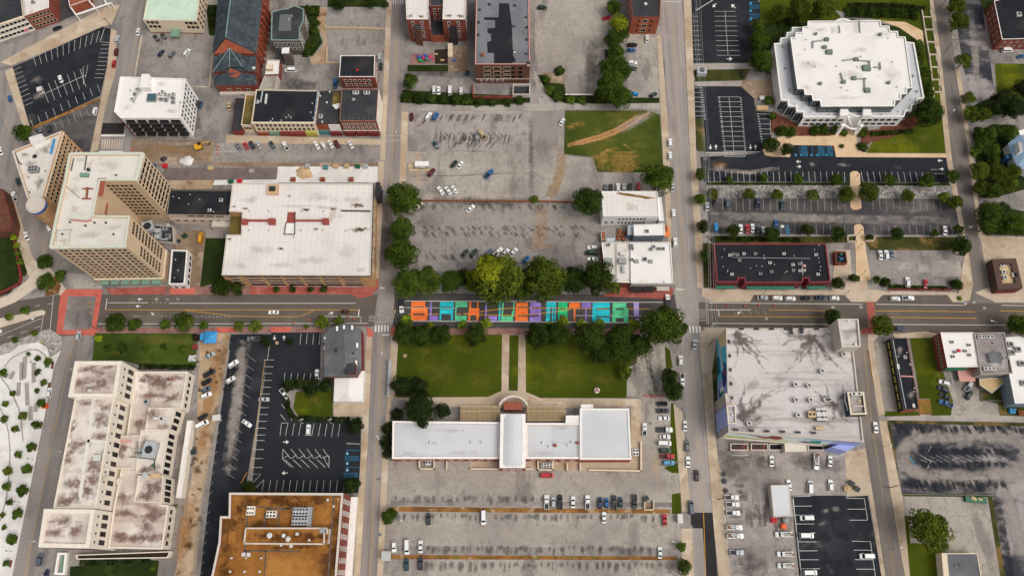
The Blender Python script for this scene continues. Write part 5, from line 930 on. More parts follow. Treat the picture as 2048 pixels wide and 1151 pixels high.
for x,y in((235,338),(252,495),(282,650),(1175,550),(1200,662),(320,755),(375,770),(565,827),(940,825),(1063,805),(435,810),(1150,720)):p=Z([(x,y)])[0];of.vent(p[0],p[1],.7 if y<700 else.3,.6,z=7.7)
b=MB()
def arc(b,c,r,a0,a1,z,w,th,n=12):
 for i in range(n):
  t0=a0+(a1-a0)*i/n;t1=a0+(a1-a0)*(i+1)/n
  q=[(c.x+(r+s_)*math.cos(t),c.y+(r+s_)*math.sin(t))for t,s_ in((t0,-w/2),(t1,-w/2),(t1,w/2),(t0,w/2))]
  b.hexa([(x,y,z)for x,y in q],[(x,y,z+th)for x,y in q])
c0=G(*Z([(765,765)])[0],9);arc(b,c0,5.6,math.radians(205),math.radians(335),8.6,.8,.8);c1=G(*Z([(737,862)])[0],6);arc(b,c1,5.0,math.radians(210),math.radians(330),5.5,.8,.7)
for x,y in((680,800),(845,800),(665,905),(800,905)):p=G(*Z([(x,y)])[0],8);b.box(p.x,p.y,0,1.4,1.4,8.6)
for a,c in(((690,860),(650,945)),((790,860),(755,960)),((700,840),(735,915)),((805,830),(775,915))):b.tube(G(*Z([a])[0],8),G(*Z([c])[0],3),.35)
of.part('entrance_arch',b,'trim_white');b=MB();c2=G(*Z([(686,200)])[0],13);arc(b,c2,5.9,math.radians(30),math.radians(150),11,.9,1.2);of.part('entrance_arch',b,'trim_white')
for x0 in(650,815):q=Z([(x0,785),(x0+55,785),(x0+62,830),(x0-2,832)]);of.blk(q,11,7.7,'trim_white','roof_white_clean','pylon')
# --- RED BRICK STRIP ---------------------------------------------------------
rs=Bld('shopping_strip','long crimson trimmed brick strip with black roof dotted with white vents','building',(1540,560))
rs.vol([(1427,487),(1652,486),(1662,564),(1618,565),(1617,556),(1606,556),(1605,565),(1490,565),(1489,556),(1477,556),(1476,564),(1434,564)],8,'brick_crimson','roof_black','trim_crimson',.6,t=.55)
for e,n_ in((2,3),(6,7),(10,3)):rs.win(e,1,n_,2.2,2.2,.4,1,.04,.96,'dark');rs.win(e,1,n_,1.6,1.4,4.2,1,.04,.96,'none');rs.slabs(e,[(.08,.92,2.9,3.2,'awning_green',1.3,'awning')])
for x,y in((1459,511),(1466,509),(1474,510),(1487,508),(1510,508),(1478,521),(1567,508),(1631,510),(1539,526),(1542,544),(1463,549),(1520,548),(1585,530),(1598,528),(1586,541),(1599,542),(1607,541),(1635,549)):rs.ac(x,y,1.4,1.1,.9,'equip_white' if x%2 else 'equip_grey',1)
rs.ac(1608,532,1.2,1,.8,'trim_salmon',0);rs.duct([(1603,522),(1605,550)],.25,.2,'galv');rs.vents([(1448,499),(1443,515),(1445,534),(1455,541),(1454,544),(1528,518),(1527,512),(1587,512),(1590,517),(1570,545),(1573,543),(1628,500),(1636,517),(1637,525),(1640,534),(1639,541),(1512,532),(1523,533),(1500,537),(1548,530),(1637,491)],.25,'equip_white');rs.duct([(1465,515),(1620,517)],.15,.1,'galv')
de=Bld('dumpster_enclosure','small square brick bin enclosure beside the crimson strip','enclosure',(1683,520));de.vol([(1669,502),(1692,502),(1695,526),(1671,527)],2.6,'brick_crimson','roof_charcoal','brick_brown',2.2,t=.5);de.ac(1682,519,2.2,1.4,1.2,'blue_bin',0,z=.4,name='bin');de.ac(1683,509,2.2,1.4,1.2,'green_bin',0,z=.4,name='bin')
br_=Bld('restaurant','small brown mansard building with tan sunken roof at the right edge','building',(2015,550));br_.vol([(1984,518),(2032,516),(2046,576),(1996,578)],5.5,'wall_brownroof','sand','wall_brownroof',1.2,t=2.6)
for x,y in((2002,531),(2005,545),(2008,556)):br_.ac(x,y,1.8,1.6,1.2,'equip_white',1)
br_.ac(2027,551,2.2,1.8,1.2,'equip_white',2);br_.vents([(2017,532),(2020,536),(2014,545)],.3);br_.slabs(2,[(.05,.95,.1,2.2,'brick_crimson',.3,'plinth')])
tr=Bld('brick_building','brick building with black roof and white coping at the top right corner','building',(2010,60));tr.vol([(1988,2),(2030,-10),(2090,-14),(2090,77),(2004,79)],8.5,'brick_red','roof_black','trim_white',.5);tr.win(4,2,6,1.2,1.2,2,3.2,.05,.95,'tan');tr.win(3,2,6,1.2,1.2,2,3.2,.05,.95,'tan');tr.ac(2036,31,2.2,2.2,1.2,'equip_white',1)
vh=Bld('victorian_house','pale blue roofed house with white trim among trees at the right edge','house',(2040,300));vh.vol([(2020,285),(2040,268),(2075,290),(2075,345),(2036,330)],6.5,'wall_white','slate_blue_roof','trim_white',.2)
roofmesh(vh,[[(2016,287,6.5),(2038,266,6.5),(2062,296,11)],[(2016,287,6.5),(2062,296,11),(2034,334,6.5)],[(2034,334,6.5),(2062,296,11),(2080,350,6.5)],[(2038,266,6.5),(2082,282,6.5),(2062,296,11)]],'slate_blue_roof');vh.blk([(2036,284),(2044,284),(2046,302),(2040,304)],10.5,6,'trim_white','roof_grey_worn','dormer');vh.blk([(2012,310),(2022,308),(2024,316),(2012,316)],5,0,'blue_bin','blue_bin','porch');vh.blk([(2036,262),(2048,258),(2050,268),(2040,270)],7.2,6,'trim_white','trim_white','gable_trim')
# --- MURAL GARAGE ------------------------------------------------------------
mu=Bld('mural_garage','large concrete garage with stained pale roof and coloured wall murals','building',(1580,760))
mu.vol([(1452,656),(1672,656),(1703,660),(1728,884),(1457,863)],17,'wall_concrete','roof_stained','wall_concrete',.7,t=.6)
m1=mu
lb=(150,200,236)
for n,c_ in(('mur_sky',(86,196,222)),('mur_peri',(158,168,220)),('mur_plum',(96,44,110)),('mur_navy',(34,60,112)),('mur_sand',(232,206,158)),('mur_teal',(30,110,130)),('mur_lime',(190,206,122)),('mur_pale',(226,232,226)),('mur_rust',(150,52,46)),('mur_skyblue',(176,206,228)),('mur_jade',(66,146,122)),('mur_dark',(62,50,56))):plain(n,c_,.8,var=.08,sc=.5)
mu.patch(4,[('mur_sky',[(.34,0),(1,0),(1,17),(.34,17)]),('mur_sand',[(.86,6.5),(1,2.6),(1,17),(.84,17)]),('mur_peri',[(.2,0),(.55,0),(.56,17),(.2,17)]),('mur_teal',[(.6,0),(.82,0),(.78,5.2),(.62,6.5)]),('mur_navy',[(.44,10.5),(.62,7.8),(.7,11.8),(.66,15.7),(.5,16.5),(.45,14.4)]),('mur_skyblue',[(.6,9.2),(.9,3.9),(.92,6.5),(.64,11.8)]),('mur_plum',[(.24,2.6),(.34,1.3),(.36,9.2),(.3,11.8),(.24,10.5)]),('mur_teal',[(.36,3.9),(.46,2.6),(.48,9.2),(.4,10.5)]),('mur_pale',[(.42,5.2),(.47,5.2),(.47,10.5),(.43,11.8)]),('mur_rust',[(.56,11.8),(.6,11.8),(.6,14.4),(.57,14.4)]),('wall_grey',[(0,0),(.2,0),(.2,17),(0,17)])])
mu.patch(3,[('mur_pale',[(.2,5.9),(1,5.9),(1,16.5),(.2,16.5)]),('mur_lime',[(.5,5.9),(1,5.9),(1,9.8),(.8,8.6),(.5,7.8)]),('mur_skyblue',[(.2,10.5),(.4,11.8),(.44,16.5),(.2,16.5)]),('mur_rust',[(.56,11.1),(.6,15),(.66,15.7),(.7,13.1),(.78,12.6),(.82,13.6),(.76,11.5),(.7,9.2),(.66,9.8),(.6,8.6)]),('mur_dark',[(.62,14.4),(.68,15.2),(.68,16.1),(.6,15.7)]),('mur_dark',[(.75,13.1),(.86,14.9),(.94,15.2),(.93,15.6),(.84,15.4),(.74,14.1)]),('mur_jade',[(.26,6.5),(.34,6.5),(.36,11.8),(.3,13.7),(.27,10.5)]),('mur_plum',[(.34,6.5),(.44,7.8),(.4,10.5),(.35,9.2)]),('mur_peri',[(0,5.9),(.2,5.9),(.2,16.5),(0,16.5)])])
mu.slabs(3,[(.22,.98,4.2,4.5,'trim_stone',.5,'ledge')])
mu.vol([(1700,881),(1729,881),(1694,902),(1662,893)],9,'mur_peri','mur_peri',None,.1)
mu.vol([(1675,637),(1717,637),(1722,693),(1684,694)],24.5,'wall_concrete','roof_stained','trim_stone',.8,t=.6);mu.vents([(1696,641),(1710,689)],.7,'equip_white')
mu.vol([(1694,783),(1728,783),(1734,828),(1701,829)],21,'wall_dark_blue','conc_grey','trim_cream',1.0,t=.7);mu.ac(1711,788,4.4,1.4,1.2,'equip_white',2);mu.vent(1718,801,.7,.4,'sand');mu.duct([(1698,792),(1716,800)],.25,.2,'galv');mu.duct([(1704,812),(1730,812)],.5,.5,'trim_stone')  # roof box with plain dark blue walls
b=MB()
for a,c in(((1690,784),(1690,800)),((1690,800),(1699,828)),((1690,784),(1703,797)),((1692,806),(1703,810)),((1694,818),(1704,824))):b.tube(G(*a,19),G(*c,19),.25)
mu.part('steel_frame',b,'trim_white')
mu.vol([(1453,809),(1471,809),(1473,847),(1456,848)],19,'mur_peri','roof_stained','trim_cream',.7,t=.5);mu.vent(1464,829,.6,.4,'equip_white');mu.vol([(1450,786),(1462,788),(1466,806),(1453,808)],17.6,'wall_grey','roof_stained','trim_cream',.5)
for i in range(6):mu.ac(1483+i*30,657.5+i*.1,1.8,.8,.6,'equip_dark',0,name='scupper')
for i in range(8):mu.ac(1458+i*1.4,683+i*28 if i<5 else 823,.8,1.4,.5,'equip_dark',0,name='scupper')
for i in range(6):mu.ac(1472+i*31,859+i*1.2,1.8,.8,.6,'equip_dark',0,name='scupper')
for x,y in((1582,660),(1603,659)):mu.ac(x,y,1,3.2,.8,'equip_dark',0,name='scupper')
for x,y in((1686,709),(1643,742),(1590,769),(1617,771),(1591,800),(1620,800),(1651,800),(1658,799),(1595,830),(1497,847)):mu.ac(x,y,1.9,1.5,1.2,'equip_white',1,.2)
mu.ac(1622,829,3,2.6,1.4,'sand',2);mu.ac(1636,829,2.2,5,1.6,'equip_white',4);mu.ac(1646,829,2.2,5,1.6,'equip_white',4);mu.ac(1638,856,3,1.4,.6,'tan_deck',0);mu.ac(1667,666,1.4,1.6,.8,'equip_white',0)
def fan(c,ends,z,mat,w0=1.6):
 b=MB();c=G(c[0],c[1],z)
 for i,(x,y)in enumerate(ends):
  e_=G(x,y,z);d=e_-c;L_=d.length;d.normalize();nn=Vector((-d.y,d.x,0));zz=Vector((0,0,.03+.0015*i));prev=None;ph=U(0,6)
  for k_ in range(15):
   t=k_/14;m2=c+d*L_*t+nn*(math.sin(ph+t*7)*1.3*t+U(-.3,.3))+zz;wd=(w0*(1-t)+.3)*U(.6,1.3);r=[(m2-nn*wd,0),(m2,1-.35*t),(m2+nn*wd,0)]
   if prev:
    for a in(0,1):b.sface([prev[a][0],r[a][0],r[a+1][0],prev[a+1][0]],[prev[a][1],r[a][1],r[a+1][1],prev[a+1][1]])
   prev=r
 return mu.part('drain_stain',b,mat)
fan((1469,666),[(1480,720),(1492,712),(1510,718),(1530,705),(1538,728),(1500,690),(1540,745),(1475,735),(1525,680)],16.3,'soft_drain',2.2)
fan((1623,672),[(1560,668),(1575,712),(1590,728),(1605,728),(1622,735),(1640,735),(1660,720),(1680,740),(1695,750),(1570,745),(1556,690),(1665,672),(1610,705),(1650,700)],16.3,'soft_drain',2.4)
fan((1480,838),[(1490,780),(1500,800),(1515,790),(1560,765),(1570,770),(1530,790),(1545,835),(1486,760),(1520,830)],16.3,'soft_drain',2.2)
fan((1672,812),[(1620,770),(1640,790),(1655,800),(1640,760),(1690,770),(1610,800),(1700,850),(1660,850)],16.3,'soft_drain',1.8)
ld=Bld('loading_dock','low loading docks with a white canopy under the south mural','dock',(1550,893))
ld.vol([(1569,884),(1613,883),(1614,902),(1570,903)],4,'wall_concrete','roof_cream','trim_cream',.15);
for x0,x1 in((1461,1496),(1502,1536),(1538,1566),(1616,1648)):
 ld.vol([(x0,886),(x1,886),(x1+1,900),(x0,900)],1.4,'wall_concrete','copper_brown' if x0<1530 else 'roof_black','trim_stone',1.1,t=.4)
 if x0<1530:
  b=MB()
  for i in range(14):p=G(x0+4+(i%7)*3.2,890+(i//7)*5,.3);b.cyl(p.x,p.y,.3,.35,1.1,8)
  ld.part('barrels',b,'equip_dark')
# --- LOWER RIGHT -------------------------------------------------------------
bl=Bld('shop_building','narrow black roofed building beside the grass gap right of the mural garage','building',(1810,750));bl.vol([(1781,676),(1813,675),(1838,817),(1807,819)],5,'wall_black','roof_black','equip_dark',.4);bl.slabs(1,[(0,1,0,4.9,'brick_red',.3,'side_wall')]);bl.slabs(2,[(0,1,0,4.9,'brick_orange',.3,'front_wall')]);bl.slabs(3,[(.03+i*.12,.12+i*.12,2.6,3,'awning_yellow',.5,'awning')for i in range(8)]);bl.duct([(1785,680),(1811,816)],.3,.2,'galv');bl.duct([(1801,752),(1825,753)],.5,.5,'trim_salmon');bl.ac(1809,714,1.3,1.3,.8,'equip_white',1);bl.ac(1795,733,1,2.2,.8,'equip_white',0);bl.vents([(1812,705),(1818,728),(1820,730),(1795,713),(1827,776),(1826,783)],.3,'equip_white');bl.ac(1826,811,1,1.6,.8,'equip_white',0);bl.win(3,1,7,2.4,1.6,.6,1,.05,.95)
g3=Bld('brick_building','white roofed brick building with green rear wall next to the grass gap','building',(1920,700));g3 .vol([(1881,664),(1948,664),(1961,733),(1895,734)],8,'brick_red','roof_white_clean','trim_white',.3);g3 .win(3,1,8,1.1,1.6,3.2,1,.05,.95,'tan');g3 .slabs(2,[(.3,.98,2,7.6,'awning_green',.2,'rear_wall'),(.02,.5,2.2,2.6,'trim_salmon',5,'rear_porch')]);g3 .ac(1917,701,1.2,1.2,.7,'sign_red',0);
for x,y in((1903,684),(1937,690),(1909,704),(1929,702),(1905,713),(1938,710)):g3 .ac(x,y,1.2,1,.9,'equip_grey',1)
g4=Bld('commercial_building','grey worn flat roof with square skylight between two white roofs at right','building',(1990,710));g4 .vol([(1949,665),(2009,664),(2026,746),(1962,748)],8.5,'wall_grey','roof_grey_worn','wall_grey',.5);g4 .blk([(1977,705),(1999,704),(2003,723),(1981,724)],9.6,8,'equip_grey','roof_gunmetal','skylight');g4 .ac(1961,674,3,1.4,1,'equip_white',2);g4 .ac(1978,674,3,1.4,1,'equip_white',2);g4 .ac(1977,737,5,1.4,1,'equip_white',3)
for x,y in((2002,708),(2004,713),(2006,718),(2003,721),(2014,716),(1986,686),(2002,727)):g4 .vent(x,y,.5,.8)
g4 .win(2,1,4,2,1.4,4.5,1,.05,.95,'dark')
g5=Bld('commercial_building','large white roofed building cut by the right edge below the boulevard','building',(2050,740));g5 .vol([(2012,674),(2040,672),(2110,700),(2120,806),(2030,806),(2018,746)],8,'wall_steelblue','roof_white_clean','trim_white',.3)
for x,y in((2034,699),(2041,727),(2046,766),(2019,689),(2022,705)):g5 .ac(x,y,2.4,2.2,1.1,'equip_grey',1)
yd=Bld('covered_patio','angled wooden patio roof behind the grey roofed building','patio',(1985,770));yd.vol([(1958,756),(2006,754),(2008,766),(1984,786),(1960,770)],3,'wood_pole','wood_tan','lamp_grey',.15)
sh=Bld('metal_shed','small shed with plain grey metal roof on the utility truck lot','building',(1563,1000));sh.vol([(1541,969),(1579,968),(1584,1031),(1547,1033)],4,'wall_concrete','roof_metal','wall_concrete',.15)
lo=Bld('house','grey metal roofed building with cream side wall at the bottom right','building',(1920,1130));lo.vol([(1883,1105),(1955,1105),(1966,1170),(1889,1170)],5,'wall_cream','roof_gunmetal','trim_cream',.2);lo.flat([(1883,1105),(1894,1105),(1900,1170),(1889,1170)],4.85,'trim_cream','roof_edge');lo.vent(1911,1130,.3);lo.ac(1919,1129,.8,.8,.3,'equip_dark',0)
# --- DEPOT -------------------------------------------------------------------
dp=Bld('train_depot','long low depot with pale metal roofs and central vaulted hall below the lawn','building',(1025,880))
dp.vol([(785,841),(1001,843),(999,917),(784,917)],7,'brick_orange','roof_metal','trim_white',.5,t=.9);dp.win(2,1,10,1.8,1.6,2.2,1,.05,.95,'tan');dp.vents([(860,884),(943,884),(963,884)],.5,'roof_metal')
dp.vol([(1051,845),(1161,845),(1161,917),(1051,917)],7,'brick_orange','roof_metal','trim_white',.5,t=.9);dp.win(2,1,5,1.8,1.6,2.2,1,.05,.95,'tan');dp.ac(1110,890,1.4,1.2,.8,'copper_brown',0);dp.ac(1155,885,1.4,1,.8,'copper_brown',0);dp.vents([(1085,885),(1136,890),(1143,884),(1098,893)],.5,'equip_white');dp.duct([(1100,881),(1130,886)],.12,.1,'galv')
dp.vol([(1160,816),(1258,816),(1263,918),(1160,918)],8,'wall_white','roof_metal','trim_white',.4,t=.7);dp.slabs(2,[(0,1,0,6.8,'brick_orange',.1,'brick_base')]);dp.vol([(1132,830),(1161,830),(1161,848),(1131,848)],7.6,'wall_white','roof_white_clean','trim_white',.3);dp.vol([(1162,808),(1186,808),(1187,817),(1162,817)],7.4,'wall_white','roof_white_clean','trim_white',.3)
dp.vol([(1001,827),(1051,827),(1051,935),(999,935)],9.5,'brick_orange','roof_metal','trim_white',.6,t=1.4);dp.win(2,1,3,2,3,3,1,.1,.9,'white')
b=MB()
pa,pb,pc,pd=[G(x,y,9.2)for x,y in((1006,829),(1047,829),(1047,932),(1004,932))]
for i in range(8):
 t0,t1=i/8,(i+1)/8;h0,h1=math.sin(t0*math.pi)*.9,math.sin(t1*math.pi)*.9
 b.face([pa.lerp(pb,t0)+Vector((0,0,h0)),pa.lerp(pb,t1)+Vector((0,0,h1)),pd.lerp(pc,t1)+Vector((0,0,h1)),pd.lerp(pc,t0)+Vector((0,0,h0))])
dp.part('vault_roof',b,'roof_metal')
b=MB();c0=G(1027,822,6);arc(b,c0,6.5,math.radians(25),math.radians(155),3.6,.9,2.6);dp.part('entrance_arch',b,'trim_stone');dp.blk([(1008,803),(1044,803),(1044,819),(1008,819)],4.5,0,'brick_orange','copper_brown','entrance_block')
for e_,x0,x1 in(('a',921,1000),('b',1053,1132)):
 pg=Bld('pergola','slatted cream pergola left of the depot entrance' if e_=='a' else 'slatted cream pergola right of the depot entrance','pergola',((x0+x1)/2,826),'pergolas in front of the depot');b=MB()
 p,q=G(x0,812,4),G(x1,840,4);n_=32
 for i in range(n_):x=p.x+(q.x-p.x)*(i+.5)/n_;b.box(x,(p.y+q.y)/2,4,.24,p.y-q.y,.3)
 pg.part('slats',b,'wood_tan');b=MB()
 for y in(p.y,(p.y*2+q.y)/3,q.y):b.box((p.x+q.x)/2,y,3.6,q.x-p.x,.3,.38)
 for i in range(5):
  for y in(p.y,q.y+.3):b.box(p.x+(q.x-p.x)*i/4,y,0,.4,.4,3.6)
 pg.part('posts',b,'trim_cream')
dk=Bld('dock_walls','low brick planter walls and machinery pens along the depot rear','wall',(1000,930));b=MB()
for a,c in(((839,922),(840,938)),((840,938),(869,938)),((869,938),(869,921)),((894,920),(894,938)),((943,938),(1010,938)),((1035,938),(1065,938)),((1076,922),(1076,940)),((1076,940),(1106,940)),((1106,940),(1106,922)),((1178,940),(1281,942)),((1281,942),(1281,885)),((1134,928),(1134,940)),((1160,928),(1160,940))):
 p,q=G(*a),G(*c);d=q-p;m2=(p+q)/2;b.box(m2 .x,m2 .y,.1,d.length+.4,.45,1.5,math.atan2(d.y,d.x),0);b.box(m2 .x,m2 .y,1.6,d.length+.6,.6,.15,math.atan2(d.y,d.x),1)
dk.part('brick_wall',b,['brick_orange','trim_cream'])
for x,y,f_ in((857,925,2),(1087,931,4),(1099,930,4)):dk.ac(x,y,2.4,2.2,1.6,'equip_white',f_,z=.1,name='condenser')
dk.ac(1270,905,2.6,3,1.8,'equip_white',4,z=.1,name='condenser');dk.ac(1119,921,1,1,1,'copper_brown',0,z=.2,name='bin')
# --- GREY ROOFED HOUSE + TENT ------------------------------------------------
gh=Bld('restaurant','red brick restaurant with grey cross hipped roof beside the sealed lot','building',(685,705))
gh.vol([(658,658),(672,650),(703,650),(722,658),(722,735),(712,752),(648,752),(650,685),(645,683),(646,670)],7.5,'brick_crimson','roof_gunmetal','roof_gunmetal',.15)
roofmesh(gh,[[(656,657,7.6),(688,670,10.5),(690,732,10.5),(648,753,7.6)],[(656,657,7.6),(688,645,8.4),(688,670,10.5)],[(688,645,8.4),(722,657,7.6),(688,670,10.5)],[(722,657,7.6),(723,737,7.6),(690,732,10.5),(688,670,10.5)],[(648,753,7.6),(690,732,10.5),(723,737,7.6),(712,754,7.6)]],'roof_gunmetal')
for q in((688,650),(704,650),(674,652),(714,685),(712,720)):gh.blk([(q[0]-2,q[1]),(q[0]+2,q[1]),(q[0]+2,q[1]+9),(q[0]-2,q[1]+9)],9.4,7.3,'trim_stone','trim_white','dormer')
gh.blk([(693,727),(712,726),(710,745),(691,746)],10.4,7.5,'brick_crimson','roof_charcoal','roof_box');gh.slabs(7,[(.1,.9,0,3,'trim_white',2.0,'porch')]);gh.ac(672,700,1,1.8,.3,'equip_dark',0,z=9.6);gh.ac(706,706,1,.8,.3,'equip_dark',0,z=9.2);gh.ac(650,676,.8,.8,.5,'equip_white',0,z=8)
te=Bld('event_tent','white event tent roof joined to the grey roofed restaurant','tent',(697,780));te.vol([(669,755),(727,755),(726,802),(667,802)],4,'wall_white','roof_white_clean','trim_white',.05);roofmesh(te,[[(669,755,4),(667,802,4),(697,802,5.2),(698,755,5.2)],[(698,755,5.2),(697,802,5.2),(726,802,4),(727,755,4)]],'roof_white_clean','canvas');te.blk([(717,741),(729,741),(729,756),(716,756)],4.4,0,'wall_white','roof_white_clean','entry_canopy')
# --- ORANGE ROOF -------------------------------------------------------------
oc=Bld('brick_office','red brick office with rust orange gravel roof and long penthouse at the bottom','building',(590,1100))
oc.vol([(458,984),(687,985),(671,1185),(415,1185),(437,1083),(440,1031),(457,1031)],20,'brick_red','roof_rust','trim_stone',.9,t=.9)
for i in range(5):oc.win(1,1,8,1.5,1.7,2.6+i*3.5,1,.02,.98,'white')
oc.slabs(1,[(0,1,0,4.2,'wall_ivory',2.2,'portico'),(0,1,4.2,4.5,'trim_white',2.6,'cornice')]);oc.win(3,5,5,1.5,1.7,2.6,3.5,.05,.95,'white');oc.finish()
oc.blk([(493,1056),(658,1056),(655,1086),(489,1086)],23,19,'wall_concrete','roof_rust','penthouse');
for a,c in(((492,1055.5),(654,1055.5)),((489,1086),(648,1087)),((492,1056),(489,1086)),((648,1087),(649,1066)),((654,1056),(655,1066))):oc.duct([a,c],.55,.5,'trim_stone',z=23,name='coping',dz=0)
oc.vent(540,1070,1.1,.9,'equip_white',z=23);oc.vent(568,1070,.8,.8,'equip_white',z=23);oc.vent(577,1077,1.0,.8,'equip_white',z=23);oc.ac(595,1067,1.1,1.1,.8,'equip_white',0,z=23);oc.vent(619,1079,.5,.6,'equip_white',z=23);oc.ac(645,1060,2,2,.6,'equip_grey',0,z=23)
oc.ac(504,1021,3,3.4,2,'wall_ivory',6);oc.ac(545,1028,3.6,2.6,2.2,'wall_ivory',6);oc.ac(604,1023,6,3,2.4,'galv',10);oc.ac(602,1042,6,3,2.4,'galv',10);oc.ac(621,1033,1.6,7.5,1.8,'equip_grey',0)
for q in((488,1108,1.4),(498,1108,1.4),(583,1091,1.2),(656,999,.9),(668,1012,.8),(677,998,.5),(493,1115,.6),(464,1115,.7),(523,1115,.7),(461,1142,.8),(490,1142,.8),(520,1142,.8),(563,1089,1)):oc.ac(q[0],q[1],q[2],q[2],.7,'equip_white',0)
for L in([(496,1016),(490,1100),(500,1110)],[(530,1024),(528,1055)],[(560,1020),(556,1055)],[(532,1100),(527,1160)],[(668,988),(656,1160)],[(488,1100),(600,1102)],[(560,1018),(590,1014)],[(498,1012),(580,1016)]):oc.duct(L,.5,.08,'stone_grey',name='walkway_pad',dz=0)
oc.blk([(457,1060),(472,1060),(473,1085),(456,1086)],20.4,19,'roof_rust','roof_rust','hatch')
# --- CREAM CITY BUILDING -----------------------------------------------------
ci=Bld('government_building','cream stepped stone government building with grime streaked roofs at lower left','building',(240,930))
K=lambda L:[(70+x/2.552,700+y/2.552)for x,y in L]
ci.vol(K([(512,108),(780,108),(748,300),(700,300),(660,420),(630,640),(640,785),(682,790),(650,1014),(372,1008),(400,800),(440,600),(470,420)]),8,'wall_limestone','roof_grime','wall_limestone',.7,t=.6)
ci.win(1,1,5,1.7,2.0,3.6,3.2,.05,.95,'none');ci.win(7,1,5,1.7,2.0,3.6,3.2,.05,.95,'none')
ci.vol(K([(204,240),(405,240),(310,806),(92,806)]),20.5,'wall_limestone','roof_grime','wall_limestone',.7,t=.6);ci.win(1,1,11,1.9,4.6,10,3.5,.02,.98,'none');ci.win(1,1,11,.9,1.0,17.2,1,.02,.98,'none');ci.win(3,5,14,1.5,2,2,3.5,.02,.98,'none')
ci.vol(K([(203,55),(443,55),(414,240),(168,238)]),22,'wall_limestone','roof_grime','wall_limestone',.8,t=1.6);ci.win(1,1,4,1.9,4.6,10.5,3.5,.06,.94,'none');ci.win(1,1,4,.9,1.0,18,1,.06,.94,'none');ci.win(3,5,4,1.5,2,2,3.5,.1,.9,'none');ci.win(0,5,7,1.5,2,2,3.5,.05,.95,'none')
ci.vol(K([(45,808),(305,810),(275,1010),(16,1004)]),22,'wall_limestone','roof_grime','wall_limestone',.8,t=1.6);ci.win(1,1,4,1.9,4.6,10.5,3.5,.06,.94,'none');ci.win(1,1,4,.9,1.0,18,1,.06,.94,'none');ci.win(2,5,7,1.5,2,2,3.5,.05,.95,'none');ci.finish()
ci.vol(K([(580,292),(714,292),(680,408),(560,408)]),11.5,'wall_limestone','roof_grime','wall_limestone',.5);ci.win(1,1,3,1.8,5.5,3.8,1,.05,.95,'none');ci.duct(K([(612,348),(690,352)]),1.0,.8,'equip_white');ci.duct(K([(640,336),(660,368)]),.8,.8,'equip_white')
ci.vol(K([(540,406),(678,406),(642,640),(512,625)]),11,'wall_limestone','roof_grime','wall_limestone',.6);ci.win(1,1,6,1.8,5.5,3.6,1,.03,.97,'none');p=K([(597,512)])[0];ci.ac(p[0],p[1],4.6,6.4,3.2,'galv',1,-.12,None,'cooling_tower');p=K([(542,525)])[0];ci.ac(p[0],p[1],2.4,4,1.4,'equip_grey',2);ci.duct(K([(485,545),(610,543),(614,610)]),.3,.4,'equip_dark');ci.vent(*K([(605,588)])[0],.7,.8,'green_bin')
ci.vol(K([(385,436),(538,432),(512,605),(358,600)]),10,'wall_limestone','roof_grime','wall_limestone',.8);ci.duct(K([(388,464),(490,464)]),.9,.5,'trim_salmon')
ci.vol(K([(526,640),(655,640),(644,780),(506,772)]),12,'wall_limestone','roof_grime','wall_limestone',.6);ci.win(1,1,4,1.8,5.5,3.8,1,.05,.95,'none');ci.vent(*K([(568,636)])[0],1.2,1.6,'galv');ci.vent(*K([(438,668)])[0],1.5,1.4,'trim_stone',z=7.3);ci.blk(K([(590,628),(640,628),(636,652),(586,652)]),12.6,11,'sand','sand','roof_hatch')
ci.vol(K([(776,358),(803,356),(748,752),(718,752)]),4,'wall_limestone','roof_white_clean','wall_limestone',.2);ci.vol(K([(206,1042),(690,1024),(676,1058),(212,1066)]),3,'wall_limestone','soil_dark','wall_limestone',1.2)
for x,y,s_ in((318,549,3),(290,747,1.6),(282,208,1.6),(360,382,1.2),(230,250,1.8),(205,380,1.4),(155,680,1),(310,250,1.4),(350,520,1),(218,757,1.2)):p=K([(x,y)])[0];ci.ac(p[0],p[1],s_,s_*.8,.6,'equip_white' if s_>1.3 else 'equip_grey',0,z=19.8 if y>238 else 21.2)
ci.duct(K([(300,250),(228,760)]),1.4,.06,'roof_cream',z=19.8,name='walkway_pad',dz=0);ci.duct(K([(270,462),(370,468)]),1.2,.06,'roof_cream',z=19.8,name='walkway_pad',dz=0);ci.vents(K([(105,858),(150,903),(65,825),(290,940)]),.5,'trim_white');p=K([(705,148)])[0];ci.ac(p[0],p[1],1.6,1.4,.8,'trim_salmon',1,z=7.3);p=K([(572,265)])[0];ci.ac(p[0],p[1],2.4,2,1.2,'galv',1,z=7.3)
def grime(bld,z,mat,L,f=lambda x,y:(x,y)):
 b=MB()
 for i,(x,y,rx,ry,rot)in enumerate(L):
  x,y=f(x,y);b.blot(G(x,y,z+.0006*i),rx,ry,math.radians(rot))
  bld.part('roof_stain',b,mat);b=MB()
k1=lambda x,y:K([(x,y)])[0]
grime(ci,7.34,'soft_grime',[(600,140,11,3,-12),(690,150,11,3,12),(640,175,9,4,0),(610,230,9,2,0),(700,245,8,3,10),(560,150,5,3,-30),(590,850,7,3,0),(460,830,8,3,0),(600,950,12,3,0),(500,960,12,2.5,0),(440,940,6,3,0),(560,900,6,4,0),(450,750,6,4,0),(610,820,8,3,-20),(530,370,6,4,0)],k1)
grime(ci,19.83,'soft_grime',[(200,500,6,5,0),(250,470,5,2,0),(300,590,7,7,0),(160,560,5,3,0),(140,770,6,4,0),(200,750,6,4,0),(270,720,6,4,0),(260,270,4,1.6,0),(365,290,4,2,0),(340,440,5,4,0),(200,680,8,4,0),(330,350,5,5,0),(180,400,4,6,0),(300,660,6,5,0)],k1)
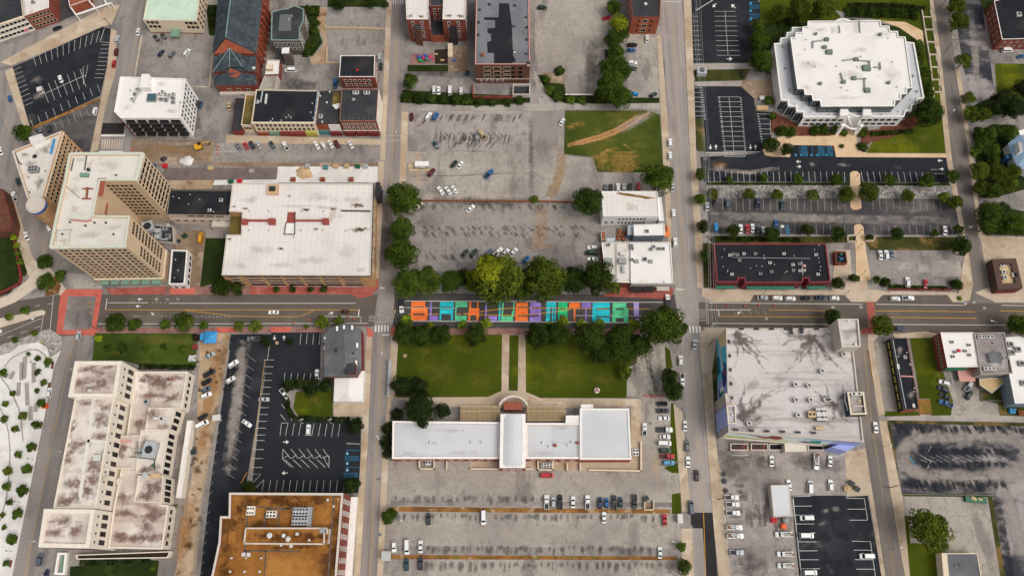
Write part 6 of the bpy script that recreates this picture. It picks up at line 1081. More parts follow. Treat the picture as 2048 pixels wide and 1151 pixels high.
grime(ci,21.23,'soft_grime',[(260,95,8,2.2,10),(320,110,8,2.2,-15),(230,170,8,3,10),(350,160,6,4,0),(290,190,7,2.5,0),(380,85,5,1.5,0),(150,870,8,3,0),(210,920,6,4,0),(100,930,6,3,0)],k1)
grime(ci,11.53,'soft_grime',[(600,330,5,4,0),(660,390,5,2,0),(585,720,6,6,0),(620,690,4,4,0),(560,740,4,3,0)],k1);grime(ci,10.43,'soft_grime',[(560,610,5,2.5,20),(600,600,4,2.5,-20),(560,460,3,3,0),(520,500,2.5,5,0)],k1);grime(ci,9.23,'soft_grime',[(430,520,5,5,0),(450,500,4,3,0)],k1)
grime(oc,19.13,'soft_rust',[(500,1003,12,4,0),(560,1000,10,5,-10),(630,1000,9,4,0),(480,1020,6,4,30),(470,1045,5,4,0),(520,1045,9,3,0),(455,1090,5,6,0),(670,1050,4,12,0),(560,1094,14,1.2,0),(610,1092,8,1.4,0),(672,1110,4,8,0),(450,1140,4,6,0),(540,1034,4,3,0),(590,1008,6,3,0)]);grime(oc,23.03,'soft_rust',[(530,1070,8,3,0),(560,1075,8,3,0),(610,1072,8,3,0),(640,1070,5,3,0)])
grime(e1,9.73,'soft_leaf',[(1242,388,4,.9,-12),(1262,391,3,.7,-12),(1290,396,3,.6,-12)]);grime(bl,4.63,'soft_wear',[(1800,700,2,3,0),(1822,790,2,3,0)]);grime(g4,8.03,'soft_wear',[(1975,690,4,3,0),(1970,730,4,3,0),(2005,740,4,3,0),(1990,672,5,1.5,0)]);grime(F,17.63,'soft_drain',[(60,330,3,4,0),(90,300,5,3,20),(80,365,3,5,0),(50,310,3,2,0)])
grime(g,13.68,'soft_pond',[(500,400,7,3,0),(640,395,8,3,0),(700,400,9,3,0),(520,500,8,4,0),(620,520,9,3,0),(690,500,7,4,0),(560,530,10,2,0),(480,530,5,3,0),(720,540,4,2,0),(600,412,12,1.2,0),(660,415,10,1.2,0)]);grime(dp,6.53,'soft_pond',[(830,850,9,1.2,0),(930,905,10,1.4,0),(1090,905,8,1.4,0),(820,906,6,1.2,0),(1120,855,6,1.4,0),(900,860,12,1,0),(870,885,3,1,0)]);grime(of,12.63,'soft_pond',[(1640,60,7,3,0),(1760,70,8,3,0),(1620,130,8,4,0),(1700,150,9,4,0),(1780,150,7,4,0),(1720,100,6,3,0),(1690,195,10,2,0),(1610,175,5,3,0)]);grime(T,40.05,'soft_pond',[(160,320,5,2,0),(220,330,6,3,0),(150,380,4,3,0),(150,420,5,2,0),(180,470,8,2.4,0),(230,455,5,2,0),(130,480,4,1.5,0)]);grime(w,16.24,'soft_pond',[(255,215,3,3,0),(340,222,5,2,0),(320,168,4,2,0),(275,185,3,4,0)])
rp=Bld('ramp','narrow white walled ramp south of the cream government building','ramp',(120,1125));rp.vol([(115,1104),(134,1104),(129,1149),(108,1148)],1.6,'wall_ivory','conc_grey','trim_white',1.3,t=.9);rp.blk([(123,1110),(127,1110),(123,1142),(119,1142)],1.5,0,'awning_mint',name='rail')
le=Bld('brick_building','dark red brick building cut by the left edge below the flatiron','building',(5,430));le.vol([(-60,370),(6,378),(24,440),(20,462),(-60,466)],7,'brick_brown','brick_brown','brick_crimson',.8)
le2=Bld('garden_wall','low brick border wall round the dark lawn at the left edge','wall',(20,530));b=MB()
for a,c in(((-20,466),(26,455)),((26,455),(44,555)),((44,555),(40,568)),((40,568),(-20,598))):p,q=G(*a),G(*c);d=q-p;m2=(p+q)/2;b.box(m2 .x,m2 .y,0,d.length,1.0,1.0,math.atan2(d.y,d.x))
le2 .part('brick_wall',b,'brick_crimson')
pw=Bld('retaining_wall','tan retaining walls stepping through the grey two level lot at top','wall',(712,60));b=MB()
for a,c in(((651,57),(771,60)),((655,97),(653,128)),((653,128),(678,128)),((651,52),(651,60))):p,q=G(*a),G(*c);d=q-p;m2=(p+q)/2;b.box(m2 .x,m2 .y,0,d.length,.5,1.2,math.atan2(d.y,d.x))
pw.part('wall',b,'tan_deck')
pw2=Bld('retaining_wall','pale concrete edge wall round the lot beside the mint roofed office','wall',(350,175));b=MB()
for a,c in(((284,74),(271,152)),((428,108),(419,176)),((419,176),(384,175))):p,q=G(*a),G(*c);d=q-p;m2=(p+q)/2;b.box(m2 .x,m2 .y,0,d.length,.4,.9,math.atan2(d.y,d.x))
pw2 .part('wall',b,'conc_pale')
pw3=Bld('retaining_wall','long brown wall between the two big central parking lots','wall',(1020,403));b=MB()
for a,c in(((840,402),(1060,403)),((1060,403),(1205,406))):p,q=G(*a),G(*c);d=q-p;m2=(p+q)/2;b.box(m2 .x,m2 .y,0,d.length,.5,1.1,math.atan2(d.y,d.x))
pw3 .part('wall',b,'rust')
pw4=Bld('retaining_wall','crimson low wall edging the small lot above the boulevard at right','wall',(1850,578));b=MB()
for a,c in(((1775,579),(1900,580)),((1900,580),(1925,568))):p,q=G(*a),G(*c);d=q-p;m2=(p+q)/2;b.box(m2 .x,m2 .y,0,d.length,.5,.9,math.atan2(d.y,d.x))
pw4 .part('wall',b,'brick_crimson')
for lab,pts in(('pale planter walls stepping along the east side of the stepped office',[(1842,22),(1848,60),(1858,120),(1866,195)]),('cream planter walls flanking the upper footbridge',[(1694,472),(1711,472),(1711,484),(1694,484),(1694,472)]),('cream planter walls right of the upper footbridge',[(1730,472),(1747,474),(1747,482),(1730,483)])):
 q_=Bld('planter_wall',lab,'wall',pts[0]);b=MB()
 for a,c in zip(pts,pts[1:]):p,q=G(*a),G(*c);d=q-p;m2=(p+q)/2;b.box(m2 .x,m2 .y,0,d.length+.4,.5,1.2,math.atan2(d.y,d.x))
 if len(pts)==4 and pts[0][0]>1800:
  for i in range(7):p=G(1846+i*3.6,36+i*25);b.box(p.x+2,p.y,0,4.4,.5,1.0);b.box(p.x+4.2,p.y+2,0,.5,4,1.0)
 q_.part('wall',b,'conc_pale')
for q_ in BL_:q_.finish()
# ================================================================= VEHICLES
CC=dict(white=(232,232,230),silver=(176,180,182),grey=(112,116,120),dark=(52,56,60),black=(26,27,29),navy=(34,48,72),blue=(34,92,146),bright=(40,140,204),slate=(84,98,112),teal=(34,70,78),green=(34,58,48),red=(178,26,38),maroon=(92,24,34),tan=(196,172,132),brown=(62,48,42),lightblue=(92,160,200),orange=(206,82,40))
CW=dict(white='white',silver='silver',grey='grey',dark='charcoal',black='black',navy='navy',blue='blue',bright='bright blue',slate='blue grey',teal='dark teal',green='dark green',red='red',maroon='maroon',tan='tan',brown='dark brown',lightblue='light blue',orange='orange')
KD=dict(sedan=(4.7,1.84,.92,.98,1.45,.95,.25,-1.0,-1.75),suv=(4.8,1.95,1.08,1.14,1.75,1.05,.45,-1.9,-2.25),hatch=(4.2,1.8,.95,1.0,1.5,.95,.3,-1.45,-1.95),pickup=(5.7,2.0,1.15,1.2,1.88,1.3,.75,-.4,-.55),van=(5.6,2.05,1.2,1.25,2.25,1.95,1.2,-2.6,-2.75),truck=(6.8,2.1,1.2,1.25,1.95,2.0,1.5,.5,.4),flatbed=(6.6,2.1,1.2,1.25,1.95,1.9,1.35,.4,.3))
def loft(b,secs,mi=0):
 """secs: (x, half width, z low, z high, round)"""
 ring=[]
 for x,w,zl,zh,r in secs:
  zm=zl+(zh-zl)*.55
  ring.append([(x,-w*.94,zl),(x,-w,zl+.12),(x,-w,zm),(x,-w*r,zh-.06),(x,-w*r*.85,zh),(x,w*r*.85,zh),(x,w*r,zh-.06),(x,w,zm),(x,w,zl+.12),(x,w*.94,zl)])
 for a,c in zip(ring,ring[1:]):
  for i in range(10):j=(i+1)%10;b.face([a[i],a[j],c[j],c[i]],mi)
 b.face(ring[0][::-1],mi);b.face(ring[-1],mi)
KM={}
def vehicle_parts(kind):
 if kind in KM:return KM[kind]
 L,Wd,zh,zb,zr,cw,rf,rr,rb=KD[kind];w=Wd/2;h=L/2;out=[]
 b=MB();g0=.28
 bed=kind in('pickup','truck','flatbed')
 back=rb-.05 if bed else-h
 secs=[(h,w*.72,g0+.15,zh*.72,.9),(h-.12,w*.9,g0,zh*.86,.92),(h-.55,w,g0-.05,zh*.95,.95),(cw+.1,w,g0-.05,zh,.95),(cw-.3,w,g0-.05,zb,.96)]
 if bed:secs+=[(rb,w,g0-.05,zb,.96),(back,w,g0-.05,zb,.96)]
 elif kind=='sedan':secs+=[(rb+.1,w,g0-.05,zb,.95),(rb-.1,w,g0-.05,zb*.99,.94),(-h+.3,w*.98,g0,zb*.97,.93),(-h+.06,w*.9,g0+.05,zb*.9,.92),(-h,w*.8,g0+.12,zb*.8,.9)]
 else:secs+=[(rb+.1,w,g0-.05,zb,.96),(-h+.12,w*.96,g0,zb,.95),(-h,w*.86,g0+.1,zb*.95,.93)]
 loft(b,secs[::-1])
 wt=w*.78;wb=w*.93
 A=[(cw,-wb,zb-.02),(cw,wb,zb-.02),(rb,wb,zb-.02),(rb,-wb,zb-.02)];T_=[(rf,-wt,zr-.04),(rf,wt,zr-.04),(rr,wt,zr-.04),(rr,-wt,zr-.04)]
 b.hexa(A,T_);b.hexa([(rf+.04,-wt-.02,zr-.04),(rf+.04,wt+.02,zr-.04),(rr-.04,wt+.02,zr-.04),(rr-.04,-wt-.02,zr-.04)],[(rf-.12,-wt*.9,zr+.03),(rf-.12,wt*.9,zr+.03),(rr+.12,wt*.9,zr+.03),(rr+.12,-wt*.9,zr+.03)])
 if kind=='pickup':
  for q in((-1,1),(1,1)):b.box((rb-h)/2-.03,q[0]*(w-.1),.45,abs(-h-rb)-.08,.16,zb-.45)
  b.box(-h+.08,0,.45,.14,Wd-.36,zb-.45);b.box((rb-h)/2,0,.4,abs(-h-rb)-.1,Wd-.3,.2)
 if kind=='sedan' or kind=='hatch' or kind=='suv' or kind=='pickup' or kind=='van':
  for s_ in(-1,1):b.box(cw-.35,s_*(w+.09),zb-.02,.18,.2,.16)
 out.append(('body',b.mesh('body','car_paint',smooth=False),None))
 for p in out[0][1].polygons:p.use_smooth=False
 def quadglass(name,p4,off):
  c=sum((Vector(p)for p in p4),Vector())/4;q=[c+(Vector(p)-c)*.9 for p in p4];n=(Vector(p4[1])-Vector(p4[0])).cross(Vector(p4[3])-Vector(p4[0])).normalized()
  if n.dot(c-Vector((0,0,zb-.2)))<0:n=-n
  b=MB();b.face([p+n*off for p in q]);return name,b.mesh(name,'glass_car'),None
 out.append(quadglass('windshield',[A[0],A[1],T_[1],T_[0]],.012));out.append(quadglass('rear_window',[A[2],A[3],T_[3],T_[2]],.012))
 out.append(quadglass('side_window',[A[1],A[2],T_[2],T_[1]],.012));out.append(quadglass('side_window',[A[3],A[0],T_[0],T_[3]],.012))
 if kind=='suv':
  b=MB()
  for s_ in(-1,1):b.tube((rf-.3,s_*wt*.85,zr+.07),(rr+.2,s_*wt*.85,zr+.07),.03,n=4)
  out.append(('roof_rack',b.mesh('roof_rack','equip_dark'),None))
 if kind=='pickup':
  b=MB();b.box((rb-h)/2,0,.62,abs(-h-rb)-.32,Wd-.5,.03);out.append(('bed_liner',b.mesh('bed_liner','equip_dark'),None))
 if kind=='flatbed':
  b=MB();b.box((rb-.1-h)/2,0,.75,h+rb-.1,Wd+.1,.22);b.box(rb-.15,0,.97,.15,Wd,.7);out.append(('flat_deck',b.mesh('flat_deck','equip_dark'),None))
 if kind=='truck':
  b=MB()
  for s_ in(-1,1):b.box((rb-h)/2,s_*(w-.25),.6,h+rb-.1,.5,.95)
  b.box((rb-h)/2,0,.6,h+rb-.1,Wd-.9,.2);out.append(('service_box',b.mesh('service_box','equip_white'),None))
  b=MB();b.cyl(-1.0,0,.8,.35,1.2,8);b.tube((-1.0,0,2.0),(1.6,.1,2.6),.2);b.tube((1.6,.1,2.6),(-2.2,.25,2.9),.17);out.append(('boom',b.mesh('boom','equip_white'),None))
  b=MB();b.box(-2.6,.3,2.1,.8,.8,1.0);b.box(-2.0,-.5,.85,1.6,.6,.5);out.append(('bucket',b.mesh('bucket','rust'),None))
 b=MB()
 n_=12
 b.v=[];ring=[]
 for y in(-.11,.11):
  for i in range(n_):a=2*math.pi*i/n_;b.v.append((.34*math.cos(a),y,.34*math.sin(a)))
 for i in range(n_):j=(i+1)%n_;b.f.append([i,j,n_+j,n_+i]);b.m.append(0)
 b.f.append(list(range(n_))[::-1]);b.f.append(list(range(n_,2*n_)));b.m+=[0,0]
 for y in(-.12,.12):b.face([(.2*math.cos(i*math.pi/4),y,.2*math.sin(i*math.pi/4))for i in(range(8)if y>0 else range(7,-1,-1))],1)
 rm=MB()
 for i,q in enumerate(b.f):
  if b.m[i]:rm.face([b.v[j]for j in q])
 b.f=[q for i,q in enumerate(b.f)if not b.m[i]];b.m=[0]*len(b.f);wm=b.mesh('wheel','tyre');KM['rim']=rm.mesh('rim','galv')
 for x in(h-.9,-h+(1.0 if not bed else 1.15)):
  for s_ in(-1,1):out.append(('wheel',wm,(x,s_*(w-.1),.34)))
 for nm,x,m in(('headlight',h-.1,'lamp_clear'),('tail_light',-h+.02,'lamp_red')):
  for s_ in(-1,1):b=MB();b.box(x,s_*w*.68,zh*.62,.2,.34,.16);out.append((nm,b.mesh(nm,m),None))
 KM[kind]=out
 return out
NM=dict(sedan='sedan',suv='suv',hatch='hatchback',pickup='pickup_truck',van='van',truck='utility_truck',flatbed='flatbed_truck')
CAT=dict(sedan='car',suv='car',hatch='car',pickup='truck',van='van',truck='truck',flatbed='truck')
def vehicle(px,py,ang,kind,col,label,group=None):
 p=G(px,py,.7);a=math.radians(ang);q=G(px+10*math.cos(a),py-10*math.sin(a),.7);d=q-p
 r=thing('parked_'+NM[kind]if group else NM[kind],label,CAT[kind],(p.x,p.y,.06),math.atan2(d.y,d.x),group)
 s=U(.96,1.04);r.scale=(s,s,s)
 for nm,me,loc in vehicle_parts(kind):
  o=link(nm,me,r,loc)
  if nm=='wheel':link('rim',KM['rim'],o)
  if nm=='body':c=S(*CC[col]);f=U(.88,1.06);o.color=tuple(min(1,v*f)for v in c[:3])+(1,)
 return r
KW=dict(sedan='sedan',suv='SUV',hatch='hatchback',pickup='pickup truck',van='van',truck='bucket truck',flatbed='flatbed truck')
ORD=['first','second','third','fourth','fifth','sixth','seventh','eighth','ninth','tenth','eleventh','twelfth']
def row(group,where,side,items):
 """items (px, py, ang, kind, col); the label is colour, kind and place in a row one can find"""
 seen={}
 for it in items:seen[(it[3],it[4])]=seen.get((it[3],it[4]),0)+1
 for i,(px,py,ang,kd,col)in enumerate(items):
  t=f'{CW[col]} {KW[kd]} {where}'
  if seen[(kd,col)]>1:t=f'{CW[col]} {KW[kd]} {where}, {ORD[i]} from {side}'
  vehicle(px,py,ang,kd,col,t,group)
def one(px,py,ang,kd,col,where,group='cars about the streets and lots'):vehicle(px,py,ang,kd,col,f'{CW[col]} {KW[kd]} {where}',group)
one(115,57,20,'sedan','black','on the street below the arched brick row');one(276,64,82,'sedan','white','in the lane left of the mint roofed office');one(236,79,84,'suv','silver','parked by the top corner of the dark angled lot')
one(233,104,85,'suv','maroon','parked beside the dark angled lot');one(228,128,84,'sedan','red','parked beside the dark angled lot');one(121,158,112,'sedan','white','alone in the middle of the dark angled lot');one(190,223,80,'suv','white','at the end of the small lot behind the flatiron')
one(99,257,105,'suv','dark','in the small lot just above the flatiron');one(82,262,105,'sedan','grey','in the small lot just above the flatiron');one(20,197,108,'hatch','blue','parked on the street at the left edge');one(1,302,110,'sedan','white','cut by the left edge beside the flatiron street')
row('cars in the mint office lot','in the lot below the mint roofed office','left',[(312,76,130,'sedan','black'),(327,72,130,'sedan','dark'),(322,107,52,'sedan','navy'),(345,109,55,'suv','grey'),(374,106,55,'suv','white')])
one(36,363,108,'sedan','teal','on the street left of the flatiron');one(29,393,108,'pickup','white','on the street left of the flatiron');one(53,472,110,'sedan','white','on the street below the flatiron turret');one(99,457,112,'suv','white','between the flatiron and the tan tower')
row('cars angle parked by the shops','angle parked before the cream shop block','left',[(476,293,120,'sedan','grey'),(492,292,120,'sedan','red'),(504,290,120,'suv','dark'),(517,290,120,'sedan','silver'),(544,290,120,'sedan','teal'),(571,292,120,'pickup','white')])
row('cars angle parked by the shops','angle parked before the red corner shop','left',[(633,290,120,'sedan','white'),(647,291,120,'suv','white'),(661,288,120,'sedan','white'),(674,288,120,'suv','maroon'),(701,289,120,'sedan','white')])
one(581,141,180,'van','white','in the yard behind the stone mansion');one(458,213,90,'sedan','tan','in the yard beside the white balcony block');one(759,115,90,'suv','silver','parked right of the square black roofed building');one(762,133,90,'sedan','dark','parked right of the square black roofed building');one(671,167,90,'pickup','blue','beside the square black roofed building')
row('cars below the playground','in the shaded lot below the playground','left',[(868,180,90,'suv','white'),(877,181,90,'sedan','white'),(900,181,90,'van','white'),(922,182,90,'hatch','white')])
one(1085,16,0,'suv','green','at the top of the empty bleached lot');one(1213,37,10,'sedan','red','peeping out under the bright green tree');one(1213,107,90,'sedan','black','half hidden by the tree row')
row('cars in the tree lined lot','in the small lot right of the tree row','the top',[(1294,78,90,'sedan','white'),(1265,91,0,'suv','black'),(1263,101,0,'sedan','blue'),(1265,126,0,'suv','white'),(1265,138,0,'suv','dark'),(1268,188,170,'hatch','bright'),(1307,190,30,'hatch','green')])
one(823,234,88,'sedan','maroon','in the top left corner of the big lot');one(857,233,60,'suv','white','near the top left of the big lot');one(871,233,60,'suv','blue','near the top left of the big lot');one(952,272,120,'sedan','grey','beside a tan pickup amid the big lot');one(965,270,120,'pickup','tan','beside the grey sedan amid the big lot')
one(871,290,122,'sedan','teal','standing alone in the big lot');one(908,328,52,'sedan','green','next to a white sedan below the big lot centre');one(920,330,55,'sedan','white','next to a dark green sedan in the big lot');one(978,348,45,'pickup','blue','with dark bed alone low in the big lot');one(863,345,52,'suv','maroon','beside the white food trailer')
row('white sedans by the lamp post','angle parked by the lamp post','left',[(881,381,125,'sedan','white'),(896,381,125,'sedan','white'),(909,379,125,'sedan','white')]);one(1124,244,60,'sedan','white','by the grass field corner');one(941,417,42,'sedan','white','just below the brown wall of the lower lot');one(837,411,45,'sedan','white','peeping out from the big left tree')
row('cars above the big trees','above the big bright trees of the lower lot','left',[(930,506,48,'sedan','dark'),(948,506,48,'suv','green'),(979,505,48,'suv','slate'),(996,504,48,'pickup','white'),(1011,505,48,'sedan','white'),(1027,504,48,'sedan','white'),(1052,519,48,'sedan','blue')])
row('cars left of the corner shop','left of the white roofed corner shop','the top',[(1185,495,180,'suv','white'),(1182,506,180,'van','green'),(1185,518,180,'sedan','white')])
row('cars behind the white building','behind the white painted building','left',[(1211,376,90,'sedan','grey'),(1222,376,90,'sedan','dark'),(1236,375,90,'suv','white'),(1248,375,90,'hatch','silver'),(1260,375,90,'suv','green'),(1277,374,90,'suv','red')])
row('cars along the east kerb','at the kerb from grass field to corner shop','the top',[(1340,286,90,'suv','white'),(1340,312,90,'suv','white'),(1345,375,90,'sedan','silver'),(1347,427,90,'suv','white'),(1350,485,90,'suv','white')])
row('cars in the upper footbridge lot','in the slate lot below the rubble bank','left',[(1414,413,90,'sedan','silver'),(1428,406,90,'sedan','black'),(1455,406,90,'suv','slate'),(1515,406,90,'pickup','navy'),(1565,410,90,'sedan','teal')])
row('cars behind the crimson strip','in the row behind the crimson strip','left',[(1432,455,90,'suv','bright'),(1481,458,90,'sedan','white'),(1495,458,90,'sedan','red'),(1505,456,90,'sedan','white'),(1516,462,90,'sedan','black'),(1526,461,90,'hatch','silver'),(1552,448,90,'sedan','blue')])
one(1890,461,90,'sedan','white','alone at the right end of the slate lot');row('cars in the patched lot','by the footbridge in the patched lot','left',[(1761,510,95,'sedan','white'),(1773,510,95,'suv','white'),(1783,509,95,'sedan','slate')]);one(1815,564,94,'suv','white','at the lower kerb of the patched lot');one(1851,567,88,'sedan','red','at the lower kerb of the patched lot')
row('cars in the boulevard bays','in the bay before the crimson strip','left',[(1525,595,0,'sedan','silver'),(1554,596,0,'suv','white'),(1580,597,0,'suv','white'),(1613,596,0,'sedan','black'),(1642,595,0,'sedan','navy'),(1669,596,0,'hatch','white')])
row('cars in the boulevard bays','in the right bay of the boulevard','left',[(1790,597,0,'suv','white'),(1816,596,0,'pickup','white')]);one(1800,657,0,'suv','navy','on the boulevard beside the round street tree')
one(547,624,180,'sedan','white','driving along the boulevard');one(689,623,180,'sedan','brown','waiting in the boulevard turn lane');one(803,612,-88,'flatbed','white','blocking the left end of the street mural');one(1335,602,92,'flatbed','white','blocking the right end of the street mural');one(157,672,80,'suv','silver','leaving the red paved crossing');one(99,785,82,'suv','white','parked beside the white plaza');one(80,1118,80,'suv','slate','at the kerb below the cream government building');one(93,1149,80,'sedan','navy','at the bottom edge near the ramp')
one(1389,688,90,'sedan','silver','waiting at the crossing by the mural garage');one(1296,688,92,'suv','white','on the drive beside the big round tree')
row('cars on the east street','at the kerb beside the depot','the top',[(1361,721,90,'suv','white'),(1364,759,-90,'pickup','white'),(1370,851,90,'sedan','white'),(1374,891,90,'suv','grey'),(1376,923,90,'sedan','white'),(1393,950,92,'suv','brown'),(1382,1014,94,'van','slate')])
row('cars beside the depot','on the drive right of the depot','the top',[(1324,807,180,'suv','black'),(1326,821,0,'pickup','dark'),(1328,836,180,'sedan','white'),(1329,859,0,'flatbed','white'),(1330,873,0,'sedan','white'),(1329,886,0,'van','white'),(1330,900,0,'suv','green'),(1335,912,0,'pickup','red'),(1337,925,0,'suv','lightblue')]);one(1289,858,88,'pickup','white','beside the depot east wall')
row('cars along the dry verge','in the row above the dry verge','left',[(1093,1003,90,'pickup','white'),(1107,1004,90,'suv','silver'),(1120,1003,90,'pickup','black'),(1146,1003,90,'sedan','white'),(1175,1003,90,'pickup','white'),(1200,1005,90,'suv','navy'),(1213,1005,90,'hatch','blue'),(1228,1004,90,'pickup','dark'),(1241,1004,90,'sedan','teal'),(1269,1003,-90,'pickup','black')])
one(1208,1034,90,'sedan','white','just below the dry verge at right');one(1329,1039,90,'sedan','red','near the white ticket booth');one(857,1037,90,'suv','dark','alone below the dry verge at left');one(967,1034,-90,'van','white','alone below the dry verge');one(1094,950,0,'van','red','parked behind the depot')
row('cars in the bottom lot','at the bottom lot\'s left end','left',[(788,1092,-90,'hatch','white'),(814,1093,-90,'van','white'),(841,1092,90,'sedan','white')]);row('cars in the bottom lot','at the bottom edge below the white cars','left',[(813,1128,90,'suv','teal'),(841,1126,90,'suv','dark')]);one(1320,1104,90,'sedan','white','alone at the right of the bottom lot')
row('cars beside the government building','on the ochre strip beside the government building','the top',[(420,710,28,'sedan','silver'),(419,746,28,'pickup','black'),(414,763,28,'suv','black'),(413,778,25,'hatch','slate'),(413,790,22,'suv','white'),(406,833,28,'sedan','black'),(405,848,28,'van','white')])
row('cars on the dark angled strip','on the dark strip right of the ochre strip','the top',[(467,727,35,'suv','white'),(466,743,32,'suv','black'),(461,759,32,'hatch','white'),(458,775,28,'sedan','black'),(494,846,-35,'sedan','white')]);one(507,677,180,'pickup','grey','by the dark shrub near the boulevard')
one(528,798,0,'sedan','silver','on the yellow edged side of the sealed lot');one(569,787,-52,'pickup','white','beside the small round edged lawn');one(617,859,88,'suv','white','in the sealed lot below the small lawn');one(634,748,90,'sedan','white','tucked beside the grey roofed restaurant')
row('cars behind the mural garage','on the lot behind the mural garage','left',[(1543,921,90,'sedan','white'),(1632,922,-88,'truck','white'),(1660,921,88,'sedan','white')]);row('cars behind the mural garage','between metal shed and green bins','left',[(1578,969,98,'sedan','white'),(1620,974,90,'van','white'),(1661,970,94,'suv','white')])
row('utility trucks in a column','in the column left of the metal shed','the top',[(1463,994,0,'pickup','white'),(1465,1008,0,'pickup','white'),(1466,1025,0,'pickup','white'),(1468,1054,0,'truck','white'),(1470,1071,0,'truck','white'),(1473,1104,0,'pickup','silver')])
row('utility trucks below the shed','below the metal shed','the top',[(1567,1068,180,'truck','white'),(1570,1107,180,'truck','white'),(1571,1130,180,'truck','white')]);row('white vans in the dark lot','on the left side of the dark lot','the top',[(1613,1035,180,'van','white'),(1613,1070,0,'van','white'),(1620,1144,0,'van','white')]);one(1733,1111,180,'van','white','on the right side of the dark lot')
one(1751,854,96,'sedan','white','driving up the lane right of the mural garage');row('cars by the grass gap','in the yard right of the grass gap','the top',[(1888,765,160,'suv','white'),(1886,778,155,'suv','navy'),(1890,792,155,'sedan','black'),(1891,806,160,'pickup','blue')]);one(1937,772,52,'pickup','silver','with dark bed behind the green walled building');one(1938,789,55,'suv','green','behind the green walled building')
one(2014,101,5,'van','white','on the drive of the top right brick building');one(2044,113,10,'sedan','blue','cut by the right edge below the brick building')
# ================================================================= TREES
def crown_mesh(name,seed,lobes,per,card,squash=.85,shell=.62,lr=(.30,.46)):
 rn=random.Random(seed);b=MB();tone=[]
 L=[]
 for i in range(lobes):
  z=rn.uniform(-.35,1);a=i*2.39996+rn.uniform(-.4,.4);rr=math.sqrt(max(0,1-max(z,0)**2*.9))*shell*rn.uniform(.55,1.15)
  L.append((rr*math.cos(a),rr*math.sin(a),z*squash*.75,rn.uniform(*lr),rn.random()))
 L.append((0,0,squash*.55,.4,.6))
 for(x,y,z,r,t)in L:
  for k_ in range(per):
   u=rn.uniform(-.75,1);a=rn.uniform(0,6.2832);s_=math.sqrt(1-u*u)
   n=Vector((s_*math.cos(a),s_*math.sin(a),u));rad=r*rn.uniform(.72,1.06)
   c=Vector((x,y,z))+Vector((n.x*rad,n.y*rad,n.z*rad*.8))
   m=(n+Vector((rn.uniform(-1,1),rn.uniform(-1,1),rn.uniform(-.4,1.1)))*.75).normalized()
   e1=m.orthogonal().normalized();e1 .rotate(Matrix.Rotation(rn.uniform(0,6.28),3,m));e2=m.cross(e1);q=card*rn.uniform(.6,1.25)
   b.face([c+e1*q,c+e2*q*.6,c-e1*q,c-e2*q*.6]);tone.append(min(1,max(0,.55*t+.45*rn.random())))
 me=b.mesh(name,'leaf')
 at=me.attributes.new('tone','FLOAT','FACE');at.data.foreach_set('value',tone)
 return me,L
def trunk_mesh(L,hc):
 """unit trunk: ground at -hc, limbs run to the lobes"""
 b=MB();b.tube((0,0,-hc),(0,0,-.25),.07,.05,7)
 b.tube((0,0,-.3),(0.02,.01,.35),.05,.015,6)
 for(x,y,z,r,t)in L[:9]:b.tube((0,0,-.3+.03*t),(x*.8,y*.8,z*.7),.03,.008,5)
 return b.mesh('trunk','bark')
CV={}
for kk,(sd,lb,pr,cd)in{'big':((1,2,3,13),44,170,.055),'mid':((4,5,6,7,14),22,140,.08),'small':((8,9,10),13,80,.15),'airy':((11,12),16,55,.13)}.items():
 CV[kk]=[]
 for s_ in sd:
  me,L=crown_mesh('crown',s_,lb,pr,cd,shell=.66 if kk!='airy' else.74,lr=(.24,.36)if kk=='big' else(.3,.45)if kk=='mid' else(.34,.5)if kk=='small' else(.22,.34));CV[kk].append((me,trunk_mesh(L,1.25)))
TINT=dict(dark=(50,67,22),mid=(64,84,26),olive=(76,91,27),bright=(104,124,30),yellow=(122,134,30),deep=(43,56,25),blue=(58,74,46),brown=(58,42,36))
def tree(px,py,r,tint,label,name='street_tree',group=None,low=False,kk=None,cat='tree',up=0):
 """px, py, r: crown centre and radius in the photograph; stands on the ground below its crown"""
 p0=G(px,py,0);p1=G(px+1,py,0);R_=r*(p1-p0).length*(1.06 if name in('shade_tree','park_tree')else 1)
 hc=R_*(1.15 if not low else.45)+(.6 if not low else 0)+up
 p=G(px,py,hc+R_*.3);R_*=(CAM_H-hc)/CAM_H
 kk=kk or('big' if R_>5.5 else 'mid' if R_>2.9 else 'small')
 me,tm=random.choice(CV[kk])
 t=thing(name,label,cat,(p.x,p.y,.05),U(0,6.28),group)
 c=link('crown',me,t,(0,0,hc),None,(R_*U(.92,1.1),R_*U(.9,1.06),R_*U(.8,1.1)));k_=S(*TINT[tint]);v=U(.85,1.15)*(1.35 if kk in('small','airy')else 1);c.color=(k_[0]*v*U(.93,1.07),k_[1]*v,k_[2]*v,1)
 link('trunk',tm,t,(0,0,hc),None,(R_,R_,hc/1.25))
 return t
def trees(group,name,tint,where,side,items,kk=None,low=False,cat='tree'):
 if kk=='small' and not low:items=[(x,y,r*U(.78,1.2))for x,y,r in items]
 for i,(x,y,r)in enumerate(items):
  n_=len(items)
  pos=ORD[i]+' from '+side if i<12 else 'far end, '+ORD[(i-12)%12]+' after the twelfth from '+side
  tree(x,y,r,tint if kk!='small' else random.choice((tint,tint,'olive','mid')),f'{where}, {pos}' if n_>1 else where,name,group,low,kk,cat)
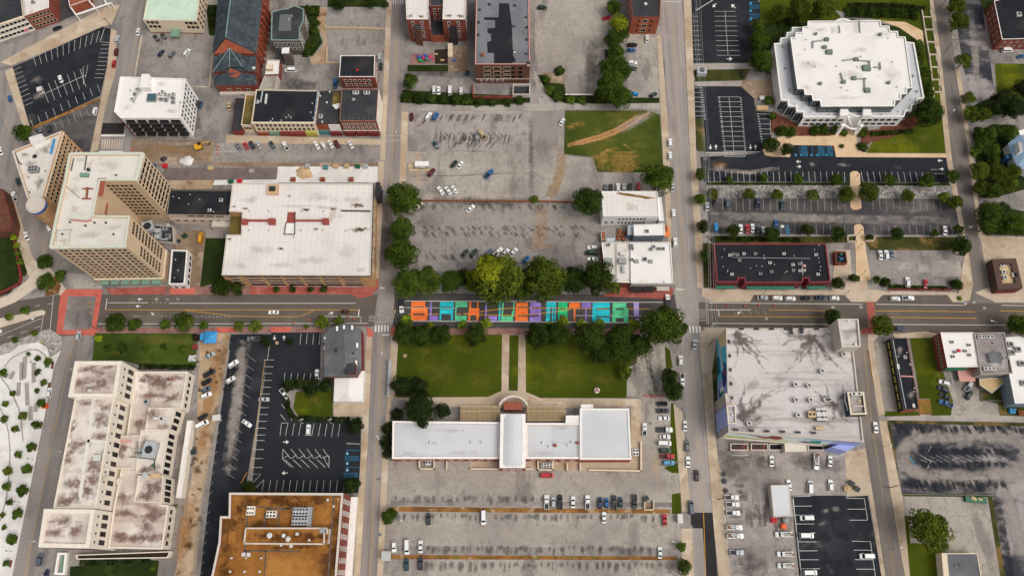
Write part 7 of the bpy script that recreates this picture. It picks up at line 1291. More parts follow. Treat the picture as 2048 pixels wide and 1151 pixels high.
def bushes(label,pts,w,h,tint='dark',name='hedge',group=None):
 """clipped hedge along a polyline"""
 b=MB();Q=[G(x,y,h*.6)for x,y in pts];o=Q[0].copy();o.z=0;tone=[]
 for a,c in zip(Q,Q[1:]):
  d=c-a;L_=d.length;d.normalize();n=Vector((-d.y,d.x,0))
  for i in range(int(L_*w*16)+30):
   t=R()*L_;s_=U(-.5,.5)*w;z=h*(R()**.4);wob=.82+.25*math.sin(t*1.7)*math.sin(t*.6+1)
   q=a+d*t+n*s_;ctr=Vector((q.x-o.x,q.y-o.y,z*wob));m=Vector((U(-1,1),U(-1,1),U(.1,1.2))).normalized();e1=m.orthogonal();e1 .rotate(Matrix.Rotation(U(0,6.28),3,m));e2=m.cross(e1);k_=U(.22,.42)
   b.face([ctr+e1*k_,ctr+e2*k_*.65,ctr-e1*k_,ctr-e2*k_*.65]);tone.append(min(1,.5*(math.sin(t*.9)*.5+.5)+.5*R()))
 me=b.mesh(name,'leaf');at=me.attributes.new('tone','FLOAT','FACE');at.data.foreach_set('value',tone)
 ob=link(name,me,None,o);ob.color=S(*TINT[tint]);tag(ob,label,'hedge',group);return ob
trees('trees along the left centre street','shade_tree','mid','broad tree beside the big central lots','the top',[(805,393,36),(803,456,26),(801,505,34)])
trees('trees above the mural street','shade_tree','mid','leafy tree above the left end of the street mural','left',[(814,563,33),(853,559,31),(902,559,25)])
tree(997,553,56,'olive','largest and broadest tree above the middle of the street mural','shade_tree','trees above the mural street');tree(982,540,36,'yellow','bright yellow green crown rising inside the broadest tree','shade_tree','trees above the mural street',up=11);tree(958,558,30,'bright','bright green tree pressed against the left side of the broadest tree','shade_tree','trees above the mural street');tree(1088,552,48,'olive','huge olive green tree right of the broadest tree','shade_tree','trees above the mural street')
tree(930,552,20,'dark','small dark tree tucked left of the broadest tree','shade_tree','trees above the mural street');tree(1042,568,32,'mid','tree in the gap between the two biggest crowns','shade_tree','trees above the mural street');tree(1152,556,31,'dark','dark tree left of the corner shop','shade_tree','trees above the mural street');tree(1195,551,40,'dark','dark tree leaning over the corner shop roof','shade_tree','trees above the mural street');tree(1230,572,14,'olive','thin airy sapling before the corner shop','street_tree',None,False,'airy')
tree(1176,398,34,'dark','dark tree beside the white painted building','shade_tree');tree(1319,352,35,'mid','spreading tree at the lower corner of the grass field','shade_tree');tree(1068,397,9,'olive','small bush on the brown wall between the lots','shrub',None,True,None,'shrub')
trees('trees along the park edge','park_tree','dark','dark round tree on the park edge below the mural','left',[(808,664,26),(842,668,25),(880,668,25),(951,668,25),(1077,669,28),(1116,666,26),(1180,672,34),(1205,700,26),(1240,672,30),(1246,700,28),(1282,690,26)])
trees('saplings along the mural','sapling','bright','thin light green sapling along the mural kerb','left',[(812,638,13),(862,650,8),(925,648,10),(973,645,12),(1100,650,10),(1127,642,11),(1163,646,10),(1199,646,11),(1268,648,12)],'airy')
tree(1330,648,45,'mid','big perfectly round tree beside the east crossing','shade_tree');trees('round trees beside the drive','street_tree','dark','dense dark round tree on the verge beside the depot drive','the top',[(1341,751,19),(1346,778,26)])
tree(1252,742,14,'olive','airy tree on the right edge of the lawn','park_tree',None,False,'airy')
trees('trees left of the depot','shade_tree','deep','dark round tree left of the depot','the top',[(801,771,21),(837,771,20),(838,815,34),(885,820,16)])
trees('bushes at the depot end','round_bush','deep','dark clipped tree against the depot end wall','the top',[(793,828,14),(778,855,14),(773,882,14),(776,905,12)],'mid',True,'bush')
tree(777,1031,17,'mid','lone tree at the left end of the dry verge');tree(1363,1093,11,'mid','upper of two small trees by the east street bottom');tree(1368,1132,15,'mid','lower of two small trees by the east street bottom')
trees('trees south of the boulevard','street_tree','mid','street tree on the mauve pavement above the small lawn','left',[(229,644,21),(267,647,14),(330,648,11),(366,641,22),(408,650,11)])
trees('trees by the sealed lot','street_tree','olive','thin street tree above the sealed lot','left',[(477,651,12),(510,651,13),(613,652,5),(644,643,14),(677,641,11)],'airy')
trees('trees before the white roofed garage','street_tree','dark','street tree before the tan garage front','left',[(441,571,21),(474,575,15),(553,578,8),(585,577,7),(621,578,7),(647,577,8)])
tree(530,682,12,'deep','dark upright shrub left of the sealed lot entrance','shrub',None,False,'mid','shrub');tree(579,683,8,'deep','dark upright shrub on the sealed lot island','shrub',None,False,'mid','shrub')
trees('trees round the small lawn','shade_tree','deep','dark tree along the top of the small round lawn','left',[(576,770,13),(598,768,14),(622,772,17),(652,768,14)],'mid');tree(710,850,18,'deep','dark tree at the top right of the handicap stalls');tree(701,969,18,'deep','dark tree at the bottom of the handicap stalls');tree(497,974,14,'mid','green bush at the corner of the orange roof','shrub',None,True,'mid','shrub')
bushes('dark hedge curving round the small lawn',[(572,790),(576,815),(586,835),(640,838),(700,838)],2.2,1.4,'deep')
tree(820,160,17,'mid','tree at the corner of the shaded van lot');trees('scrub along the alley','overgrown_shrub','dark','wild shrub along the alley below the van lot','left',[(813,192,13),(838,196,12),(862,197,11),(886,198,11),(910,198,12),(934,199,11),(958,203,10),(985,205,9),(1015,204,9),(1040,200,10)],None,True,'shrub');trees('scrub by the ruin','overgrown_shrub','mid','wild shrub right of the brick ruin','the top',[(1092,158,10),(1100,178,11),(1115,192,12),(1140,198,10),(1165,199,9)],None,True,'shrub')
tree(1119,141,11,'dark','round bush on the bare soil by the bleached lot','shrub',None,True,'small','shrub')
tree(1238,46,19,'yellow','bright yellow green tree at the top of the tree row','shade_tree','tree row beside the bleached lot');trees('tree row beside the bleached lot','shade_tree','mid','tree in the row beside the bleached lot','the top',[(1228,12,16),(1226,74,18),(1243,66,16),(1232,102,20),(1218,132,19),(1241,138,20),(1222,178,30),(1242,190,24),(1204,190,16),(1234,118,17),(1230,156,22),(1213,162,18)])
trees('trees at the top edge','street_tree','dark','tree along the top pavement of the two level lot','left',[(676,6,14),(741,5,13),(771,8,7)]);tree(428,42,13,'deep','dark ivy like hedge tree between mint office and church','shrub',None,True,'mid','shrub');tree(425,20,12,'deep','dark tree above the hedge beside the church','shrub',None,True,'mid','shrub')
trees('garden trees of the mansion','garden_tree','dark','dark garden tree right of the stone mansion','the top',[(622,22,10),(632,45,8),(628,60,9),(619,92,12),(613,105,9)],None,True);bushes('clipped hedge along the mansion drive',[(612,14),(636,16),(634,32)],2,1.6,'dark')
trees('trees left of the stepped office','shade_tree','mid','round green tree left of the stepped office','the top',[(1514,49,14),(1520,78,21),(1525,119,24)]);trees('trees above the stepped office','shade_tree','olive','large tree above the stepped office','left',[(1560,22,16),(1604,14,24),(1650,12,22)])
tree(1861,220,31,'dark','large dark tree at the lower right corner of the stepped office','shade_tree');trees('shrubs before the stepped office','shrub','mid','dark shrub along the front of the stepped office','left',[(1539,200,11),(1546,232,8),(1565,261,12),(1582,262,12),(1632,259,12),(1650,258,12),(1672,258,10),(1688,265,8),(1726,262,12),(1726,292,10),(1684,292,5)],None,True,'shrub')
tree(1543,286,18,'dark','round tree at the end of the striped centre lot');tree(1575,298,14,'dark','round tree left of the blue hatched stalls');bushes('low hedge right of the office entrance walk',[(1742,268),(1780,265),(1826,262)],2.4,1.3,'dark');bushes('long hedge above the stepped office',[(1696,10),(1740,10),(1800,11),(1850,18)],2.6,1.5,'deep');bushes('broad hedge bed above the office terrace',[(1690,24),(1740,26),(1800,26),(1836,30)],6,1.6,'dark');bushes('dark hedge on the upper left of the stepped office',[(1555,48),(1580,44),(1600,42)],5,1.4,'dark')
trees('garden shrubs right of the stepped office','shrub','mid','shrub bed plant right of the stepped office','the top',[(1838,86,9),(1843,108,11),(1852,142,12),(1858,168,13),(1862,185,9)],None,True,'shrub')
trees('trees along the far right street','street_tree','olive','street tree between the worn lot and far right street','the top',[(1915,8,20),(1919,42,21),(1929,120,17),(1939,194,15),(1945,224,18),(1969,228,17)])
trees('trees at the right edge','garden_tree','deep','dark tree above the Victorian house','left',[(2008,196,22),(2030,212,26),(2046,176,20)]);trees('trees round the Victorian house','garden_tree','mid','garden tree left of the Victorian house','the top',[(1962,262,12),(1980,268,16),(1970,285,18),(2019,262,19),(1953,301,12),(1985,300,16),(1990,320,10)])
trees('trees below the Victorian house','garden_tree','olive','garden tree below the Victorian house','left',[(1962,338,22),(1963,373,15),(1990,379,18),(1998,345,19),(2022,366,18),(2032,340,16)]);trees('trees above the tan forecourt','garden_tree','mid','tree above the brown mansard building','left',[(1975,450,20),(1983,424,27),(2003,452,15),(2012,436,20),(2035,446,25)]);tree(2008,415,15,'blue','greyish tree above the tan forecourt','garden_tree')
trees('trees below the dark driveway','parking_lot_tree','mid','small tree in the stall row below the dark driveway','left',[(1403,347,14),(1459,358,8),(1528,355,9),(1598,356,12),(1673,358,15),(1781,358,13),(1856,360,16),(1907,351,14)]);trees('trees on the rubble bank','parking_lot_tree','olive','small tree along the pale rubble bank','left',[(1400,397,13),(1426,386,13),(1498,387,14),(1555,387,13),(1627,388,14),(1694,386,19),(1738,381,21),(1818,390,14),(1888,393,12),(1913,402,16)])
trees('trees behind the crimson strip','parking_lot_tree','dark','small tree along the verge behind the crimson strip','left',[(1408,452,14),(1467,461,15),(1544,466,17),(1617,458,14),(1678,466,16),(1740,473,7),(1795,466,14),(1870,466,9),(1918,458,11),(1927,490,22)]);trees('trees round the crimson strip','street_tree','dark','dark tree beside the crimson strip and its forecourt','left',[(1414,511,14),(1677,565,15),(1709,555,11),(1753,558,9)])
bushes('hedge along the verge behind the crimson strip',[(1425,476),(1480,477),(1540,478),(1600,479)],2.2,1,'dark');bushes('hedge above the crimson boulevard wall',[(1778,572),(1830,575),(1895,576)],2,1.0,'dark');tree(1772,563,11,'dark','shrub at the left corner of the patched lot','shrub',None,True,'mid','shrub');tree(1914,568,13,'dark','shrub at the right corner of the patched lot','shrub',None,True,'mid','shrub');tree(1920,596,5,'bright','tiny bright shrub on the corner pavement','shrub',None,True,'small','shrub')
tree(1766,649,23,'olive','round olive tree at the red brick crosswalk');tree(1668,634,19,'dark','tree half hidden behind the garage stair tower');tree(2044,650,28,'mid','tree cut by the right edge on the boulevard');tree(1866,1060,43,'olive','large olive tree in the lower right lot','shade_tree');
tree(43,262,19,'mid','tree at the tip of the dark angled lot');trees('trees by the roundabout walk','street_tree','mid','tree on the pale walkway left of the tan tower','the top',[(88,522,16),(90,563,20),(121,549,12)]);trees('saplings on the dark verge','sapling','bright','light green sapling along the left edge bed','the top',[(27,473,7),(32,490,6),(35,505,6),(40,522,8)],'small')
trees('saplings in the boulevard median','sapling','mid','sapling in the pale median at the left edge','the top',[(49,620,9),(17,633,11)],'small');trees('saplings on the cobble verge','sapling','mid','sapling on the cobbles above the white plaza','the top',[(68,665,7),(29,679,8)],'small')
trees('plaza trees beside the street','sapling','mid','plaza sapling beside the street','the top',[(96,723,9),(86,764,9),(81,805,9),(71,848,10),(60,893,9),(52,937,10),(42,980,11),(32,1026,10),(22,1078,10),(11,1125,9)],'small')
trees('plaza trees in the middle row','sapling','dark','plaza sapling in the middle row','the top',[(75,716,7),(74,743,7),(74,780,6),(44,830,8),(35,908,8),(18,1004,8),(8,1054,7)],'small');trees('plaza trees in the left row','sapling','olive','plaza sapling in the left row','the top',[(56,707,6),(7,744,8),(25,786,8),(10,807,8),(7,837,8),(29,857,10),(15,941,8),(12,972,9),(4,1029,7)],'small')
trees('round bushes on the government lawn','round_bush','dark','low dark bush on the lawn above the government building','left',[(215,695,9),(245,695,10),(290,697,7),(327,692,7),(365,697,7)],'small',True,'bush');tree(197,675,8,'yellow','yellow green clipped shrub at the lawn corner','shrub',None,True,'small','shrub');tree(392,674,9,'brown','brown leaved shrub beside the blue tarp','shrub',None,True,'small','shrub');bushes('clipped hedge along the government building north wall',[(278,732),(330,733),(388,734)],2.2,1.2,'deep');bushes('clipped hedge along the government building south side',[(160,1124),(230,1122),(300,1117)],2.2,1.2,'deep');trees('shrubs by the ramp','shrub','mid','shrub near the ramp of the government building','left',[(305,1134,6),(350,1012,5)],'small',True,'shrub')
# ================================================================= STREET FURNITURE AND SMALL THINGS
def lamp(px,py,ax,ay,label,h=8.5,group='street lamps'):
 p=G(px,py);q=G(ax,ay,h);t=thing('street_lamp',label,'lamp',p,0,group);d=q-p;d.z=0
 b=MB();b.cyl(0,0,0,.22,.5,8);b.tube((0,0,.4),(0,0,h-.6),.12,.08,6);link('pole',b.mesh('pole','lamp_grey'),t)
 b=MB();b.tube((0,0,h-.6),(d.x*.5,d.y*.5,h),.07,.06,5);b.tube((d.x*.5,d.y*.5,h),(d.x,d.y,h),.06,.05,5);link('arm',b.mesh('arm','lamp_grey'),t)
 b=MB();b.box(d.x,d.y,h-.12,1.0,.4,.2,math.atan2(d.y,d.x));link('lamp_head',b.mesh('lamp_head','equip_white'),t)
for x,y,ax,ay,w_ in((909,406,907,384,'on the brown wall of the big lot'),(1099,411,1098,396,'at the right end of the brown wall'),(943,396,944,377,'amid the weeds of the brown wall'),(801,272,792,264,'on the left centre street by the big lot'),(776,722,764,706,'beside the park lawn corner'),(767,878,754,872,'beside the depot end wall'),(763,880,757,876,'next to the depot clipped trees'),(1894,236,1908,221,'on the far right street by the office lawn'),(1974,655,1984,641,'on the boulevard at the far right'),(1970,437,1985,428,'over the far right street by dark trees'),(2006,455,2018,445,'over the trees at the far right'),(1790,1098,1803,1094,'on the lane by the dark van lot'),(1768,893,1782,891,'at the corner of the worn lot'),(1866,0,1880,-14,'at the top of the far right street'),(606,846,604,838,'at the left of the small lawn hedge'),(663,846,661,838,'at the right of the small lawn hedge'),(150,742,143,738,'beside the government building top corner'),(128,903,121,902,'beside the government building side wall'),(75,1084,69,1081,'beside the government building low corner'),(800,1048,803,1040,'at the left end of the dry verge'),(1347,1086,1346,1082,'by the two small trees at the bottom')):
 lamp(x,y,ax,ay,'grey street lamp '+w_)
def ped(px,py,label):
 p=G(px,py);t=thing('lamp_post',label,'lamp',p,0,'short lamp posts');b=MB();b.cyl(0,0,0,.18,.3,8);b.tube((0,0,.3),(0,0,3.6),.07,.05,6);link('pole',b.mesh('pole','equip_dark'),t);b=MB();b.cyl(0,0,3.6,.2,.5,8,.3);link('lantern',b.mesh('lantern','equip_dark'),t)
for x,y,w_ in((1443,584,'left of the crimson strip forecourt'),(1527,586,'before the crimson strip middle'),(1611,585,'before the crimson strip right end'),(1690,588,'on the forecourt by the footbridge'),(1776,584,'left on the crimson wall pavement'),(1844,584,'midway along the crimson wall pavement'),(1915,582,'right on the crimson wall pavement'),(1709,358,'on the upper footbridge head'),(1717,466,'on the lower footbridge head'),(1716,495,'halfway down the lower footbridge'),(1723,549,'at the foot of the lower footbridge')):ped(x,y,'short black lamp post '+w_)
for i,(x,y)in enumerate(((84,748),(62,838),(66,918),(40,1004),(24,1101),(72,728))):ped(x,y,f'short black lamp post on the white plaza, {ORD[i]} listed beside a sapling' if False else['short black lamp post on the white plaza among the stone benches','short black lamp post on the white plaza below the last stone bench','short black lamp post midway down the white plaza street side','short black lamp post in the lower half of the white plaza','short black lamp post at the bottom of the white plaza','short black lamp post at the top of the white plaza'][i])
def pole(px,py,label,h=11,arms=2,tr=True):
 p=G(px,py);t=thing('utility_pole',label,'pole',p,0,'utility poles');b=MB();b.tube((0,0,0),(0,0,h),.2,.12,7);link('pole',b.mesh('pole','wood_pole'),t)
 for i in range(arms):b=MB();b.box(0,0,h-.5-i*1.2,3.0,.15,.15);[b.cyl(x,0,h-.35-i*1.2,.07,.25,6)for x in(-1.4,-.7,.7,1.4)];link('crossarm',b.mesh('crossarm','wood_pole'),t)
 if tr:b=MB();[b.cyl(x,.3,h-3.2,.32,1.1,9)for x in(-.45,.45)];link('transformer',b.mesh('transformer','lamp_grey'),t)
 return Vector((p.x,p.y,h))
PA=pole(1383,-25,'wooden utility pole at the top of the wired pavement',12);PB=pole(1402,338,'wooden utility pole with transformers left of the dark driveway',12);PC=pole(1410,492,'wooden utility pole with transformers by the crimson strip',12);PD=pole(1418,690,'wooden utility pole by the garage mural',11,1)
pole(1437,998,'leaning wooden utility pole beside the white utility trucks',11,1,False);pole(1348,930,'wooden utility pole with white equipment by the depot verge',10,1,True);pole(1888,106,'wooden utility pole on the far right street beside the office lawn',11,1,False);pole(1878,18,'wooden utility pole near the top of the far right street',11,1,False);pole(1922,470,'wooden utility pole beside the far right street bend',11,1,True);pole(1776,975,'wooden utility pole at the worn lot lower corner',10,1,False)
wr=thing('power_lines','bundle of overhead wires running down beside the east street','wires',(PB.x,PB.y,0))
for k_,(dx,dz)in enumerate(((-1.4,0),(-.7,-.1),(.7,-.1),(1.4,0),(0,-1.8))):
 b=MB()
 for a,c in((PA,PB),(PB,PC),(PC,PD)):
  prev=None
  for i in range(11):
   t=i/10;v=a.lerp(c,t)+Vector((dx,0,dz-1.6*math.sin(math.pi*t)))
   if prev:b.tube(prev,v,.035,n=4)
   prev=v
 link('wire',b.mesh('wire','galv',(PB.x,PB.y,0)),wr)
def signal(px,py,tx,ty,label,h=6.5,m='pole_green'):
 p=G(px,py);q=G(tx,ty,h)-p;q.z=0;t=thing('traffic_signal',label,'traffic light',p,0,'traffic signals');b=MB();b.tube((0,0,0),(0,0,h),.17,.12,7);link('pole',b.mesh('pole',m),t);b=MB();b.tube((0,0,h),(q.x,q.y,h),.11,.07,6);link('mast_arm',b.mesh('mast_arm',m),t)
 for f in(.55,.8,.98):b=MB();b.box(q.x*f,q.y*f,h-1.0,.4,.4,1.0);[b.cyl(q.x*f,q.y*f-.21,h-.3-i*.3,.1,.05,6,mi=1)for i in range(3)];link('signal_head',b.mesh('signal_head',['sign_yellow','equip_dark']),t)
signal(196,659,178,603,'green mast arm signal over the red paved crossing');signal(108,699,82,684,'green mast arm signal on the cobbled plaza corner');signal(222,54,206,36,'green mast arm signal at the dark angled lot top corner');signal(1424,655,1405,662,'mast arm signal at the garage mural corner',6,'lamp_grey');signal(788,655,790,620,'mast arm signal at the left end of the street mural',6,'lamp_grey');signal(1350,574,1372,580,'mast arm signal at the corner shop pavement',6,'lamp_grey')
def barrel(px,py,label,g_='traffic barrels'):
 t=thing('traffic_barrel',label,'barrel',G(px,py,.06),0,g_);b=MB();b.cyl(0,0,.08,.34,1.0,10,.26);link('drum',b.mesh('drum','orange_plastic'),t);b=MB();b.cyl(0,0,.6,.318,.16,10,.30);link('reflective_band',b.mesh('reflective_band','equip_white'),t);b=MB();b.cyl(0,0,0,.45,.09,10);link('base',b.mesh('base','tyre'),t)
for i,x in enumerate(((1432,614),(1454,613),(1489,613),(1517,610),(1549,610))):barrel(*x,f'orange traffic barrel on the boulevard before the crimson strip, {ORD[i]} from left')
for i,x in enumerate(((587,646),(619,640),(696,634),(709,638))):barrel(*x,f'orange traffic barrel on the boulevard above the grey roofed restaurant, {ORD[i]} from left')
for i,x in enumerate(((264,298),(266,302),(437,293),(436,300),(436,310))):barrel(*x,f'orange traffic barrel at the dirt works below the white balcony block, {ORD[i]} from left')
for i,(x,y)in enumerate(((1292,791),(1307,792),(1321,792))):
 t=thing('water_barrier',f'red plastic water barrier across the depot drive, {ORD[i]} from left','barrier',G(x,y,.05),0,'red barriers across the depot drive');b=MB();b.box(0,0,0,2.2,.6,.35,0,0,1,.7);b.box(0,0,.35,2.2,.4,.6,0,0,1,.6);link('barrier_body',b.mesh('barrier_body','red_plastic'),t);b=MB();[b.box(s_*.6,0,.95,.35,.2,.1)for s_ in(-1,1)];link('filler_cap',b.mesh('filler_cap','equip_white'),t)
def bin_(px,py,rot,m,label,sx=2.2,sy=1.7,sz=1.5,name='dumpster'):
 t=thing(name,label,'dumpster',G(px,py,.06),math.radians(rot));b=MB();b.box(0,0,.15,sx,sy,sz-.15,0,0,1.06,1.1);link('container',b.mesh('container',m),t);b=MB();[b.box(s_*sx*.26,0,sz,sx*.49,sy*1.06,.08)for s_ in(-1,1)];link('lid',b.mesh('lid','equip_dark'),t);b=MB();[b.cyl(a*sx*.4,c*sy*.4,0,.1,.16,6)for a in(-1,1)for c in(-1,1)];link('casters',b.mesh('casters','tyre'),t)
bin_(1701,966,-35,'green_bin','green dumpster on the tan apron, upper of two');bin_(1712,977,-35,'green_bin','green dumpster on the tan apron, lower of two');bin_(1291,997,25,'green_bin','green dumpster tilted beside the pen at the dry verge',2.2,1.6);bin_(400,212,80,'blue_bin','blue dumpster beside the white balcony block',3.4,2.2,1.7);bin_(935,149,80,'blue_bin','blue dumpster right of the van lot',2.6,1.8);bin_(389,904,10,'blue_bin','blue bin beside the government building canopy',2,1.8);bin_(371,473,40,'green_bin','dark green dumpster in the tower yard',2.2,1.7);bin_(359,483,10,'blue_bin','small blue bin in the tower yard',1.4,1.2,1.2)
bin_(1447,948,20,'equip_grey','grey bin at the top of the utility truck column',1.6,1.3,1.2);bin_(1448,962,5,'equip_dark','dark square bin above the utility truck column',1.5,1.7,1.1);bin_(1451,981,30,'rust','rusty round ended bin above the utility truck column',1.5,1.4,1.1);bin_(1486,153,85,'equip_dark','dark bin on the wall between the two upper lots',2.2,1.6)
t=thing('bin_pen','white walled pen with earth floor beside the green dumpster','enclosure',G(1297,1010));b=MB()
for a,c in(((1288,1004),(1288,1019)),((1288,1019),(1306,1019)),((1306,1019),(1306,1002))):p,q=G(*a)-G(1297,1010),G(*c)-G(1297,1010);d=q-p;m2=(p+q)/2;b.box(m2 .x,m2 .y,0,d.length+.3,.35,1.6,math.atan2(d.y,d.x))
link('wall',b.mesh('wall','trim_cream'),t);b=MB();b.box(0,-.1,.04,3.2,3,.12);link('floor',b.mesh('floor','dirt'),t)
def kiosk(px,py,label,sx,sy,h,wall='wall_white',roof='equip_white',rot=0,name='ticket_booth'):
 t=thing(name,label,'booth',G(px,py,.06),math.radians(rot));b=MB();b.box(0,0,0,sx,sy,h);link('wall',b.mesh('wall',wall),t);b=MB();b.box(0,0,h,sx+.5,sy+.5,.15);b.box(0,0,h+.15,sx+.2,sy+.2,.12);link('roof',b.mesh('roof',roof),t)
 for s_ in(-1,1):b=MB();b.box(0,s_*(sy/2+.02),1,sx*.6,.06,1);link('window',b.mesh('window','glass_dark'),t)
 b=MB();b.box(sx/2+.02,0,.05,.06,.8,2);link('door',b.mesh('door','equip_dark'),t)
kiosk(84,184,'round capped white booth in the dark angled lot',2,2,2.6,rot=20);kiosk(1358,1037,'white ticket booth on the east verge of the bottom lot',1.6,3.2,2.6);kiosk(774,1111,'small grey roofed booth at the bottom left lot',3.4,3.2,2.8,'wall_grey','lamp_grey');kiosk(556,687,'tiny yellow gate booth on the sealed lot island',.8,.8,1.6,'sign_yellow','sand');kiosk(1277,690,'small white cabinet on the depot drive',1.1,1.8,1.4,name='cabinet');kiosk(437,837,'white roofed attendant hut on the dark strip fence',3,2.2,2.6,'wall_grey','equip_white',8);kiosk(386,717,'white square utility cabinet on the government lawn',2.6,2.4,1.0,'wall_white','equip_white',0,'cabinet')
t=thing('cooling_unit','grey white cooling unit with round fan between the two upper right lots','machinery',G(1402,148,.1));b=MB();b.box(0,0,0,4.6,3.2,2.8);link('casing',b.mesh('casing','galv'),t);b=MB();b.cyl(0,.3,2.8,1.2,.4,14);link('fan_shroud',b.mesh('fan_shroud','equip_dark'),t);b=MB();b.cyl(0,.3,3.21,.5,.05,10);link('fan_hub',b.mesh('fan_hub','equip_grey'),t)
t=thing('food_trailer','white food trailer with pale yellow deck in the big lot','trailer',G(845,333,.05));b=MB();b.box(0,0,.6,6.6,2.5,2.2);link('body',b.mesh('body','equip_white'),t);b=MB();b.box(.3,-1.5,2.3,2.4,.9,.06);link('serving_hatch',b.mesh('serving_hatch','galv'),t);b=MB();b.box(0,0,2.8,6.7,2.6,.1);link('roof',b.mesh('roof','roof_white_clean'),t);b=MB();b.box(-5.2,.2,0,3.2,2.2,.5);b.box(-1,-2.1,0,11,1.0,.45);[b.box(-6.7+i*.8,1.2,.5,.1,.1,.9)for i in range(5)];link('deck',b.mesh('deck','tan_deck'),t);b=MB();[b.cyl(x,1.25,.05,.35,.6,10)for x in(-.5,.5)];link('wheels',b.mesh('wheels','tyre'),t)
t=thing('excavator','yellow excavator with folded boom at the dirt works','excavator',G(399,296,.1),.4);b=MB();[b.box(0,s_*1.0,0,3.4,.6,.8)for s_ in(-1,1)];link('tracks',b.mesh('tracks','tyre'),t);b=MB();b.box(-.2,0,.8,3.2,2.5,1.1);b.box(-1.2,0,1.9,1.2,2.4,.4);link('body',b.mesh('body','yellow_machine'),t);b=MB();b.box(.9,.7,1.9,1.3,1.0,1.3);link('cab',b.mesh('cab','glass_dark'),t);b=MB();b.tube((1.2,-.3,1.9),(3.6,-.3,4.0),.22);b.tube((3.6,-.3,4.0),(5.4,-.3,1.8),.18);link('boom',b.mesh('boom','yellow_machine'),t);b=MB();b.box(5.3,-.3,.9,.8,1.0,.9);link('bucket',b.mesh('bucket','equip_dark'),t)
vt=vehicle(402,476,85,'van','tan','mustard yellow box truck parked in the tower yard','cars about the streets and lots');[setattr(o,'color',S(214,150,40))for o in vt.children if o.name.startswith('body')]
def heap(px,py,r,h,m,label,name='spoil_heap',cat='heap'):
 b=MB();n=16;rr=[r*U(.75,1.15)for _ in range(n)]
 for k_ in range(4):
  f0,f1=1-k_/4,1-(k_+1)/4
  for i in range(n):
   j=(i+1)%n;P=lambda q,f:(rr[q]*f*math.cos(q*6.2832/n),rr[q]*f*.8*math.sin(q*6.2832/n),h*(1-f**1.5));b.face([P(i,f0),P(j,f0),P(j,f1),P(i,f1)])
 o=link(name,b.mesh(name,m,smooth=True),None,G(px,py,.12));tag(o,label,cat)
heap(608,346,4.4,1.7,'sand','round sand heap on the white slab above the garage','sand_heap');heap(374,321,3.4,.9,'plastic_sheet','heap under white plastic sheet at the dirt works','covered_heap');heap(327,318,1.8,1.2,'equip_dark','dark spoil lump beside the plastic covered heap')
for x,y,m,lab in((308,333,'blue_bin','blue portable tank at the dirt works'),(331,333,'sign_red','red crate beside the blue tank at the dirt works'),(504,344,'wall_grey','stack of grey block pallets on the brown paver street'),(422,338,'sand','small tan pallet on the brown paver street'),(587,360,'copper_brown','brick stack on the white slab, left of three'),(646,360,'copper_brown','brick stack on the white slab, middle of three'),(703,360,'copper_brown','brick stack on the white slab, right of three'),(652,336,'awning_teal','teal crate on the white slab edge'),(616,334,'galv','grey pipe rack at the white slab edge'),(672,334,'wood_tan','wooden pallet left at the white slab edge'),(694,334,'wood_tan','wooden pallet right at the white slab edge'),(716,334,'green_bin','dark green crate at the white slab edge'),(732,334,'galv','grey rack at the right white slab edge'),(463,364,'green_bin','green machine part behind the garage corner'),(480,364,'sign_red','red striped barricade behind the garage corner'),(92,812,'orange_plastic','orange planter box at the plaza kerb'),(391,694,'awning_red','brick red planter box on the government lawn edge'),(1949,999,'green_bin','long green roll off container below the worn lot'),(1692,977,'wood_tan','pile of pale boxes beside the green bins'),(1546,1040,'sign_red','red scrap pile below the metal shed'),(1570,1040,'equip_grey','grey scrap pile below the metal shed'),(1566,1052,'orange_plastic','orange crate below the metal shed'),(2022,822,'tarp_blue','blue and white junk pile behind the white roof at right'),(2040,826,'rust','rusty junk pile behind the white roof at right'),(1523,218,'wood_tan','long bin of pale rubble beside the upper stalls'),(1523,198,'equip_white','white tank above the rubble bin')):
 t=thing('site_container' if 'pile' not in lab else 'junk_pile',lab,'crate' if 'pile' not in lab else 'pile',G(x,y,.12),U(-.1,.1));L_=8.5 if 'roll off' in lab else 5.5 if 'long bin' in lab else 2.2
 b=MB();b.box(0,0,0,L_,1.9 if L_<5 else 2.3,1.3);link('body',b.mesh('body',m),t);b=MB();[b.box(U(-.4,.4)*L_,U(-.5,.5),1.3,U(.4,.9)*(1+L_/8),U(.4,.8),U(.2,.5),U(0,3))for _ in range(5)];link('load',b.mesh('load','sand' if L_>3 else m),t)
for i,(x,y,L_,a)in enumerate(((50,735,10,100),(44,742,8,100),(25,750,3.4,75),(68,745,9,102),(38,778,6,100),(55,788,10,104),(72,815,3.4,95),(62,826,6,104))):
 t=thing('stone_bench',['longest grey stone bench at the head of the white plaza','grey stone bench touching the longest plaza bench','small grey stone block bench at the plaza left','grey stone bench along the plaza street side row','grey stone bench at the plaza left middle','long grey stone bench in the plaza centre','short grey stone bench below the orange planter','last grey stone bench before the lower plaza'][i],'bench',G(x,y,.16),math.radians(a),'stone benches on the plaza');b=MB();b.box(0,0,.1,L_,1.5,.4);link('seat',b.mesh('seat','stone_bench'),t);b=MB();b.box(0,0,0,L_-.4,1.1,.1);link('base',b.mesh('base','equip_grey'),t)
t=thing('gazebo','bright blue gazebo tarp by the boulevard pavement','gazebo',G(425,677,.1));b=MB();hs=2.6;s_=2.7
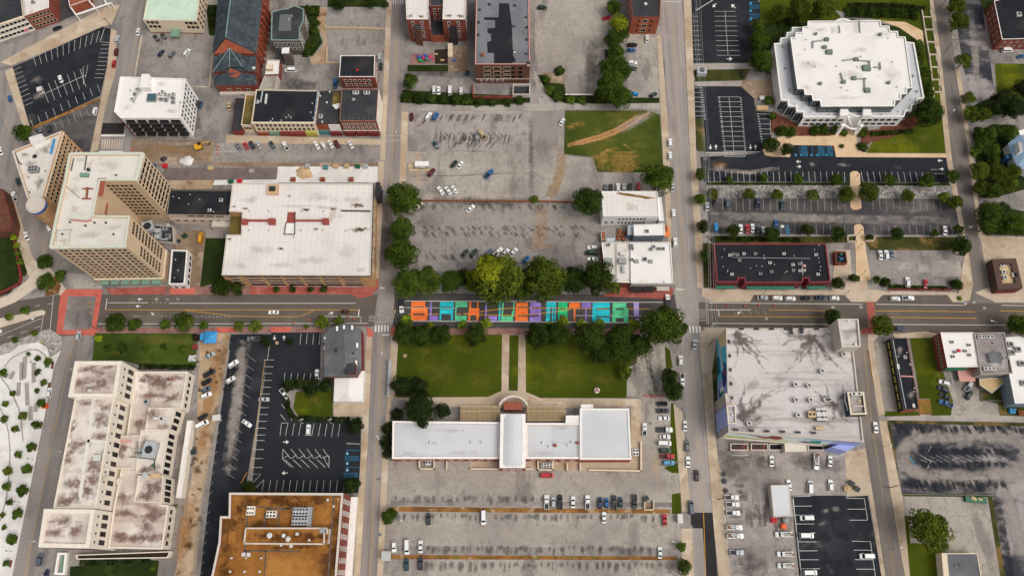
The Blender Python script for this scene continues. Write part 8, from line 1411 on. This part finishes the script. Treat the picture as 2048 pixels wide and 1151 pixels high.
for a,c in(((-s_,-s_),(s_,-s_)),((s_,-s_),(s_,s_)),((s_,s_),(-s_,s_)),((-s_,s_),(-s_,-s_))):b.face([(a[0],a[1],hs),(c[0],c[1],hs),(0,0,hs+.9)]);b.face([(a[0],a[1],hs-.3),(c[0],c[1],hs-.3),(c[0],c[1],hs),(a[0],a[1],hs)])
link('canopy',b.mesh('canopy','tarp_blue'),t)
for x in(-2.5,2.5):
 for y in(-2.5,2.5):b=MB();b.box(x,y,0,.1,.1,hs);link('leg',b.mesh('leg','lamp_grey'),t)
t=thing('blue_tent','small blue tarp left of the bright blue gazebo','tent',G(407,675,.1));b=MB();b.box(0,0,1.8,1.6,3.2,.12);link('canopy',b.mesh('canopy','tarp_blue'),t);b=MB();[b.box(x,y,0,.08,.08,1.8)for x in(-.7,.7)for y in(-1.5,1.5)];link('legs',b.mesh('legs','lamp_grey'),t)
t=thing('lawn_sculpture','red three legged sculpture on a round white pad on the lawn','sculpture',G(1194,780,.12));b=MB();b.cyl(0,0,0,1.25,.08,24);link('pad',b.mesh('pad','conc_white'),t);b=MB();[b.tube((.95*math.cos(a),.95*math.sin(a),.08),(.1*math.cos(a),.1*math.sin(a),2.6),.24,.16,6)for a in(math.radians(90),math.radians(215),math.radians(325))];b.cyl(0,0,2.5,.3,.4,8);link('figure',b.mesh('figure','sign_red'),t)
t=thing('playground_set','colourful play equipment on a mauve pad behind the U shaped house','playground',G(846,118,.1));b=MB();b.face(ccw([G(x,y,.03)-G(846,118)for x,y in((822,108),(868,106),(869,126),(820,130))]));link('pad',b.mesh('pad','paver_mauve'),t)
for i,(m,x,y)in enumerate((('toy_blue',-2,.5),('toy_pink',3.5,0),('toy_green',-1.4,-1.6),('toy_blue',1.2,1),('toy_pink',.3,-.4),('awning_teal',2,-.8))):b=MB();[b.box(x+a,y+c,0,.12,.12,1.7)for a in(-.6,.6)for c in(-.6,.6)];b.box(x,y,1.1,1.5,1.5,.12);b.cyl(x,y,1.7,1.0,.8,4,.1);b.tube((x+.7,y,1.1),(x+2.4,y-.4,.15),.3,n=5);link('play_tower',b.mesh('play_tower',m),t)
for x,y,m,lab in((872,110,'wood_tan','wooden picnic table on the dark patio behind the U shaped house'),(885,122,'wood_tan','tan garden box on the dark patio behind the U shaped house'),(907,122,'toy_blue','blue play tub at the foot of the tan stairs')):
 t=thing('garden_furniture',lab,'furniture',G(x,y,.1),.1);b=MB();b.box(0,0,.65,1.9,.9,.1);link('top',b.mesh('top',m),t);b=MB();[b.box(a*.7,0,0,.12,.8,.65)for a in(-1,1)];link('legs',b.mesh('legs',m),t)
t=thing('stairs','pale timber stair flight behind the right wing of the U shaped house','stairs',G(901,105,.1));b=MB();[b.box(0,3-i*.5,0,2.4,.5,3.2-i*.26)for i in range(12)];link('steps',b.mesh('steps','trim_cream'),t)
st(sheet('patio','soil_dark',.14,[(869,100),(896,98),(896,128),(870,128)]))
t=thing('bike_shelter','long narrow bus shelter on the pavement beside the park lawn','shelter',G(780,758,.14));b=MB();b.box(0,0,2.4,1.2,16,.12);link('roof',b.mesh('roof','galv'),t);b=MB();[b.box(x,y,0,.08,.08,2.4)for x in(-.5,.5)for y in(-7.5,-4,0,4,7.5)];link('posts',b.mesh('posts','lamp_grey'),t);b=MB();[b.box(0,-7+i*1.4,2.52,1.25,.5,.03)for i in range(11)];link('roof_panels',b.mesh('roof_panels','equip_grey'),t)
t=thing('grate_square','round tree stump pad on the left lawn','stump',G(810,711,.12));b=MB();b.cyl(0,0,0,1.0,.05,16);link('ring',b.mesh('ring','dirt'),t);b=MB();b.cyl(0,0,.05,.5,.2,12);link('stump',b.mesh('stump','wood_tan'),t);t.name='tree_stump'
for i,(x,y)in enumerate(((757,957),(757,952),(760,1068),(763,838),(1056,969),(1064,1033),(1064,1121),(1347,1027),(1300,846))):
 if i in(0,2,4,5,6,8):t=thing('drain_grate',['dark drain grate on the pavement left of the depot lot','','round manhole on the pavement by the bottom lot','','square drain grate behind the depot','drain grate below the dry verge','drain grate at the bottom lot strip','','square drain grate on the drive right of the depot'][i],'drain',G(x,y,.04),0,'drain grates');b=MB();b.box(0,0,0,1.4,1.2,.04 if i>3 else.14);link('frame',b.mesh('frame','equip_grey'),t);b=MB();[b.box(-.5+k_*.25,0,.04 if i>3 else.14,.14,1.0,.02)for k_ in range(5)];link('bars',b.mesh('bars','equip_dark'),t)
def wheel_stops(pts,label):
 t=thing('wheel_stop_row',label,'kerb',G(*pts[0]));b=MB()
 for x,y,a in pts:p=G(x,y)-G(*pts[0][:2]);b.box(p.x,p.y,.05,1.8,.2,.15,math.radians(a))
 link('wheel_stops',b.mesh('wheel_stops','conc_grey'),t)
def fence(pts,label,h=1.8,m='chain_link'):
 t=thing('fence',label,'fence',G(*pts[0]));o=G(*pts[0]);b=MB();r=MB()
 for a,c in zip(pts,pts[1:]):
  p,q=G(*a)-o,G(*c)-o;L_=(q-p).length;n=max(2,int(L_/3))
  for i in range(n+1):v=p.lerp(q,i/n);b.tube((v.x,v.y,0),(v.x,v.y,h),.05,n=5)
  for z in(h,h*.55,.15):r.tube((p.x,p.y,z),(q.x,q.y,z),.035,n=4)
 link('posts',b.mesh('posts',m),t);link('rails',r.mesh('rails',m),t)
fence([(462,668),(450,742),(405,1000),(388,1150)],'chain fence between the ochre strip and the dark strip');fence([(391,685),(462,686)],'short chain gate above the ochre strip');fence([(1437,900),(1442,990),(1458,1150)],'chain fence along the utility truck lot');fence([(1386,30),(1392,128)],'rail fence left of the fresh upper right lot');fence([(1798,988),(1980,990)],'wire fence below the worn lot');fence([(1878,676),(1906,770)],'picket fence between grass gap and brick building',1.2,'trim_white');fence([(1955,758),(1962,802),(2020,802)],'dark wire fence round the covered patio yard')
fence([(1735,990),(1768,1150)],'low wire fence right of the dark van lot');fence([(1582,990),(1602,1150)],'low wire fence left of the dark van lot',1.2)
# ================================================================= CAMERA, SKY, SUN
cam = bpy.data.cameras.new('camera'); co = bpy.data.objects.new('camera', cam); COL.objects.link(co)
cam.sensor_width = 36; cam.lens = FPX / 2048 * 36; cam.clip_start = 1; cam.clip_end = 6000
co.location = (0, 0, CAM_H); co.rotation_euler = (PITCH, 0, 0); SC.camera = co
wd = bpy.data.worlds.new('World'); SC.world = wd; wd.use_nodes = True; t_ = wd.node_tree; bg = t_.nodes['Background']
sk = t_.nodes.new('ShaderNodeTexSky'); sk.sky_type = 'NISHITA'; sk.sun_disc = False
ELEV, AZ = math.radians(56), math.radians(118)
sk.sun_elevation = ELEV; sk.sun_rotation = AZ; sk.dust_density = 6; sk.air_density = 1.0; sk.ozone_density = .6; sk.altitude = 200
hs = t_.nodes.new('ShaderNodeHueSaturation'); hs.inputs['Saturation'].default_value = .2
t_.links.new(sk.outputs[0], hs.inputs['Color']); t_.links.new(hs.outputs[0], bg.inputs['Color']); bg.inputs['Strength'].default_value = .15
sl = bpy.data.lights.new('sun', 'SUN'); sl.energy = 1.0; sl.angle = math.radians(32); sl.color = (1, .9, .77)
so = bpy.data.objects.new('sun', sl); COL.objects.link(so)
dv = Vector((math.sin(AZ) * math.cos(ELEV), math.cos(AZ) * math.cos(ELEV), math.sin(ELEV)))
so.rotation_euler = (-dv).to_track_quat('-Z', 'Y').to_euler(); so.location = (0, 0, 500)
SC.cycles.transparent_max_bounces = 32
vs = SC.view_settings; vs.view_transform = 'Standard'; vs.look = 'None'; vs.exposure = -.12; vs.gamma = 1; vs.use_curve_mapping = False
